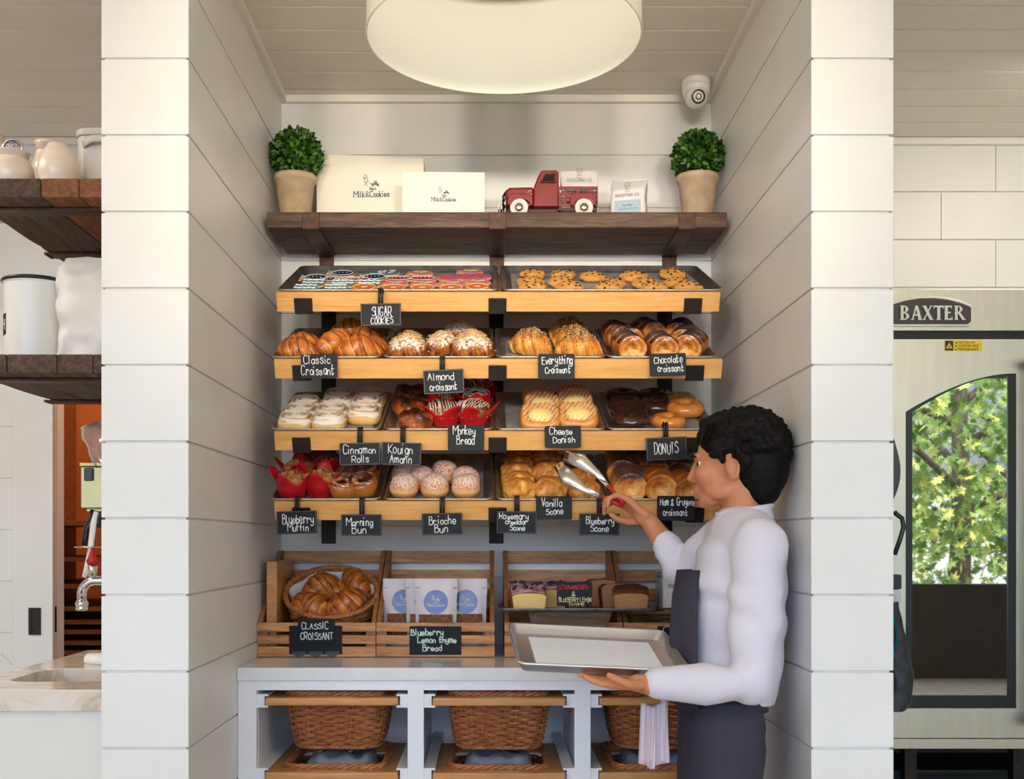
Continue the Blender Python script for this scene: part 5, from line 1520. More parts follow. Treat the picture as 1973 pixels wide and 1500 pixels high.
mb = MB(); mb.surf(lambda u, v: Vector((0.134*v*math.cos(2*PI*u)*(1+.05*math.sin(7*2*PI*u)), 0.122*v*math.sin(2*PI*u)*(1+.05*math.sin(7*2*PI*u)), 0.05 + 0.10*v**2.2)), 60, 8, cu=True)
o = mb.build('basket_liner', plain('liner_paper', (230,226,228), 0.7)); place(o, BM); tag(o, 'white paper liner inside the tipped oval basket', 'liner paper')
G = 'croissants in the oval basket'
for K, u, v, Yd, s, a, tip, tipx, lab in (
    (K_cr, 579, 1158, 3.475, 0.72, 1.35, 0.0, 0.75, 'croissant standing at the left edge of the oval basket'),
    (K_cr2, 618, 1122, 3.56, 0.90, 0.75, 0.1, 0.7, 'croissant at the rear middle of the oval basket'),
    (K_cr3, 686, 1116, 3.57, 1.0, -0.95, 0.0, 0.8, 'long croissant leaning at the upper right of the oval basket'),
    (K_cr2, 606, 1162, 3.455, 0.84, -0.75, 0.1, 0.8, 'glossy croissant at the front left of the oval basket'),
    (K_cr, 664, 1155, 3.46, 0.95, 0.65, 0.0, 0.8, 'largest glossy croissant at the front right of the oval basket'),
    (K_cr3, 650, 1133, 3.56, 0.9, 0.2, 0, 0.6, 'croissant in the middle of the oval basket, mostly hidden')):
    p_ = P(u, v, Yd)
    K(TR(*p_) @ RX(tipx) @ RZ(a) @ RY(tip) @ TR(0, 0, -0.04*s) @ SC(s), lab, G)
# granola pouches
M_pouch = plain('pouch_paper', (226,220,220), 0.45, c2=(214,208,210), scale=20, bmp=0.35, bscale=16)
M_bluesticker = plain('blue_round_sticker', (36,72,148), 0.28, coat=0.3)
M_gran = plain('granola', (150,90,44), 0.7, c2=(84,46,24), scale=110, bmp=1.0, bscale=120)
def mk_pouch():
    t = thing('granola_pouch', '', 'pouch')
    W, H = 0.132, 0.228
    def fn(u, v):
        a = 2*PI*u; s = math.sin(a); c = math.cos(a)
        x = math.copysign(abs(c)**.6, c)*W/2*(0.92+0.08*v if v < .8 else 1.0)
        th = 0.026*(1-v)**.7*(1 - abs(c)**3) + 0.0012
        y = s*th + 0.0015*mnoise.noise(Vector((x*40, v*7, 1 if s > 0 else 5)))
        return Vector((x, y, v*H))
    mb = MB().surf(fn, 60, 26, cu=True); mb.lathe([(0.0001, 0.0005), (W*.44, 0.0005)], 20, sy=0.3, cap=False)
    mb.build('pouch', M_pouch, t)
    fy = lambda z: -(0.026*(1-z/H)**.7 + 0.0012)
    def on(x, z, e=0.0012):
        c = min(1, abs(x)/(W/2)); return fy(z)*(1-(c**5)) - e
    # window with granola behind it
    wm = MB(); wm.surf(lambda u, v: Vector(((u-.5)*W*.78, on((u-.5)*W*.78, 0.03+v*0.088) - 0.0004, 0.03+v*0.088)), 16, 10)
    wm.build('clear_window', M_gran, t)
    sm = MB()
    sm.surf(lambda u, v: Vector((0.037*v*math.cos(2*PI*u), on(0.037*v*math.cos(2*PI*u), 0.156+0.037*v*math.sin(2*PI*u), 0.0022), 0.156+0.037*v*math.sin(2*PI*u))), 48, 6, cu=True)
    st = sm.build('round_sticker', M_bluesticker, t)
    lm = MB(); y0 = on(0, 0.147, 0.0032)
    ang = math.atan2(fy(0.18)-fy(0.12), 0.06)
    shop_logo(lm, TR(0, y0-0.0002, 0.147) @ RX(PI/2 - ang), 0.056, 0.0013)
    lm.build('printed_logo', plain('white_print', (240,242,248), 0.5), st)
    mb = MB()
    for z in (H*0.87, H*0.88): mb.tube([(-W/2*.97, -0.003, z), (0, -0.0045, z), (W/2*.97, -0.003, z)], 0.0012, 5)
    mb.build('zip_seal', M_pouch, t)
    return t
K_po = Kind(mk_pouch)
for u, Y, a, s, lab in ((778, 3.50, 0.05, 1.0, 'granola pouch with a blue round sticker, leftmost in its crate'), (822, 3.47, 0.03, 1.06, 'granola pouch mostly hidden behind the front one'), (840, 3.435, -0.02, 1.08, 'granola pouch with a blue round sticker, front centre of its crate'), (898, 3.48, -0.06, 1.12, 'granola pouch with a blue round sticker, rightmost in its crate')):
    Z = P(0, 1114, Y).z - CZ - 0.0105
    K_po(TR(P(u, 0, Y).x, Y, CZ+0.0105) @ RZ(a) @ RX(-0.02) @ SC(Z/0.228), lab, 'granola pouches')
# signs on the crates
def board_sign(name, label, x0, y0, x1, y1, Y, mat, lines, tilt=0.0, group=None, pen=0.003, jit=0.35, mats=None):
    k = Y/F; c = P((x0+x1)/2, (y0+y1)/2, Y)
    t = thing(name, label, 'sign', tuple(c), (tilt, 0, 0), group)
    W, H = (x1-x0)*k, (y1-y0)*k
    M = RX(PI/2)
    MB().box((-W/2, -H/2, -0.0035), (W/2, H/2, 0), M=M).build('board', mat, t, bevel=0.0008)
    for i, (txt, lx, ly, lh, lw, mt) in enumerate(lines):
        mb = MB(); write(mb, txt, (lx-(x0+x1)/2)*k, ((y0+y1)/2-ly)*k, lh*k, lw*k, pen, M @ TR(0,0,0.0004), jit, seed=i)
        mb.build('chalk_lettering', mt, t)
    return t
M_mint = plain('mint_chalk', (196,226,196), 0.7, c2=(226,238,240), scale=60); M_redchalk = plain('red_chalk', (214,52,66), 0.7); M_yelchalk = plain('yellow_chalk', (232,216,150), 0.7); M_bluechalk = plain('pale_blue_chalk', (196,214,236), 0.7)
t = board_sign('label_board', 'black label board fixed on the front of the croissant crate', 557, 1205, 659, 1260, CRY-0.0022, M_slate, ())
mb = MB()
for cx_ in (576, 608, 640): mb.prism([((cx_-608)*kc + 14*kc*math.cos(PI + PI*i/10), -22*kc + 10*kc*math.sin(PI+PI*i/10)) for i in range(11)], 0.0002, 0.001, M=RX(PI/2))
mb.build('paper_corner', M_blackplastic, t)
board_sign('slate_card', 'black card reading Classic Croissant in capitals, clipped over the crate front', 574, 1192, 645, 1239, CRY-0.0075, M_slate, (('CLASSIC',607,1205,12,50,M_chalk),('CROISSANT',610,1225,12,61,M_chalk)), 0.0)
board_sign('label_board', 'black board reading Blueberry Lemon thyme Bread in green chalk, on the granola crate', 789, 1206, 889, 1261, CRY-0.0022, M_slate, (('Blueberry',823,1217,12,62,M_mint),('Lemon thyme',842,1232,11,74,M_mint),('Bread',833,1247,12,36,M_mint)), pen=0.004)
board_sign('label_board', 'black board with pale blue chalk letters on the rightmost crate, half behind the person', 1267, 1206, 1367, 1261, CRY-0.0022, M_slate, (('C',1285,1218,18,13,M_bluechalk),('C',1278,1237,10,9,M_bluechalk)), pen=0.003)

# ---- loaf cakes on a tray raised on a dark wooden riser
TRY = 3.30
tz0 = P(0, 1174, TRY).z
rx0, rx1 = P(1016, 0, 3.34).x, P(1178, 0, 3.34).x
ry = thing('wooden_riser', 'dark wooden trough stand under the grey cake tray', 'stand', ((rx0+rx1)/2, 3.40, CZ))
hw = (rx1-rx0)/2
zt0 = tz0-CZ-0.0065
mb = MB(); k = 4
vs = [(-hw+0.02,-0.075,0.08),(hw-0.02,-0.075,0.08),(hw-0.02,0.10,0.08),(-hw+0.02,0.10,0.08),(-hw,-0.085,zt0),(hw,-0.085,zt0),(hw,0.11,zt0),(-hw,0.11,zt0)]
mb.add(vs, [(3,2,1,0),(4,5,6,7),(0,1,5,4),(1,2,6,5),(2,3,7,6),(3,0,4,7)], False); mb.build('trough', M_reclaim, ry, bevel=0.002)
for x in (-hw+0.05, hw-0.05): MB().box((x-0.02, -0.06, 0.0), (x+0.02, 0.09, 0.08)).build('foot', M_reclaim, ry)
tx0, tx1 = P(962, 0, TRY).x, P(1264, 0, TRY).x
W, L = tx1-tx0, 0.235
mb = MB()
rings = [(-0.020, 0.0), (0.0, 0.001), (0.004, 0.010), (0.003, 0.0115), (-0.005, 0.0105), (-0.022, 0.0035)]
pts = [[(x, y, z) for x, y in rrect(-W/2-e, -e, W/2+e, L+e, 0.02+max(e, -0.01), 5)] for e, z in rings]
k = len(pts[0]); vs = [p for r in pts for p in r]; fs = [tuple(range(k-1,-1,-1))]
for i in range(len(pts)-1):
    for j in range(k): fs.append((i*k+j, i*k+(j+1)%k, (i+1)*k+(j+1)%k, (i+1)*k+j))
fs.append(tuple(range((len(pts)-1)*k, len(pts)*k)))
mb.add(vs, fs, True)
o = mb.build('cake_tray', plain('pewter_tray', (122,118,116), 0.4, 0.85, c2=(92,88,86), scale=30), weld=True)
o.location = ((tx0+tx1)/2, TRY-0.01, tz0-0.006); tag(o, 'flat grey metal tray holding the loaf cakes on the counter', 'tray')
tzs = tz0-0.006+0.004
M_lemon = baked('lemon_cake', [(0.0,(240,210,140)),(0.5,(232,192,110)),(0.8,(170,96,36)),(1.0,(96,48,18))], 0.75, 110, 0.25, 0.5)
M_banana = baked('banana_cake', [(0.0,(186,138,92)),(0.5,(150,98,60)),(0.8,(108,56,26)),(1.0,(70,34,16))], 0.75, 130, 0.7, 0.7)
M_berry = plain('berry_glaze', (214,172,166), 0.4, c2=(120,66,74), scale=45, bmp=0.4)
M_blue = plain('baked_blueberry', (52,34,66), 0.35)
def loaf(name, label, u0, u1, v0, Y, depth, mat, yaw=0.0, glaze=False, rise=0.0):
    k = Y/F; w = (u1-u0)*k; h = P(0, v0, Y).z - tzs
    t = thing(name, label, 'cake', (P((u0+u1)/2, 0, Y).x, Y, tzs), (0, 0, yaw), 'loaf cakes on the grey tray')
    out = [(-.44,0),(-.45,.02),(-.5,.72),(-.5,.80),(-.44,.90),(-.3,.97),(0,1.0),(.3,.97),(.44,.90),(.5,.80),(.5,.72),(.45,.02),(.44,0),(.25,0),(0,0),(-.25,0),(-.44,0)]
    pr = [(x*w, max(0, z)*h) for x, z in smooth_line(out, 3)[:-1]]
    n = len(pr); cx, cz = 0, h*.5
    vs, fs, ws = [], [], []
    # cut face: rings from the centre to the crust
    for q, wv in ((0.02, .15), (0.5, .2), (0.85, .25), (0.955, .45), (0.99, .85), (1.0, 1.0)):
        for x, z in pr: vs.append((x*q, 0, cz + (z-cz)*q)); ws.append(wv)
    for yy in (0.004, depth*.5, depth-0.004, depth):
        for x, z in pr:
            d = 0.003*mnoise.noise(Vector((x*50, yy*50, z*50)))
            vs.append((x*(1+d*10), yy, max(0, z*(1 + (rise*math.sin(yy/depth*PI/2) if z > h*.3 else 0)) + (d*2 if z > h*.5 else 0)))); ws.append(0.85 if yy < depth else .8)
    R = 10
    for i in range(R-1):
        for j in range(n-1): fs.append((i*n+j, i*n+j+1, (i+1)*n+j+1, (i+1)*n+j))
        fs.append((i*n+n-1, i*n, (i+1)*n, (i+1)*n+n-1))
    fs.append(tuple(range((R-1)*n, R*n)))
    MB().add(vs, fs, True, 0, ws).build('loaf', mat, t)
    if glaze:
        gm = MB()
        def fn(u, v):
            x = (u-.5)*w*1.0; y = -0.002 + v*(depth+0.002)
            z = h*(1.0 - 0.13*abs(x/(w/2))**2.6) + 0.005 + 0.005*mnoise.noise(Vector((x*60, y*60, 3))) + h*rise*math.sin(v*PI/2)
            return Vector((x, y, z))
        gm.surf(fn, 22, 14); ob = gm.build('berry_glaze', M_berry, t); so = ob.modifiers.new('s', 'SOLIDIFY'); so.thickness = 0.006; so.offset = -1
        bm_ = MB(); rr = random.Random(int(u0))
        for i in range(16):
            x, y = rr.uniform(-.45,.45)*w, rr.uniform(0.01, depth-.01)
            z = h*(1.0 - 0.13*abs(x/(w/2))**2.6) + 0.006 + h*rise*math.sin(y/depth*PI/2)
            bm_.blob((x, y, z), (rr.uniform(.005,.008),)*3, 10, 7)
        bm_.build('blueberries', M_blue, t)
loaf('loaf_cake', 'pale lemon loaf end with a glazed berry top, at the left of the tray', 986, 1054, 1142, 3.325, 0.07, M_lemon, 0.12, True, 0.55)
loaf('loaf_cake', 'pale loaf piece with a blueberry top, partly behind the Strawberry board', 1040, 1092, 1135, 3.42, 0.05, M_lemon, -0.25, True, 0.3)
loaf('loaf_cake', 'brown loaf end with a dark domed crust, at the right of the tray', 1181, 1250, 1142, 3.325, 0.08, M_banana, -0.1, False, 0.5)
loaf('loaf_slice', 'brown cake slice standing behind the dark loaf end', 1157, 1222, 1123, 3.42, 0.03, M_banana, 0.2)
loaf('loaf_slice', 'brown cake slice farthest left, next to the Strawberry board', 1130, 1192, 1115, 3.47, 0.03, M_banana, 0.1)
board_sign('cake_sign', 'black board reading Strawberry and Blueberry Lemon Thyme in coloured chalk on the cake tray', 1073, 1121.5, 1141, 1167, 3.315, M_slate,
    (('STRAWBERRY',1105,1131,8,58,M_redchalk),('&',1104.5,1143,10,7,M_mint),('BLUEBERRY LEMON',1108,1155,8,62,M_yelchalk),('THYME',1111,1164,6,30,M_yelchalk)), pen=0.0021, jit=0.3)
# ---- fourth crate: seagrass basket and a jar with a white label
BM2 = TR(P(1270, 0, 3.55).x, 3.56, CZ+0.012)
bk = thing('seagrass_basket', 'dark woven seagrass basket in the rightmost crate', 'basket'); place(bk, BM2)
prof = lambda q: (0.125+0.012*q, 0.10+0.01*q, 0.05, 0.002+0.118*q)
mb = MB(); weave(mb, prof, 26, 16, 0.0042, band=1); stakes_mesh(mb, prof, 26, 0.003); mb.build('woven_body', plain('seagrass', (126,92,50), 0.7, c2=(84,58,28), scale=40), bk)
mb = MB(); braid(mb, [(x, y, 0.122) for x, y in basket_outline(0.138, 0.112, 0.05, 100)], 0.006, 24); mb.build('braided_rim', plain('seagrass_rim', (140,104,60), 0.7), bk)
JY = 3.52
jz0, jz1 = CZ+0.142, P(0, 1100, JY).z
jx = P(1298, 0, JY).x
jr = thing('glass_jar', 'clear jar with a white printed label in the rightmost crate', 'jar', (jx, JY, jz0))
jh = jz1-jz0; jw = 64*JY/F/2
M_glass = plain('clear_glass', (236,240,240), 0.05, trans=0.95)
mb = MB(); mb.prism(rrect(-jw, -0.05, jw, 0.05, 0.012), 0, jh-0.018); mb.build('jar_body', M_glass, jr, bevel=0.004)
MB().prism(rrect(-jw*.98, -0.049, jw*.98, 0.049, 0.012), jh-0.0175, jh).build('lid', M_glass, jr, bevel=0.003)
MB().prism(rrect(-jw*.84, -0.045, jw*.84, 0.045, 0.01), 0.004, jh-0.02).build('paper_contents', M_paper, jr)
lb = MB().box((-jw*.8, -0.0535, 0.006), (jw*.8, -0.0525, jh*0.97)).build('label', M_paper, jr)
MB().box((-jw*.3, -0.0545, jh*.2), (jw*.5, -0.0536, jh*.45)).build('label_block', plain('grey_label_block', (190,192,200), 0.6), lb)
mb = MB(); write(mb, 'ROASTING CO.', 0.004, jh*.62, 0.010, jw*1.1, 0.0012, TR(0, -0.0537, 0) @ RX(PI/2)); mb.build('label_lettering', M_grey_ink, lb)
# block under the jar so that it stands above the basket rim
o = MB().box((jx-0.035, JY-0.04, CZ+0.011), (jx+0.035, JY+0.04, jz0)).build('jar_block', M_crate, bevel=0.002); tag(o, 'wooden block carrying the clear jar inside the seagrass basket', 'block')
# ================================================================== left room
M_oldwood = wood('old_grey_beam', (48,36,29), (78,60,47), (112,88,70), 1, 6, 0.8, 0.7, 10)
M_redwood = wood('reddish_old_beam', (84,46,24), (122,74,42), (156,100,62), 1, 6, 0.75, 0.5, 10)
LSX0, LSX1 = -1.31, Xlo-0.001
LF, LB = 2.753, 3.395
def left_shelf(v_top, v_bot, label, mats, nm, split=None):
    zt, zb = P(0, v_top, LF).z, P(0, v_bot, LF).z
    t = thing(nm, label, 'shelf', (0, LF, zb), group='old beam shelves on the left')
    xs = [LSX0] + (split or []) + [LSX1]
    for i, (a, b) in enumerate(zip(xs, xs[1:])):
        mb = MB(); rr = random.Random(i+int(v_top))
        n = 14
        vs, fs = [], []
        for k in range(n+1):
            y = (LB-LF)*k/n
            e = rr.uniform(0, 0.008) if i == 0 else 0
            for x, z in ((a+e, 0.0), (b-0.0015, 0.0), (b-0.0015, zt-zb), (a+e, zt-zb)): vs.append((x, y, z))
        for k in range(n):
            for j in range(4): fs.append((k*4+j, k*4+(j+1)%4, k*4+4+(j+1)%4, k*4+4+j))
        fs += [(3,2,1,0), (n*4, n*4+1, n*4+2, n*4+3)]
        mb.add(vs, fs, False).build('beam', mats[min(i, len(mats)-1)], t, bevel=0.003)
    return zt, zb
s1t, s1b = left_shelf(343, 380, 'upper old reddish timber shelf on the left wall carrying cream jugs', (M_oldwood, M_redwood, M_redwood), 'timber_shelf', [-1.115, -1.02])
s2t, s2b = left_shelf(682, 718, 'lower weathered grey timber shelf on the left wall carrying a canister', (M_oldwood,), 'timber_shelf', [-1.20, -1.075, -0.985])
for zb, nm in ((s1b, 'upper'), (s2b, 'lower')):
    for Yb, w_ in ((2.86, 'front'), (3.30, 'rear')):
        t = thing('shelf_bracket', 'flat iron bracket under the %s left timber shelf, %s one' % (nm, w_), 'bracket', (Xlo, Yb, zb), group='iron brackets of the left shelves')
        MB().box((LSX0-Xlo+0.02 if w_ == 'front' else -0.385, -0.027, -0.008), (-0.001, 0.027, -0.001)).build('arm', M_rust, t, bevel=0.001)
        x0 = LSX0-Xlo+0.016 if w_ == 'front' else -0.389
        MB().box((x0-0.01, -0.027, -0.008), (x0, 0.027, 0.0 + (-0.0005))).build('lip', M_rust, t, bevel=0.001)
        MB().box((-0.006, -0.026, -0.16), (-0.0005, 0.026, -0.0085)).build('back_plate', M_rust, t)
M_cream = plain('cream_glazed_pottery', (250,234,216), 0.28, c2=(242,218,196), scale=10, coat=0.4, stretch=(1,1,4))
def px_lathe(rows, Y, uc, zbase): return [(max(0.0001, (r)*Y/F), P(0, v, Y).z - zbase) for r, v in rows]
def pot(name, label, cat, uc, Y, rows, mat, zb, n=40, grp=None):
    t = thing(name, label, cat, (P(uc, 0, Y).x, Y, zb), group=grp)
    pr = px_lathe(rows, Y, uc, zb)
    pr = [(0.0001, 0.0), (pr[0][0]*0.9, 0.0)] + [p for p in pr if p[1] > 0.001]
    pr += [(pr[-1][0]-0.004, pr[-1][1]-0.001), (pr[-1][0]-0.006, pr[-1][1]-0.03), (0.0001, pr[-1][1]-0.035)]
    MB().lathe(pr, n).build('body', mat, t)
    return t, pr
zsh = s1t
t, _ = pot('pottery_jar', 'squat cream pottery jar with a flared rim, left end of the upper timber shelf', 'jar', 22, 2.93, ((38,352),(43,338),(40,322),(33,310),(28,304),(31,298),(35,295)), M_cream, zsh, grp='cream pottery on the upper shelf')
t2 = thing('tea_strainer', 'round silver mesh strainer standing in the squat cream jar', 'strainer', (P(24, 0, 2.93).x, 2.93, P(0, 283, 2.93).z))
k = 2.93/F
mb = MB(); mb.tube([(19*k*math.cos(2*PI*i/40), 0, 19*k*math.sin(2*PI*i/40)*0.92-0.004) for i in range(40)], 0.0028, 8, closed=True); mb.build('ring', M_chrome, t2)
mb = MB(); mb.blob((0, 0.004, -0.004), (18*k, 0.006, 17*k), 24, 12); mb.build('mesh', plain('silver_mesh', (190,190,194), 0.3, 0.9, c2=(90,88,90), scale=220, bmp=0.8, bscale=260), t2)
pot('pottery_jug', 'rounded cream jug in front, second pottery piece on the upper timber shelf', 'jug', 112, 2.90, ((33,352),(38,338),(38,322),(33,305),(26,290),(21,284),(20,279)), M_cream, zsh, grp='cream pottery on the upper shelf')
pot('pottery_jug', 'taller cream jug with a flared lip, partly behind the rounded jug', 'jug', 92, 3.06, ((24,352),(29,338),(29,322),(24,305),(20,290),(21,281),(25,275)), M_cream, zsh, grp='cream pottery on the upper shelf')
pot('pottery_jar', 'cream pottery piece cut off by the left edge, behind the squat jar', 'jar', -14, 3.1, ((36,352),(40,330),(34,300),(26,280),(20,266),(22,262)), M_cream, zsh, grp='cream pottery on the upper shelf')
M_galv = plain('pale_grey_painted_metal', (212,206,198), 0.45, c2=(200,194,186), scale=12)
by = 2.96; bx0 = P(139, 0, by).x; bz1 = P(0, 246, by).z - zsh
t = thing('metal_bin', 'pale grey metal bread bin with lid and strap handle, next to the left pillar', 'bin', (bx0, by, zsh))
MB().prism(rrect(0.004, 0.0, 0.26, 0.20, 0.035, 6), 0, bz1-0.02).build('body', M_galv, t, bevel=0.002)
MB().prism(rrect(0.0, -0.005, 0.264, 0.205, 0.04, 6), bz1-0.0195, bz1).build('lid', M_galv, t, bevel=0.004)
hz = P(0, 275, by).z - zsh
mb = MB(); mb.tube([(0.03, -0.001, hz-0.006), (0.045, -0.012, hz), (0.06, -0.02, hz+0.004), (0.10, -0.022, hz+0.005), (0.135, -0.012, hz), (0.15, -0.001, hz-0.006)], 0.010, 8, flat=0.35, up=(0, 1, 0)); mb.build('handle', M_galv, t)
# lower shelf: enamel canister and white bag
zs2 = s2t
Yc = 2.95; kc2 = Yc/F
t = thing('enamel_canister', 'white enamel canister with a black rim on the lower timber shelf', 'canister', (P(70, 0, Yc).x, Yc, zs2))
hc = P(0, 545, Yc).z - zs2; rc = 59*kc2
MB().lathe([(0.0001,0),(rc*.97,0),(rc*.98,.004),(rc*.985,hc-.012),(rc*1.0,hc-.008),(rc*1.03,hc-.006),(rc*.97,hc-.004),(rc*.95,hc-.03),(0.0001,hc-.03)], 56).build('body', M_whiteenamel, t)
mb = MB(); mb.tube([(rc*1.01*math.cos(2*PI*i/56), rc*1.01*math.sin(2*PI*i/56), hc-0.001) for i in range(56)], 0.0055, 8, closed=True); mb.build('rim', M_blackplastic, t)
lz0, lz1 = P(0, 651, Yc).z - zs2, P(0, 611, Yc).z - zs2
a0, a1 = PI+0.10, PI+0.80
lb = MB().surf(lambda u, v: Vector((rc*0.992*math.cos(a0+(a1-a0)*u), rc*0.992*math.sin(a0+(a1-a0)*u), lz0+(lz1-lz0)*v)), 14, 3).build('label', M_slate, t)
am = a1 - 0.15
mb = MB(); write(mb, 'H', 0, 0, 0.026, 0.016, 0.004, TR(rc*0.995*math.cos(am), rc*0.995*math.sin(am), (lz0+lz1)/2-0.002) @ RZ(am + PI/2) @ RX(PI/2)); mb.build('label_letter', M_paper, lb)
t = thing('paper_sack', 'white crumpled paper sack with a rolled top, right of the enamel canister', 'sack', (P(176, 0, 2.93).x, 2.93, zs2))
hs = P(0, 500, 2.93).z - zs2; ws = 0.155; ds = 0.12
def fn(u, v):
    q = 2*PI*u
    x = math.copysign(abs(math.cos(q))**.4, math.cos(q))*ws/2; y = math.copysign(abs(math.sin(q))**.4, math.sin(q))*ds/2
    pin = max(0, (v-.78)/.22)
    x *= (1 - 0.05*math.sin(v*7)) * (1 - 0.22*pin); y = y*(1-.85*pin) - 0.02*pin
    c = 0.013
    return Vector((x + c*mnoise.noise(Vector((x*26, y*26, v*7))), y + c*mnoise.noise(Vector((x*26+7, y*26, v*7))), v*hs - (0.010*abs(x)/ws if v > .9 else 0)))
mb = MB().surf(fn, 60, 30, cu=True); mb.lathe([(0.0001,.001),(ws*.45,.001)], 24, sy=.75, cap=False)
mb.build('sack', M_paper, t)
MB().tube([(-ws*.38, -0.02, hs-0.006), (0, -0.022, hs-0.002), (ws*.38, -0.02, hs-0.009)], 0.007, 8, flat=0.6).build('rolled_top', M_paper, t)
# white sliding door with black flush pull in front of the rear wall
DY = 4.08
dx1 = P(104, 0, DY).x
M_door = plain('white_barn_door', (232,230,224), 0.45, c2=(226,224,218), scale=5)
dz1 = 2.12
door = MB().box((dx1-1.05, DY, 0.012), (dx1-0.001, DY+0.038, dz1)).build('door_1', M_door, bevel=0.002)
struct(door)
mb = MB()
for z in [0.2*i for i in range(1, 11)]:
    pass
xs_ = dx1-0.148
for i in range(10):
    a = 0.16 + 0.19*i
    mb.box((dx1-0.9, DY-0.004, a), (xs_-0.002, DY-0.0005, min(a+0.187, dz1-0.01)))
mb.build('door_planks', M_door, door, bevel=0.001)
MB().box((xs_, DY-0.010, 0.014), (dx1-0.001, DY-0.0005, dz1-0.002)).build('door_stile', M_door, door, bevel=0.0015)
mb = MB(); a = Vector((xs_-0.62, 0, 0.2)); b = Vector((xs_-0.002, 0, 0.80)); d = (b-a).normalized(); n = Vector((-d.z, 0, d.x))*0.06
vs = [(p.x, DY-y, p.z) for y in (0.0045, 0.012) for p in (a-n, b-n, b+n, a+n)]
mb.add(vs, [(0,1,2,3),(7,6,5,4),(0,4,5,1),(1,5,6,2),(2,6,7,3),(3,7,4,0)], False); mb.build('door_brace', M_door, door)
hx0, hx1 = P(58, 0, DY).x, P(81, 0, DY).x; hz0, hz1 = P(0, 1222, DY).z, P(0, 1170, DY).z
mb = MB()
f = 0.009
for lo, hi in (((hx0,hz0),(hx1,hz0+f)), ((hx0,hz1-f),(hx1,hz1)), ((hx0,hz0+f),(hx0+f+0.003,hz1-f)), ((hx1-f-0.003,hz0+f),(hx1,hz1-f))): mb.box((lo[0], DY-0.015, lo[1]), (hi[0], DY-0.0105, hi[1]))
mb.box((hx0+f, DY-0.0125, hz0+f), (hx1-f, DY-0.0105, hz1-f)); mb.build('door_handle', M_iron, door)
MB().box((dx1-0.0012, DY+0.010, P(0,1218,DY).z), (dx1+0.0005, DY+0.024, P(0,1168,DY).z)).build('edge_pull', M_iron, door)
# marble counter with a sink
LCX0, LCX1, LCF, LCB = -1.312, Xlo-0.001, 2.66, 3.62
zc = CZ
M_vein = None
m, nt, p = new_mat('veined_marble'); vec = coords(nt, 'Object', (1, 1, 1))
f = noise(nt, coords(nt, 'Object', (3, 9, 3), (0, 0, 0.3)), 2.2, 7, 0.6, 1.2)
nt.links.new(ramp(nt, f, [(0.30, (232,226,216)), (0.5, (226,216,202)), (0.62, (198,184,166)), (0.72, (228,220,208))]), p.inputs['Base Color']); p.inputs['Roughness'].default_value = 0.14
M_vein = m
sx0, sx1, sy0, sy1 = P(24, 0, LCF+0.17).x - 0.0, LCX1-0.02, 2.83, 3.08
mb = MB()
hole = rrect(-1.235, 2.81, -0.96, 3.10, 0.06, 6)
outer = rrect(LCX0, LCF, LCX1, LCB, 0.004, 6)
k = len(hole); z0, z1 = zc-0.052, zc
vs = [(x, y, z1) for x, y in outer] + [(x, y, z1) for x, y in hole] + [(x, y, z0) for x, y in hole] + [(x, y, z0) for x, y in outer]
fs = []
for a in range(4):
    b = (a+1) % 4
    for j in range(k): fs.append((a*k+j, a*k+(j+1)%k, b*k+(j+1)%k, b*k+j))
mb.add(vs, fs, False); o = mb.build('marble_counter', M_vein, bevel=0.002); tag(o, 'cream veined marble counter with a sink cut-out, behind the left pillar', 'countertop')
t = thing('sink', 'undermounted stainless steel sink in the marble counter', 'sink', (0, 0, zc-0.0525))
mb = MB()
rings = [(0.012, 0.0), (0.0, -0.001), (-0.004, -0.14), (-0.03, -0.16)]
pts = [[(x, y, z) for x, y in rrect(-1.235-e, 2.81-e, -0.96+e, 3.10+e, 0.05, 6)] for e, z in rings]
k = len(pts[0]); vs = [p_ for r in pts for p_ in r]; fs = []
for i in range(3):
    for j in range(k): fs.append((i*k+j, i*k+(j+1)%k, (i+1)*k+(j+1)%k, (i+1)*k+j))
fs.append(tuple(range(3*k, 4*k)))
mb.add(vs, fs, True).build('bowl', M_steel, t)
MB().lathe([(0.0001,-.159),(.035,-.158),(.04,-.157)], 24, M=TR(-1.1, 2.95, 0), cap=False).build('drain', M_chrome, t)
o = thing('sink_cabinet', 'plain white cabinet front under the marble counter', 'cabinet', (0, 0, 0))
cx0, cx1, cf, cb_ = LCX0+0.015, LCX1, LCF+0.022, LCB
mb = MB(); mb.box((cx0, cf, 0.0), (cx1, cf+0.02, zc-0.0525)); mb.build('front_panel', M_door, o)
mb = MB(); mb.box((cx0, cf+0.0205, 0.0), (cx0+0.02, cb_, zc-0.0525)); mb.build('side_panel', M_cab, o)
# faucet
fy = 3.16; fz = P(0, 1118, fy).z
t = thing('faucet', 'chrome bridge faucet with a downturned spout over the sink', 'faucet', (P(165, 0, fy).x, fy, zc))
k = fy/F
pts = [(0.14, 0.0, fz-zc), (0.06, 0, fz-zc), (0.028, 0, fz-zc)] + [(0.028-0.038*math.sin(q), 0, fz-zc-0.038*(1-math.cos(q))) for q in (0.3,0.6,0.9,1.2,1.5)] + [(-0.0105, 0, fz-zc-0.055)]
MB().tube(pts, 0.0135, 14).build('spout', M_chrome, t)
MB().lathe([(0.0001,0),(.013,0),(.017,.003),(.017,.009),(.0145,.011),(.0185,.016),(.0185,.023),(.0145,.028),(.0135,.032),(0.0001,.032)], 24, M=TR(-0.0105, 0, fz-zc-0.086)).build('aerator', M_chrome, t)
MB().tube([(0.14, 0, 0.0), (0.14, 0, fz-zc+0.03)], 0.015, 12).build('riser', M_chrome, t)
rx = P(183, 0, fy).x - P(165, 0, fy).x
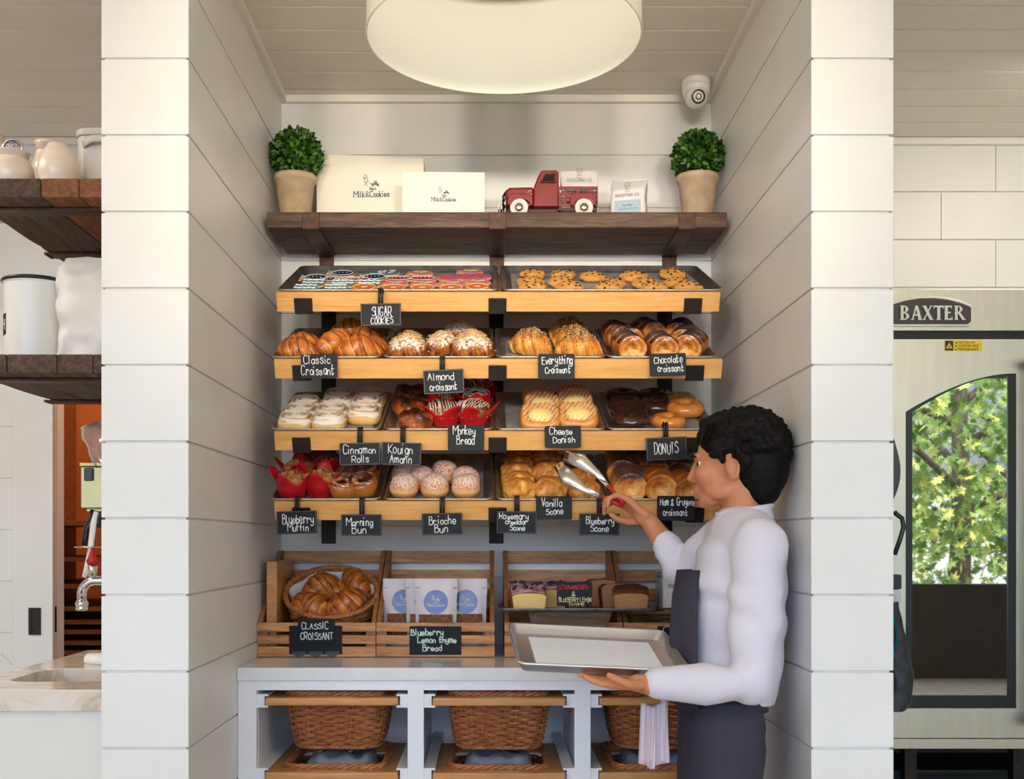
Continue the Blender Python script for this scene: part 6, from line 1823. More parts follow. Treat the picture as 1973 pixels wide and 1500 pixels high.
MB().lathe([(0.0001,0),(.012,0),(.015,.03),(.012,.032),(0.0001,.032)], 16, M=TR(rx, -0.02, fz-zc+0.012)).build('valve', M_chrome, t)
MB().lathe([(0.0001,0),(.013,0),(.017,.012),(.012,.022),(.006,.04),(.004,.05),(0.0001,.05)], 16, M=TR(rx, -0.02, fz-zc+0.0445)).build('red_cap', plain('red_rubber', (176,18,24), 0.5), t)
# whipped cream dispenser: gold steel box with black nozzle, tongs and a plastic bag
gy = 3.36; k = gy/F
gx0, gx1 = P(155, 0, gy).x, P(155, 0, gy).x + 0.13
gz0, gz1 = P(0, 979, gy).z, P(0, 891, gy).z
M_gold = plain('warm_polished_steel', (168,156,112), 0.34, 1.0, c2=(150,138,98), scale=6)
t = thing('steel_dispenser', 'polished steel dispenser head with a black side switch beside the sink', 'dispenser', ((gx0+gx1)/2, gy, zc))
w2 = (gx1-gx0)/2
MB().box((-w2, 0, gz0-zc), (w2, 0.16, gz1-zc-0.012)).build('housing', M_gold, t, bevel=0.003)
MB().box((-w2-0.003, -0.003, gz1-zc-0.0115), (w2+0.003, 0.163, gz1-zc)).build('cap', M_gold, t, bevel=0.002)
MB().prism(rrect(-w2+0.013, gz1-zc-0.055, -w2+0.040, gz1-zc-0.016, 0.004), 0.0005, 0.008, M=RX(PI/2)).build('switch', M_blackplastic, t, bevel=0.002)
mb = MB(); mb.lathe([(0.0001,0),(.0045,0),(.004,.003),(0.0001,.004)], 12, M=TR(-w2+0.046, -0.003, gz1-zc-0.007) @ RX(PI/2))
for i in range(3): mb.blob((w2-0.05, -0.002, gz1-zc-0.04-0.03*i), (.006,.004,.006), 10, 6)
mb.build('knobs', M_chrome, t)
MB().box((-w2+0.012, 0.02, gz0-zc-0.008), (w2-0.01, 0.14, gz0-zc)).build('underplate', M_gold, t)
MB().box((w2-0.05, 0.06, 0.0), (w2-0.005, 0.14, gz0-zc-0.008)).build('column', M_gold, t)
n0 = P(170, 985, gy); n1 = P(160, 1053, gy)
mb = MB(); mb.tube([(-0.024, 0.03, gz0-zc-0.008), (-0.03, 0.028, gz0-zc-0.03), (-0.052, 0.02, gz0-zc-0.06), (-0.060, 0.015, gz0-zc-0.112)], [0.022, 0.018, 0.011, 0.009], 12); mb.build('nozzle_lever', M_blackplastic, t)
mb = MB(); mb.blob((w2-0.045, -0.012, gz0-zc-0.035), (.03,.026,.034), 18, 12); mb.build('dial', M_blackplastic, t)
MB().lathe([(0.0001,0),(0.05,0.001),(.052,.004),(0.0001,.005)], 28, M=TR(-0.03, 0.0, gz0-zc-0.120)).build('drip_plate', M_chrome, t)
o = thing('white_scraper', 'white plastic strip hanging under the steel dispenser', 'scraper', tuple(P(176, 1000, gy-0.02)))
mb = MB(); pts = [P(a, b, gy-0.02) - P(176, 1000, gy-0.02) for a, b in ((186,985),(180,1010),(174,1060),(168,1090),(162,1112))]
mb.tube(pts, [0.008,0.010,0.009,0.009,0.007], 8, flat=0.3, up=(0,1,0)); mb.build('strip', plain('white_plastic', (230,226,222), 0.4), o)
M_film = plain('clear_plastic_film', (236,228,220), 0.12, trans=0.7, c2=(214,204,196), scale=30, bmp=0.5, bscale=26)
def fn(u, v):
    a = 2*PI*u
    r = 0.05 + 0.035*v**.7 + 0.012*mnoise.noise(Vector((math.cos(a)*2, math.sin(a)*2, v*4)))
    if v > .9: r *= 1 - 0.5*(v-.9)/.1
    return Vector((r*math.cos(a)*1.0 - 0.014*v, r*math.sin(a)*.7, v*0.125 + 0.012*mnoise.noise(Vector((math.cos(a)*3+4, math.sin(a)*3, v*3)))*v))
mb = MB().surf(fn, 44, 18, cu=True)
o = mb.build('plastic_bag', M_film); o.location = ((gx0+gx1)/2+0.0, gy+0.08, gz1+0.002); tag(o, 'clear plastic bag slumped over the top of the steel dispenser', 'plastic bag')
ly = 3.24
o = thing('serving_dish', 'rounded white plastic dish lying upside down on the marble counter beyond the sink', 'dish', (P(200, 0, ly).x, ly, zc))
MB().lathe([(0.0001,0),(.052,0),(.056,.006),(.054,.022),(.046,.029),(0.0001,.031)], 36).build('dish_body', M_whiteenamel, o)
# ================================================================== right room: oven
OY = 3.60; ok = OY/F
ox0, ox1 = 1.02, 2.05
oz0, oz1 = P(0, 1440, OY).z, P(0, 556, OY).z
oven = thing('rack_oven', 'stainless steel bakery oven with an arched glass door, behind the right pillar', 'oven', (0, OY, 0))
def L(u, v): q = P(u, v, OY); return q.x, q.z
zsill = P(0, 1421, OY).z
zhead0 = P(0, 637, OY).z; zdoor1 = P(0, 652, OY).z
def ob(nm, lo, hi, mat, bevel=0.002, par=None): return MB().box(lo, hi).build(nm, mat, par or oven, bevel=bevel)
M_ovst = plain('satin_oven_steel', (204,199,186), 0.38, 0.95, c2=(196,191,178), scale=5, stretch=(8,1,1))
M_dark = plain('oven_dark_cavity', (16,14,12), 0.5)
M_inner = plain('oven_inner_steel', (120,110,90), 0.4, 0.8)
ob('header', (ox0, 0, zhead0), (ox1, 0.5, oz1), M_ovst)
ob('header_gap', (ox0+0.004, 0.012, zdoor1), (ox1-0.004, 0.5, zhead0-0.0005), M_dark, 0)
ob('side_wall', (ox0, 0.06, oz0), (ox0+0.02, 0.5, zdoor1-0.001), M_inner, 0)
ob('side_wall', (ox1-0.02, 0.06, oz0), (ox1, 0.5, zdoor1-0.001), M_inner, 0)
ob('back_wall', (ox0+0.0205, 0.48, oz0), (ox1-0.0205, 0.5, zdoor1-0.001), M_dark, 0)
ob('sill', (ox0, -0.02, oz0), (ox1, 0.055, zsill-0.002), M_ovst)
ob('cavity_floor', (ox0+0.0205, 0.06, oz0+0.002), (ox1-0.0205, 0.478, oz0+0.03), M_inner, 0)
# door: steel plate with an arched opening
wx0, wz0 = L(1745, 1364); wx1, _ = L(1950, 1364)
wzl = L(1745, 793)[1]; wzr = L(1950, 719)[1]; wxm = (L(1963, 0)[0])
arch = []
for i in range(17):
    q = i/16; u = 1745 + (1958-1745)*q
    v = 793 - 74*math.sin(q*PI/2)**0.95
    arch.append(L(u, v))
arch_r = [(2*wxm - x, z) for x, z in reversed(arch)]
win = [(wx0, wz0)] + arch + [(arch[-1][0], wz0)]
door_o = [(ox0+0.001, zsill), (ox0+0.001, zdoor1-0.002), (ox1-0.001, zdoor1-0.002), (ox1-0.001, zsill)]
bmx = bmesh.new()
def loop(pts, y): return [bmx.verts.new((x, y, z)) for x, z in pts]
dm = MB()
# the plate is built as quads fanned between opening and outer edge
def strip_between(inner, outer, y0, y1):
    k = len(inner)
    vs = [(x, y0, z) for x, z in inner] + [(x, y0, z) for x, z in outer] + [(x, y1, z) for x, z in inner] + [(x, y1, z) for x, z in outer]
    fs = []
    for j in range(k):
        j2 = (j+1) % k
        fs += [(j, j2, k+j2, k+j), (2*k+j, 3*k+j, 3*k+j2, 2*k+j2), (j, 2*k+j, 2*k+j2, j2), (k+j, k+j2, 3*k+j2, 3*k+j)]
    dm.add(vs, fs, False)
inner = win
outer = []
x_r = win[-1][0] + 0.05
for i, (x, z) in enumerate(inner):
    if i == 0: outer.append((ox0+0.001, zsill))
    elif i == len(inner)-1: outer.append((x_r, zsill))
    elif i == 1: outer.append((ox0+0.001, zdoor1-0.002))
    elif i == len(inner)-2: outer.append((x_r, zdoor1-0.002))
    else: outer.append((ox0 + (x_r-ox0)*(i-1)/(len(inner)-3), zdoor1-0.002))
strip_between(inner, outer, 0.0, 0.05)
door = dm.build('door', M_ovst, oven)
bmx.free()
ob('door_edge', (x_r+0.0005, 0.004, zsill), (ox1-0.001, 0.05, zdoor1-0.002), M_ovst)
# black gasket frame and glass
def frame(pts, w):
    cx = sum(p[0] for p in pts)/len(pts); cz = sum(p[1] for p in pts)/len(pts)
    hx = (max(p[0] for p in pts)-min(p[0] for p in pts))/2; hz = (max(p[1] for p in pts)-min(p[1] for p in pts))/2
    return [(cx+(x-cx)*(1-w/hx), cz+(z-cz)*(1-w/hz)) for x, z in pts]
dm = MB(); strip_between(frame(win, 0.024), win, 0.006, 0.03); dm.build('window_gasket', M_blackplastic, door)
gm = MB(); pts = win; k = len(pts)
gm.add([(x, 0.010, z) for x, z in pts] + [(x, 0.016, z) for x, z in pts], [tuple(range(k-1,-1,-1)), tuple(range(k, 2*k))] + [(i, (i+1)%k, k+(i+1)%k, k+i) for i in range(k)], False)
m, nt, p = new_mat('tinted_oven_glass')
nt.nodes.remove(p)
out = nt.nodes['Material Output']
tr = N(nt, 'ShaderNodeBsdfTransparent'); tr.inputs[0].default_value = (0.42, 0.41, 0.34, 1)
gl = N(nt, 'ShaderNodeBsdfGlossy'); gl.inputs['Roughness'].default_value = 0.015; gl.inputs[0].default_value = (0.95, 0.95, 0.92, 1)
mx = N(nt, 'ShaderNodeMixShader'); mx.inputs[0].default_value = 0.5
nt.links.new(tr.outputs[0], mx.inputs[1]); nt.links.new(gl.outputs[0], mx.inputs[2]); nt.links.new(mx.outputs[0], out.inputs[0])
gm.build('window_glass', m, door)
# racks seen through the glass
for z in (0.78, 0.95, 1.12, 1.3, 1.47, 1.65):
    ob('rack_rail', (wx1-0.035, 0.08, z), (wx1+0.10, 0.40, z+0.012), M_inner, 0)
ob('rack_post', (wx1-0.04, 0.07, oz0+0.04), (wx1-0.028, 0.085, 1.86), M_inner, 0)
ob('floor_plate', (wx0+0.02, 0.08, oz0+0.032), (wx1, 0.40, oz0+0.05), M_inner, 0)
# door handle on the right, lower and upper arms

hx = L(1968, 0)[0]
mb = MB(); mb.tube([(hx+0.03, -0.05, P(0, 1395, OY).z), (hx+0.03, -0.05, P(0, 690, OY).z)], 0.012, 12)
for v in (1388, 700): mb.tube([(hx+0.03, 0.0, P(0, v, OY).z), (hx+0.03, -0.05, P(0, v, OY).z)], 0.010, 10); mb.tube([(hx-0.004, -0.05, P(0, v, OY).z), (hx+0.03, -0.05, P(0, v, OY).z)], 0.014, 10)
mb.build('door_handle', M_blackplastic, oven)
# name plate with arched top
npx = [L(a, b) for a, b in ((1690,629),(1690,596),(1712,584),(1740,576),(1770,571.5),(1797,571),(1825,574),(1850,580),(1870,588),(1873,592),(1873,622),(1866,629))]
plate = MB()
plate.add([(x, -0.006, z) for x, z in npx] + [(x, -0.0005, z) for x, z in npx], [tuple(range(12)), tuple(range(23, 11, -1))] + [(i, (i+1)%12, 12+(i+1)%12, 12+i) for i in range(12)], False)
pl = plate.build('name_plate', plain('silver_plate_edge', (206,204,190), 0.35, 0.6), oven, bevel=0.001)
inn = [L(a, b) for a, b in ((1694,625),(1694,599),(1715,588),(1742,580),(1770,575.5),(1797,575),(1824,578),(1848,584),(1866,591),(1869,594),(1869,620),(1863,625))]
plate = MB(); plate.add([(x, -0.0075, z) for x, z in inn] + [(x, -0.0062, z) for x, z in inn], [tuple(range(12)), tuple(range(23, 11, -1))] + [(i, (i+1)%12, 12+(i+1)%12, 12+i) for i in range(12)], False)
plate.build('plate_field', plain('dark_plum_field', (62,46,48), 0.4), pl)
# serifed letters drawn as filled strokes: thick stems, thin joins, flared feet
mb = MB()
npoly = [0]
def poly(pts):
    npoly[0] += 1
    mb.prism(pts, 0, 0.30 + 0.004*(npoly[0] % 23), M=LM)
def stroke(a, b, wa, wb):
    (x0, y0), (x1, y1) = a, b
    poly([(x0-wa/2, y0), (x0+wa/2, y0), (x1+wb/2, y1), (x1-wb/2, y1)])
def foot(x, y, w, h=0.6): poly([(x-w/2, y), (x+w/2, y), (x+w/2-.25, y+h), (x-w/2+.25, y+h)])
def bowl(cx, cy, rx, ry, w):
    n = 12; q = []
    for i in range(n+1):
        a = -PI/2 + PI*i/n
        k = 0.35 + 0.65*math.cos(a)
        q.append(((cx+rx*math.cos(a), cy+ry*math.sin(a)), (cx+max(0, (rx-w*k))*math.cos(a), cy+(ry-0.75)*math.sin(a))))
    for (a0, b0), (a1, b1) in zip(q, q[1:]): poly([a0, a1, b1, b0])
u_l = [('B',1742),('A',1763),('X',1785),('T',1806),('E',1826),('R',1846)]
for ch, uc in u_l:
    c = P(uc, 603.5, OY); q = ok*2.75           # one unit; letters are 10 units tall
    LM = TR(c.x - 3.6*q, -0.0095, c.z - 5*q) @ RX(PI/2) @ SC(q)
    if ch in 'BR': stroke((1.4,0),(1.4,10),2,2); foot(1.4,0,3.2); foot(1.2,9.4,2.8,.6); bowl(2.3,7.5,3.4,2.5,2.0)
    if ch == 'B': bowl(2.3,2.65,4.0,2.65,2.1)
    if ch == 'R': stroke((6.6,0),(3.2,5.2),2.2,2.0); foot(6.6,0,3.0)
    if ch == 'A': stroke((0.9,0),(3.6,10),1.0,1.2); stroke((6.3,0),(3.9,10),2.3,1.6); poly([(1.8,3),(5.4,3),(5.2,4),(2.0,4)]); foot(0.9,0,2.6); foot(6.3,0,3.4)
    if ch == 'X': stroke((6.2,0),(1.2,10),2.3,2.3); stroke((0.9,0),(6.0,10),1.0,1.0); foot(0.9,0,2.6); foot(6.2,0,3.2); foot(6.0,9.4,2.4); foot(1.2,9.4,3.0)
    if ch == 'T': stroke((3.6,0),(3.6,10),2.1,2.1); foot(3.6,0,3.6); poly([(0,8.8),(7.2,8.8),(7.2,10),(0,10)]); stroke((.3,7.8),(.3,10),.6,.6); stroke((6.9,7.8),(6.9,10),.6,.6)
    if ch == 'E':
        stroke((1.6,0),(1.6,10),2.1,2.1)
        for y, w in ((0,5.4),(4.6,4.2),(8.9,5.0)): poly([(.4,y),(w+.6,y),(w+.6,y+1.1),(.4,y+1.1)])
        stroke((5.7,0),(5.7,2.2),.6,.6); stroke((5.3,7.9),(5.3,10),.6,.6)
m2 = mb.build('plate_lettering', plain('silver_letters', (206,210,196), 0.4, 0.3), pl)
# caution sticker
x0, z0 = L(1820, 676); x1, z1 = L(1891.5, 655.5)
st = ob('caution_sticker', (x0, -0.0015, z0), (x1, -0.0002, z1), plain('yellow_sticker', (236,200,24), 0.5), 0, door)
ob('sticker_black_field', (x0+0.001, -0.0022, z0+0.0015), (x0+0.0275, -0.0016, z1-0.0015), M_blackplastic, 0, st)
mb = MB(); xc, zc_ = x0+0.0142, (z0+z1)/2-0.001
mb.prism([(xc-0.011, zc_-0.008), (xc+0.011, zc_-0.008), (xc, zc_+0.0105)], 0.0024, 0.0030, M=RX(PI/2)); mb.build('warning_triangle', plain('yellow_sign', (236,200,24), 0.5), st)
mb = MB(); mb.tube([(xc-0.005, -0.0034, zc_-0.005), (xc+0.005, -0.0034, zc_-0.005)], 0.0007, 5)
for dx in (-.003, 0, .003): mb.tube([(xc+dx+.0008*math.sin(i), -0.0034, zc_-0.004+0.0016*i) for i in range(4)], 0.0006, 5)
for i, (txt, w) in enumerate((('CAUTION: HOT',.055),('ATTENTION: CHAUD',.066),('PRECAUCION CALIENTE',.066))):
    zz = z1 - 0.0065 - 0.0112*i
    write(mb, txt, x0+0.0445+w/2, zz, 0.0055, w, 0.0010, TR(0, -0.0017, 0) @ RX(PI/2), thick=0.0005)
    mb.add([(x0+0.033, -0.0018, zz-0.003), (x0+0.0405, -0.0018, zz-0.003), (x0+0.0368, -0.0018, zz+0.003)], [(0,1,2)], False)
    if i: mb.box((x0+0.031, -0.0018, zz+0.0052), (x1-0.003, -0.0016, zz+0.0056))
mb.build('sticker_lettering', M_blackplastic, st)
# dark oven stand under the sill
std = thing('oven_stand', 'dark steel stand with angled rails under the oven', 'stand', (0, OY+0.06, 0))
for x in (ox0+0.01, 1.38, 1.74): MB().box((x, 0, 0), (x+0.04, 0.04, oz0-0.001)).build('post', M_iron, std)
MB().box((ox0, 0.40, 0.0), (ox1, 0.42, oz0-0.001)).build('back_panel', M_dark, std)
for z in (0.22, 0.36, 0.48): MB().box((ox0+0.05, 0.05, z), (ox1, 0.35, z+0.008)).build('shelf_plate', M_iron, std)
# bag and straps hung on hooks at the right side of the pillar
HY = 2.72; hk = HY/F
hx = Xro+0.0015
hk_t = thing('coat_hook', 'small black hook on the side of the right pillar', 'hook', (hx, HY, P(0, 925, HY).z))
MB().box((0, -0.012, -0.02), (0.004, 0.012, 0.02)).build('plate', M_blackmetal, hk_t)
MB().tube([(0.004, 0, 0), (0.024, 0, -0.004), (0.028, 0, 0.014)], 0.004, 8).build('peg', M_blackmetal, hk_t)
def hung(name, label, cat, z): return thing(name, label, cat, (hx, HY, z))
zb1, zb0 = P(0, 1158, HY).z, P(0, 1365, HY).z
t = hung('black_bag', 'black folded cloth bag hanging low beside the right pillar', 'bag', zb0)
wB = P(1752, 0, HY).x - hx
def fn(u, v):
    a = 2*PI*u; z = (1-v)*(zb1-zb0)
    wid = wB*(0.5 + 0.5*min(1, v*1.6)) * (1.0 if v < .93 else 1-.3*(v-.93)/.07)
    x = wid*0.5 + wid*0.5*math.copysign(abs(math.cos(a))**.7, math.cos(a)); y = 0.05*math.copysign(abs(math.sin(a))**.7, math.sin(a))
    return Vector((max(0.001, x + 0.005*mnoise.noise(Vector((a*2, z*26, 1)))), y + 0.006*mnoise.noise(Vector((a*2+5, z*30, 1))), z))
mb = MB().surf(fn, 40, 30, cu=True); mb.lathe([(0.0001,.001),(wB*.35,.001)], 16, M=TR(wB*.5, 0, 0), cap=False)
mb.build('bag_body', plain('black_nylon', (20,20,22), 0.5, c2=(30,30,33), scale=30, bmp=0.3), t)
zt1 = P(0, 1272, HY).z; zt2 = P(0, 1170, HY).z
mb = MB()
for i in range(1):
    mb.surf(lambda u, v: Vector((0.002 + (P(1732,0,HY-0.075).x - hx)*math.sin(PI*v)**.8*(0.75 + 0.25*math.cos(PI*(u-.5))), -0.075 + 0.04*u - 0.0, zt1-zb0 + (zt2-zt1)*v)), 8, 14)
mb.build('turquoise_pocket', plain('turquoise_cloth', (30,178,206), 0.5), t)
MB().box((0.006, -0.014, P(0,1160,HY).z-zb0), (P(1733,0,HY).x-hx, 0.014, P(0,1134,HY).z-zb0)).build('grey_buckle', plain('light_grey_plastic', (186,190,196), 0.35), t, bevel=0.004)
MB().box((0.006, -0.015, P(0,1133.5,HY).z-zb0), (P(1733.5,0,HY).x-hx, 0.015, P(0,1106,HY).z-zb0)).build('black_sleeve', M_blackplastic, t, bevel=0.003)
mb = MB(); mb.tube([(0.012, 0, P(0,1106,HY).z-zb0), (0.008, 0, P(0,1080,HY).z-zb0), (0.005, 0, P(0,1068,HY).z-zb0)], 0.003, 6)
mb.tube([tuple(P(a, b, HY) - Vector((hx, HY, zb0))) for a, b in ((1723.5,1068),(1733,1042),(1741,1015),(1738,998),(1727,990),(1723.5,985))], 0.006, 8); mb.build('strap_loop', M_blackplastic, t)
zu0, zu1 = P(0, 972, HY).z, P(0, 818, HY).z
t = hung('grey_umbrella', 'dark grey folded umbrella hanging beside the right pillar', 'umbrella', zu0)
wu = P(1734, 0, HY).x - hx
mb = MB(); n = 12
mb.tube([(wu*.5, 0, (zu1-zu0)*(1-i/n)) for i in range(n+1)], [wu*.5*max(.06, math.sin(PI*(0.04+.93*(i/n))**1.3)) for i in range(n+1)], 14)
mb.build('canopy', plain('slate_grey_cloth', (66,72,80), 0.6), t)
MB().tube([(wu*.5, 0, (zu1-zu0)), (wu*.5, 0, (zu1-zu0)+0.05), (wu*.3, 0, zu1-zu0+0.065), (0.001, 0, zu1-zu0+0.055)], 0.004, 8).build('handle', M_blackplastic, t)

# ================================================================== outside, seen only in the oven glass
struct(MB().box((-30, -45, -0.12), (40, -3.01, -0.02)).build('ground', plain('asphalt', (120,118,114), 0.9, c2=(104,102,100), scale=2)))
M_tleaf = None
m, nt, p = new_mat('maple_leaf'); at = N(nt, 'ShaderNodeAttribute', attribute_name='w')
nt.links.new(ramp(nt, at.outputs['Fac'], [(0, (86,116,40)), (.5, (150,172,72)), (.85, (198,206,112)), (1, (226,208,96))]), p.inputs['Base Color']); p.inputs['Roughness'].default_value = 0.6
p.inputs['Transmission Weight'].default_value = 0.0
M_tleaf = m
M_bark = plain('tree_bark', (98,80,62), 0.9, c2=(128,110,90), scale=12)
def leafy_tree(label, x, y, h, rc, zc_, n, seed):
    t = thing('maple_tree', label, 'tree', (x, y, -0.02), group='street trees')
    rr = random.Random(seed)
    mb = MB(); mb.tube([(0,0,0),(0.05,0,h*.3),(0,0.05,h*.55),(0.1,0,h*.8)], [.16,.13,.10,.04], 10)
    for i in range(7):
        a = i*2.4; mb.tube([(0.03,0,h*(.3+.05*i)), (rc*.5*math.cos(a), rc*.5*math.sin(a), h*(.38+.06*i)), (rc*.85*math.cos(a), rc*.85*math.sin(a), h*(.42+.06*i))], [.06,.04,.015], 6)
    mb.build('trunk', M_bark, t)
    mb = MB()
    star = [(0,-.1),(.30,-.30),(.22,-.02),(.55,.12),(.26,.24),(.30,.55),(.1,.42),(0,.85),(-.1,.42),(-.30,.55),(-.26,.24),(-.55,.12),(-.22,-.02),(-.30,-.30)]
    for i in range(n):
        d = Vector((rr.gauss(0,1), rr.gauss(0,1), rr.gauss(0,1))).normalized()
        q = rr.uniform(0.55, 1.0)
        c = Vector((0, 0, zc_)) + Vector((d.x*rc, d.y*rc, d.z*rc*1.1))*q
        s = rr.uniform(0.10, 0.19)
        M = TR(*c) @ Euler((rr.uniform(0.3, 1.6), rr.uniform(-.6,.6), rr.uniform(0, 6.28))).to_matrix().to_4x4() @ SC(s)
        w = rr.random()
        mb.add([(0,.15,0.05)] + [(a, b, -0.06*abs(a)) for a, b in star], [(0, j+1, (j+1) % 14 + 1) for j in range(14)], False, 0, [w]*15, M)
    mb.build('foliage', M_tleaf, t)
leafy_tree('broad maple tree across the pavement, mirrored in the oven glass', 6.3, -7.6, 5.6, 2.5, 3.1, 5600, 3)
leafy_tree('second maple tree farther along the street, mirrored in the oven glass', 9.4, -12.5, 6.5, 3.2, 4.2, 3600, 4)
hs = thing('street_house', 'house with a grey shingle roof across the street', 'house', (11.5, -24.0, -0.02))
MB().box((-4, -3, 0), (4, 3, 3.0)).build('walls', plain('house_wall', (206,198,182), 0.8), hs)
mb = MB(); mb.add([(-4.4,-3.4,3),(4.4,-3.4,3),(4.4,3.4,3),(-4.4,3.4,3),(-4.4,0,6.0),(4.4,0,6.0)], [(0,1,5,4),(2,3,4,5),(1,2,5),(3,0,4),(3,2,1,0)], False); mb.build('roof', plain('grey_shingles', (112,108,112), 0.9, c2=(92,88,92), scale=14), hs)
for x in (-2.2, 1.6): MB().box((x, 3.0, 1.0), (x+1.1, 3.04, 2.3)).build('window', plain('house_window', (60,70,82), 0.15), hs)
# ================================================================== the person
PY = 2.80
def remeshed(name, build, mat, parent, voxel, smooth=6, sub=0, disp=None):
    """overlapping tapered capsules fused into one continuous skin"""
    mb = MB(); build(mb)
    tmp = mb.build(name + '_source', mat)
    md = tmp.modifiers.new('r', 'REMESH'); md.mode = 'VOXEL'; md.voxel_size = voxel; md.use_smooth_shade = True
    if smooth:
        sm = tmp.modifiers.new('s', 'SMOOTH'); sm.iterations = smooth; sm.factor = 0.5
    dg = bpy.context.evaluated_depsgraph_get(); dg.update()
    me = bpy.data.meshes.new_from_object(tmp.evaluated_get(dg))
    bpy.data.objects.remove(tmp)
    me.name = name
    if disp:
        for v in me.vertices: v.co += disp(v.co, v.normal)
    me.polygons.foreach_set('use_smooth', [True]*len(me.polygons))
    if not me.materials: me.materials.append(mat)
    o = bpy.data.objects.new(name, me); COL.objects.link(o); o.parent = parent
    return o
def cap(mb, pts, rads, n=16):
    """tapered limb with rounded ends"""
    mb.tube(pts, rads, n)
    for p, r in zip(pts, rads): mb.blob(tuple(p), (r, r, r), n, 10)
def W(u, v, Y=PY): return P(u, v, Y)
per = thing('person', 'person in a white shirt and dark apron carrying a tray and reaching with tongs', 'person', (0, 0, 0))
M_skin = plain('warm_skin', (202,136,96), 0.5, c2=(194,126,88), scale=14, sss=0.12)
M_hair = plain('black_hair', (11,9,9), 0.6, c2=(22,18,17), scale=60, bmp=0.9, bscale=70, spec=0.12)
M_shirt = plain('white_shirt_cotton', (226,222,232), 0.8, c2=(218,214,226), scale=9, bmp=0.12, bscale=300)
M_apron = plain('dark_navy_apron', (52,50,66), 0.8, c2=(44,42,56), scale=30, bmp=0.1, bscale=250)
M_trous = plain('charcoal_trousers', (52,50,64), 0.85)
hc = W(1410, 893)                                       # head centre
HY_ = math.radians(-22)                                 # faces the shelves a little: -X turned towards +Y
HM = TR(hc.x, PY, hc.z) @ RZ(HY_) @ RY(math.radians(-4))   # head frame: -X is the face
def hp(x, y, z): return HM @ Vector((x, y, z))
neck_top, neck_base = hp(0.025, 0, -0.075), W(1430, 992)
shL, shR = W(1462, 1050, 2.645), W(1392, 1040, 2.955)   # shoulders (near, far)
elL, wrL = W(1445, 1312, 2.60), W(1252, 1318, 2.58)
elR, wrR = W(1312, 1095, 3.03), W(1252, 1005, 3.06)
hipL, hipR = W(1402, 1440, 2.71), W(1380, 1440, 2.88)
tor = [W(1424, 1010), W(1418, 1060), W(1414, 1130), W(1412, 1220), W(1400, 1310), W(1392, 1400)]
def body(mb):
    # skull, jaw, cheeks, brow, nose, lips, chin, ears
    def hb(c, r, q=14): mb.blob((0,0,0), r, q, 10, M=HM @ TR(*c))
    hb((0.012, 0, 0.022), (0.098, 0.074, 0.088), 24)
    hb((-0.038, 0, -0.022), (0.056, 0.060, 0.074), 20)
    hb((-0.058, 0, -0.080), (0.032, 0.036, 0.026))
    hb((-0.076, 0, -0.092), (0.017, 0.020, 0.016))
    hb((-0.078, 0, 0.022), (0.016, 0.046, 0.014))
    for s in (-1, 1):
        hb((-0.064, s*0.032, -0.022), (0.028, 0.026, 0.024))
        mb.tube([hp(0.012+0.020*math.sin(q)*0.9, s*(0.078+0.004*math.sin(q)), -0.012+0.030*math.cos(q)) for q in [0.25*k_ for k_ in range(-3, 13)]], [0.0055]*16, 8); hb((0.010, s*0.072, -0.014), (0.017, 0.008, 0.026), 12)
        hb((0.012, s*0.074, -0.036), (0.011, 0.009, 0.013), 10)
        hb((-0.022, s*0.036, -0.066), (0.044, 0.022, 0.026))
        hb((-0.094, s*0.010, -0.034), (0.011, 0.009, 0.008), 10)
    mb.tube([hp(-0.086, 0, 0.014), hp(-0.098, 0, -0.010), hp(-0.109, 0, -0.029), hp(-0.094, 0, -0.037)], [0.008, 0.0095, 0.011, 0.008], 10)
    hb((-0.092, 0, -0.057), (0.012, 0.021, 0.0065)); hb((-0.090, 0, -0.068), (0.012, 0.018, 0.0065))
    cap(mb, [hp(0.02, 0, -0.05), neck_top, neck_base, tor[0]], [0.050, 0.050, 0.053, 0.062], 20)
    # trunk
    cap(mb, [tor[0], tor[1], tor[2], tor[3], tor[4], tor[5]], [0.055, 0.070, 0.078, 0.078, 0.078, 0.085], 20)
    cap(mb, [shL, tor[1] + Vector((0.008, 0, 0)), shR], [0.046, 0.062, 0.044])
    cap(mb, [hipL, tor[5], hipR], [0.085, 0.09, 0.085])
    # arms
    cap(mb, [shL, shL.lerp(elL, .5), elL, elL.lerp(wrL, .3), wrL], [0.048, 0.042, 0.036, 0.038, 0.026])
    cap(mb, [shR, shR.lerp(elR, .5), elR, elR.lerp(wrR, .35), wrR], [0.046, 0.041, 0.036, 0.037, 0.025])
    # legs and feet
    for h in (hipL, hipR):
        kn = Vector((h.x-0.02, h.y, 0.43)); an = Vector((h.x+0.02, h.y, 0.09))
        cap(mb, [h, h.lerp(kn, .5), kn, kn.lerp(an, .3), an], [0.085, 0.072, 0.052, 0.052, 0.034])
        cap(mb, [Vector((an.x+0.01, h.y, 0.05)), Vector((an.x-0.14, h.y, 0.045))], [0.042, 0.036])
    # hands: palm, thumb, four bent fingers
    hand(mb, wrL, Vector((-1, 0.12, 0.02)), Vector((0, -0.1, 1)), 'flat')
    hand(mb, wrR, Vector((-0.62, 0.10, 0.55)), Vector((-.55, -0.25, -.75)), 'grip')
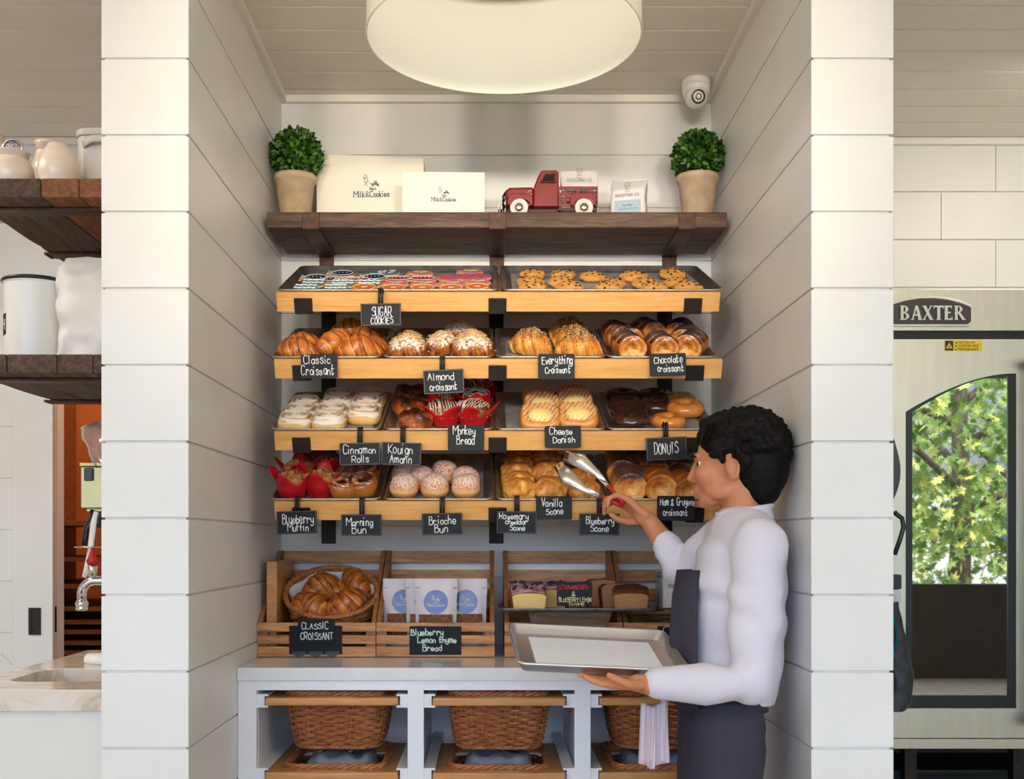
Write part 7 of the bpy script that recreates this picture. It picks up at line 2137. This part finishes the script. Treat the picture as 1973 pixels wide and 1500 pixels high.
def hand(mb, wrist, d, palm_n, mode):
    d = d.normalized(); n = (palm_n - d*palm_n.dot(d)).normalized(); s = d.cross(n)
    at = lambda a, b, c: wrist + d*a + s*b + n*c
    cap(mb, [at(0.0, 0, 0), at(0.03, 0, 0.002)], [0.024, 0.022], 12)
    for b in (-0.027, -0.009, 0.009, 0.027): cap(mb, [at(0.02, b*0.7, 0.0), at(0.085, b, 0.002)], [0.013, 0.0115], 10)
    lens = (0.062, 0.074, 0.078, 0.068) if True else None
    for b, L in zip((-0.030, -0.010, 0.010, 0.030), lens):
        if mode == 'flat': seg = [(0.088, 0.002), (0.088+L*.45, 0.006), (0.088+L*.75, 0.012), (0.088+L, 0.020)]
        else: seg = [(0.088, 0.004), (0.088+L*.40, 0.014), (0.088+L*.56, 0.038), (0.088+L*.38, 0.058)]
        cap(mb, [at(a, b*1.05, c) for a, c in seg], [0.0098, 0.0090, 0.0082, 0.0070], 10)
    if mode == 'flat': th = [at(0.022, -0.026, 0.004), at(0.05, -0.050, 0.010), at(0.075, -0.058, 0.022), at(0.095, -0.060, 0.032)]
    else: th = [at(0.022, -0.024, 0.006), at(0.045, -0.040, 0.026), at(0.072, -0.034, 0.044), at(0.094, -0.022, 0.050)]
    cap(mb, th, [0.013, 0.0115, 0.010, 0.008], 10)
remeshed('body', body, M_skin, per, 0.0040, 7)
# eyes, brows and mouth
M_eye = plain('dark_eye', (24,16,12), 0.1); M_eyew = plain('eye_white', (230,224,218), 0.2)
for s in (-1, 1):
    e = MB().blob((0,0,0), (0.0080,)*3, 16, 10, M=HM @ TR(-0.0725, s*0.0345, 0.004)).build('eye', M_eyew, per)
    MB().blob((0,0,0), (0.0055,)*3, 12, 8, M=HM @ TR(-0.0765, s*0.0362, 0.004)).build('iris', M_eye, e)
    mb = MB(); mb.tube([hp(-0.091, s*0.014, 0.023), hp(-0.092, s*0.03, 0.027), hp(-0.080, s*0.048, 0.021)], [0.003, 0.0036, 0.002], 8); mb.build('eyebrow', M_hair, per)
mb = MB()
for z, r in ((-0.0570, 0.0062), (-0.0680, 0.0068)): mb.blob((0,0,0), (0.0122, 0.0195, r*0.8), 18, 10, M=HM @ TR(-0.0905, 0, z))
mb.build('lips', plain('lip_rose', (184,110,86), 0.45, sss=0.1), per)
# hair: full wavy mass
def hair(mb):
    rr = random.Random(11)
    mb.blob((0,0,0), (0.108, 0.088, 0.088), 28, 16, M=HM @ TR(0.030, 0, 0.048))
    mb.blob((0,0,0), (0.072, 0.080, 0.100), 24, 14, M=HM @ TR(0.072, 0, -0.002))
    mb.blob((0,0,0), (0.046, 0.062, 0.052), 20, 12, M=HM @ TR(0.074, 0, -0.062))
    for i in range(260):
        d = Vector((rr.gauss(0.25,1), rr.gauss(0,1), rr.gauss(0.5,.9))).normalized()
        c = Vector((0.034 + d.x*0.106, d.y*0.088, 0.036 + d.z*0.094))
        if c.x < -0.045 and c.z < 0.070: continue
        if c.x < 0.035 and c.z < 0.020: continue
        r = rr.uniform(0.008, 0.017)
        t = Vector((rr.uniform(-1,1), rr.uniform(-1,1), rr.uniform(-.6,.6))); t = (t - d*t.dot(d)).normalized()
        mb.tube([HM @ (c - t*0.024 - d*0.007), HM @ (c + d*0.004), HM @ (c + t*0.024 - d*0.006)], [r*.45, r, r*.45], 8)
    for i in range(9):
        y = -0.06 + 0.015*i
        cap(mb, [hp(-0.015, y*.85, 0.112), hp(-0.050, y*.95, 0.100), hp(-0.074 + abs(y)*.3, y, 0.080), hp(-0.083 + abs(y)*.35, y*1.02 + rr.uniform(-.006,.006), 0.062 + rr.uniform(-.008,.006))], [0.018, 0.016, 0.011, 0.005], 8)
    for s in (-1, 1):
        mb.tube([hp(-0.030, s*0.072, 0.05), hp(-0.014, s*0.077, 0.022), hp(-0.008, s*0.074, -0.004)], [0.016, 0.012, 0.005], 8)
remeshed('hair', hair, M_hair, per, 0.0034, 1)
# shirt: trunk, sleeves, collar
def wrinkle(a, f):
    return lambda co, n: n*(a*mnoise.noise(Vector((co.x*f, co.y*f, co.z*f*0.8))) + a*.5*mnoise.noise(Vector((co.x*f*2.3, co.y*f*2.3, co.z*f*2+4))))
def shirt(mb):
    tt = [W(1440, 1000), W(1428, 1060), W(1420, 1130), W(1418, 1220), W(1412, 1290), W(1404, 1352)]
    rad = [(0.070,0.085),(0.110,0.135),(0.120,0.148),(0.121,0.150),(0.121,0.150),(0.108,0.140)]
    vs, fs = [], []; n = 28
    for p, (rx, ry) in zip(tt, rad):
        for j in range(n):
            a = 2*PI*j/n; vs.append((p.x + rx*math.cos(a), p.y + ry*math.sin(a), p.z))
    for i in range(len(tt)-1):
        for j in range(n): fs.append((i*n+j, i*n+(j+1)%n, (i+1)*n+(j+1)%n, (i+1)*n+j))
    fs += [tuple(range(n-1,-1,-1)), tuple(range((len(tt)-1)*n, len(tt)*n))]
    mb.add(vs, fs, True)
    cap(mb, [shL, W(1432, 1030), shR], [0.062, 0.085, 0.060], 20)
    cap(mb, [shL, shL.lerp(elL, .5), elL, elL.lerp(wrL, .45), elL.lerp(wrL, .92)], [0.066, 0.062, 0.056, 0.050, 0.036], 20)
    cap(mb, [shR, shR.lerp(elR, .5), elR, elR.lerp(wrR, .40), elR.lerp(wrR, .52)], [0.060, 0.056, 0.052, 0.046, 0.040], 20)
remeshed('shirt', shirt, M_shirt, per, 0.006, 6, disp=lambda co, n: n*(0.008*mnoise.noise(Vector((co.x*9, co.y*9, co.z*15))) + 0.0055*math.sin(co.z*62 + co.x*34 + 3*mnoise.noise(Vector((co.x*6, co.y*6, co.z*6)))) * max(0, mnoise.noise(Vector((co.x*5+3, co.y*5, co.z*5))) + 0.25)))
mb = MB()
cn = W(1430, 985); ax = (hp(0, 0, 0) - cn).normalized()
def fn(u, v):
    a = 2*PI*u
    r = 0.060 + 0.012*(1-v) + (0.010*v if v > .6 else 0)
    return Vector((cn.x + 0.006 + r*1.05*math.cos(a), PY + r*math.sin(a), cn.z - 0.03 + 0.040*v + 0.012*math.cos(a)))
mb.surf(fn, 48, 6, cu=True); o = mb.build('collar', M_shirt, per); so = o.modifiers.new('s', 'SOLIDIFY'); so.thickness = 0.003
# apron: bib in front of the chest, skirt, straps
def apron(mb):
    n = 20; vs, fs = [], []
    rows_ = [(1098, 1307, .05), (1150, 1299, .085), (1220, 1294, .105), (1290, 1292, .12), (1350, 1291, .14)]
    for (v, u, hw_) in rows_:
        for j in range(n+1):
            q = j/n*2-1
            vs.append(tuple(W(u, v) + Vector((0.045*abs(q)**2.2, hw_*q, 0))))
    k = n+1
    for i in range(len(rows_)-1):
        for j in range(n): fs.append((i*k+j, i*k+j+1, (i+1)*k+j+1, (i+1)*k+j))
    mb.add(vs, fs, True)
mb = MB(); apron(mb); o = mb.build('apron_bib', M_apron, per); so = o.modifiers.new('s', 'SOLIDIFY'); so.thickness = 0.004; so.offset = 1
def skirt(u, v):
    a = 2*PI*(0.12 + 0.76*u)                          # open at the back (+X)
    top = W(1396, 1342); zz = top.z - v*0.52
    flare = 1 + 0.10*v
    x = top.x - 0.008 + (0.106*math.cos(a))*flare + 0.006*math.sin(9*a)*v*0.8
    y = PY + (0.150*math.sin(a))*flare + 0.006*math.cos(7*a)*v
    return Vector((x, y, zz))
o = MB().surf(skirt, 60, 14).build('apron_skirt', M_apron, per); so = o.modifiers.new('s', 'SOLIDIFY'); so.thickness = 0.004
def band(u, v):
    a = 2*PI*u; top = W(1396, 1348)
    return Vector((top.x - 0.006 + 0.112*math.cos(a), PY + 0.155*math.sin(a), top.z + 0.012 - 0.03*v))
o = MB().surf(band, 60, 3, cu=True).build('apron_tie', M_apron, per); so = o.modifiers.new('s', 'SOLIDIFY'); so.thickness = 0.003
def trousers(mb):
    for h in (hipL, hipR):
        kn = Vector((h.x-0.02, h.y, 0.43)); an = Vector((h.x+0.02, h.y, 0.10))
        cap(mb, [h, h.lerp(kn, .5), kn, an], [0.094, 0.084, 0.068, 0.056], 18)
    cap(mb, [hipL + Vector((0, 0.01, .05)), hipR + Vector((0, -.01, .05))], [0.096, 0.096], 18)
remeshed('trousers', trousers, M_trous, per, 0.008, 5)
# cloth hanging from the apron
tw = thing('hand_towel', 'pale cloth hanging down in front of the apron below the tray', 'towel', tuple(W(1266, 1355, 2.68)))
def fn(u, v):
    return Vector(((u-.5)*0.056*(1+.25*v) + 0.006*math.sin(u*12)*v, 0.010*math.sin(u*14) + 0.012*v, -v*0.150 - 0.010*math.sin(u*5)))
o = MB().surf(fn, 24, 14).build('cloth', plain('pale_pink_towel', (222,208,216), 0.9, c2=(212,198,208), scale=20, bmp=0.2, bscale=160), tw); so = o.modifiers.new('s', 'SOLIDIFY'); so.thickness = 0.012
# tray carried on the near hand
ty = 2.56
c = P(1145, 1262, 2.74)
tray = thing('carried_tray', 'large shiny metal sheet pan carried flat by the person in front of the counter', 'sheet pan', tuple(c))
tray.rotation_euler = (math.radians(13), math.radians(3), math.radians(4))
src = make_pan(0.41, 0.31, 0.026, plain('bright_new_aluminium', (222,224,228), 0.3, 0.9, c2=(206,208,214), scale=12)); src.name = 'pan_body'; src.parent = tray
MB().box((-0.155, -0.105, 0.005), (0.155, 0.105, 0.0065)).build('bright_sheet', plain('tray_sheen_white', (238,241,248), 0.6), tray)  # pale sheet put in for the bright sheen of the bare metal
# tongs in the raised hand
g = P(1196, 968, 3.045); tip = P(1082, 886, 3.12)
tg = thing('serving_tongs', 'steel serving tongs with red handles held towards the scones', 'tongs', tuple(g))
d = (tip - g)
for s, nm in ((1, 0), (-1, 1)):
    off = Vector((0.35, 0, 0.75)).cross(Vector((0, 1, 0))).normalized()
    nrm = d.cross(Vector((0, 1, 0))).normalized()*s
    pts = [Vector((0.006, 0, -0.006)) + nrm*0.004, d*0.25 + nrm*0.016, d*0.5 + nrm*0.028, d*0.78 + nrm*0.030, d*1.0 + nrm*0.014]
    b = MB(); b.tube(pts[1:], [0.006, 0.010, 0.022, 0.016], 10, flat=0.22, up=(0, 1, 0)); b.build('blade', M_chrome, tg)
    b = MB(); b.tube(pts[:2], [0.010, 0.009], 10, flat=0.6); b.build('red_grip', plain('red_grip_plastic', (186,26,34), 0.4), tg)
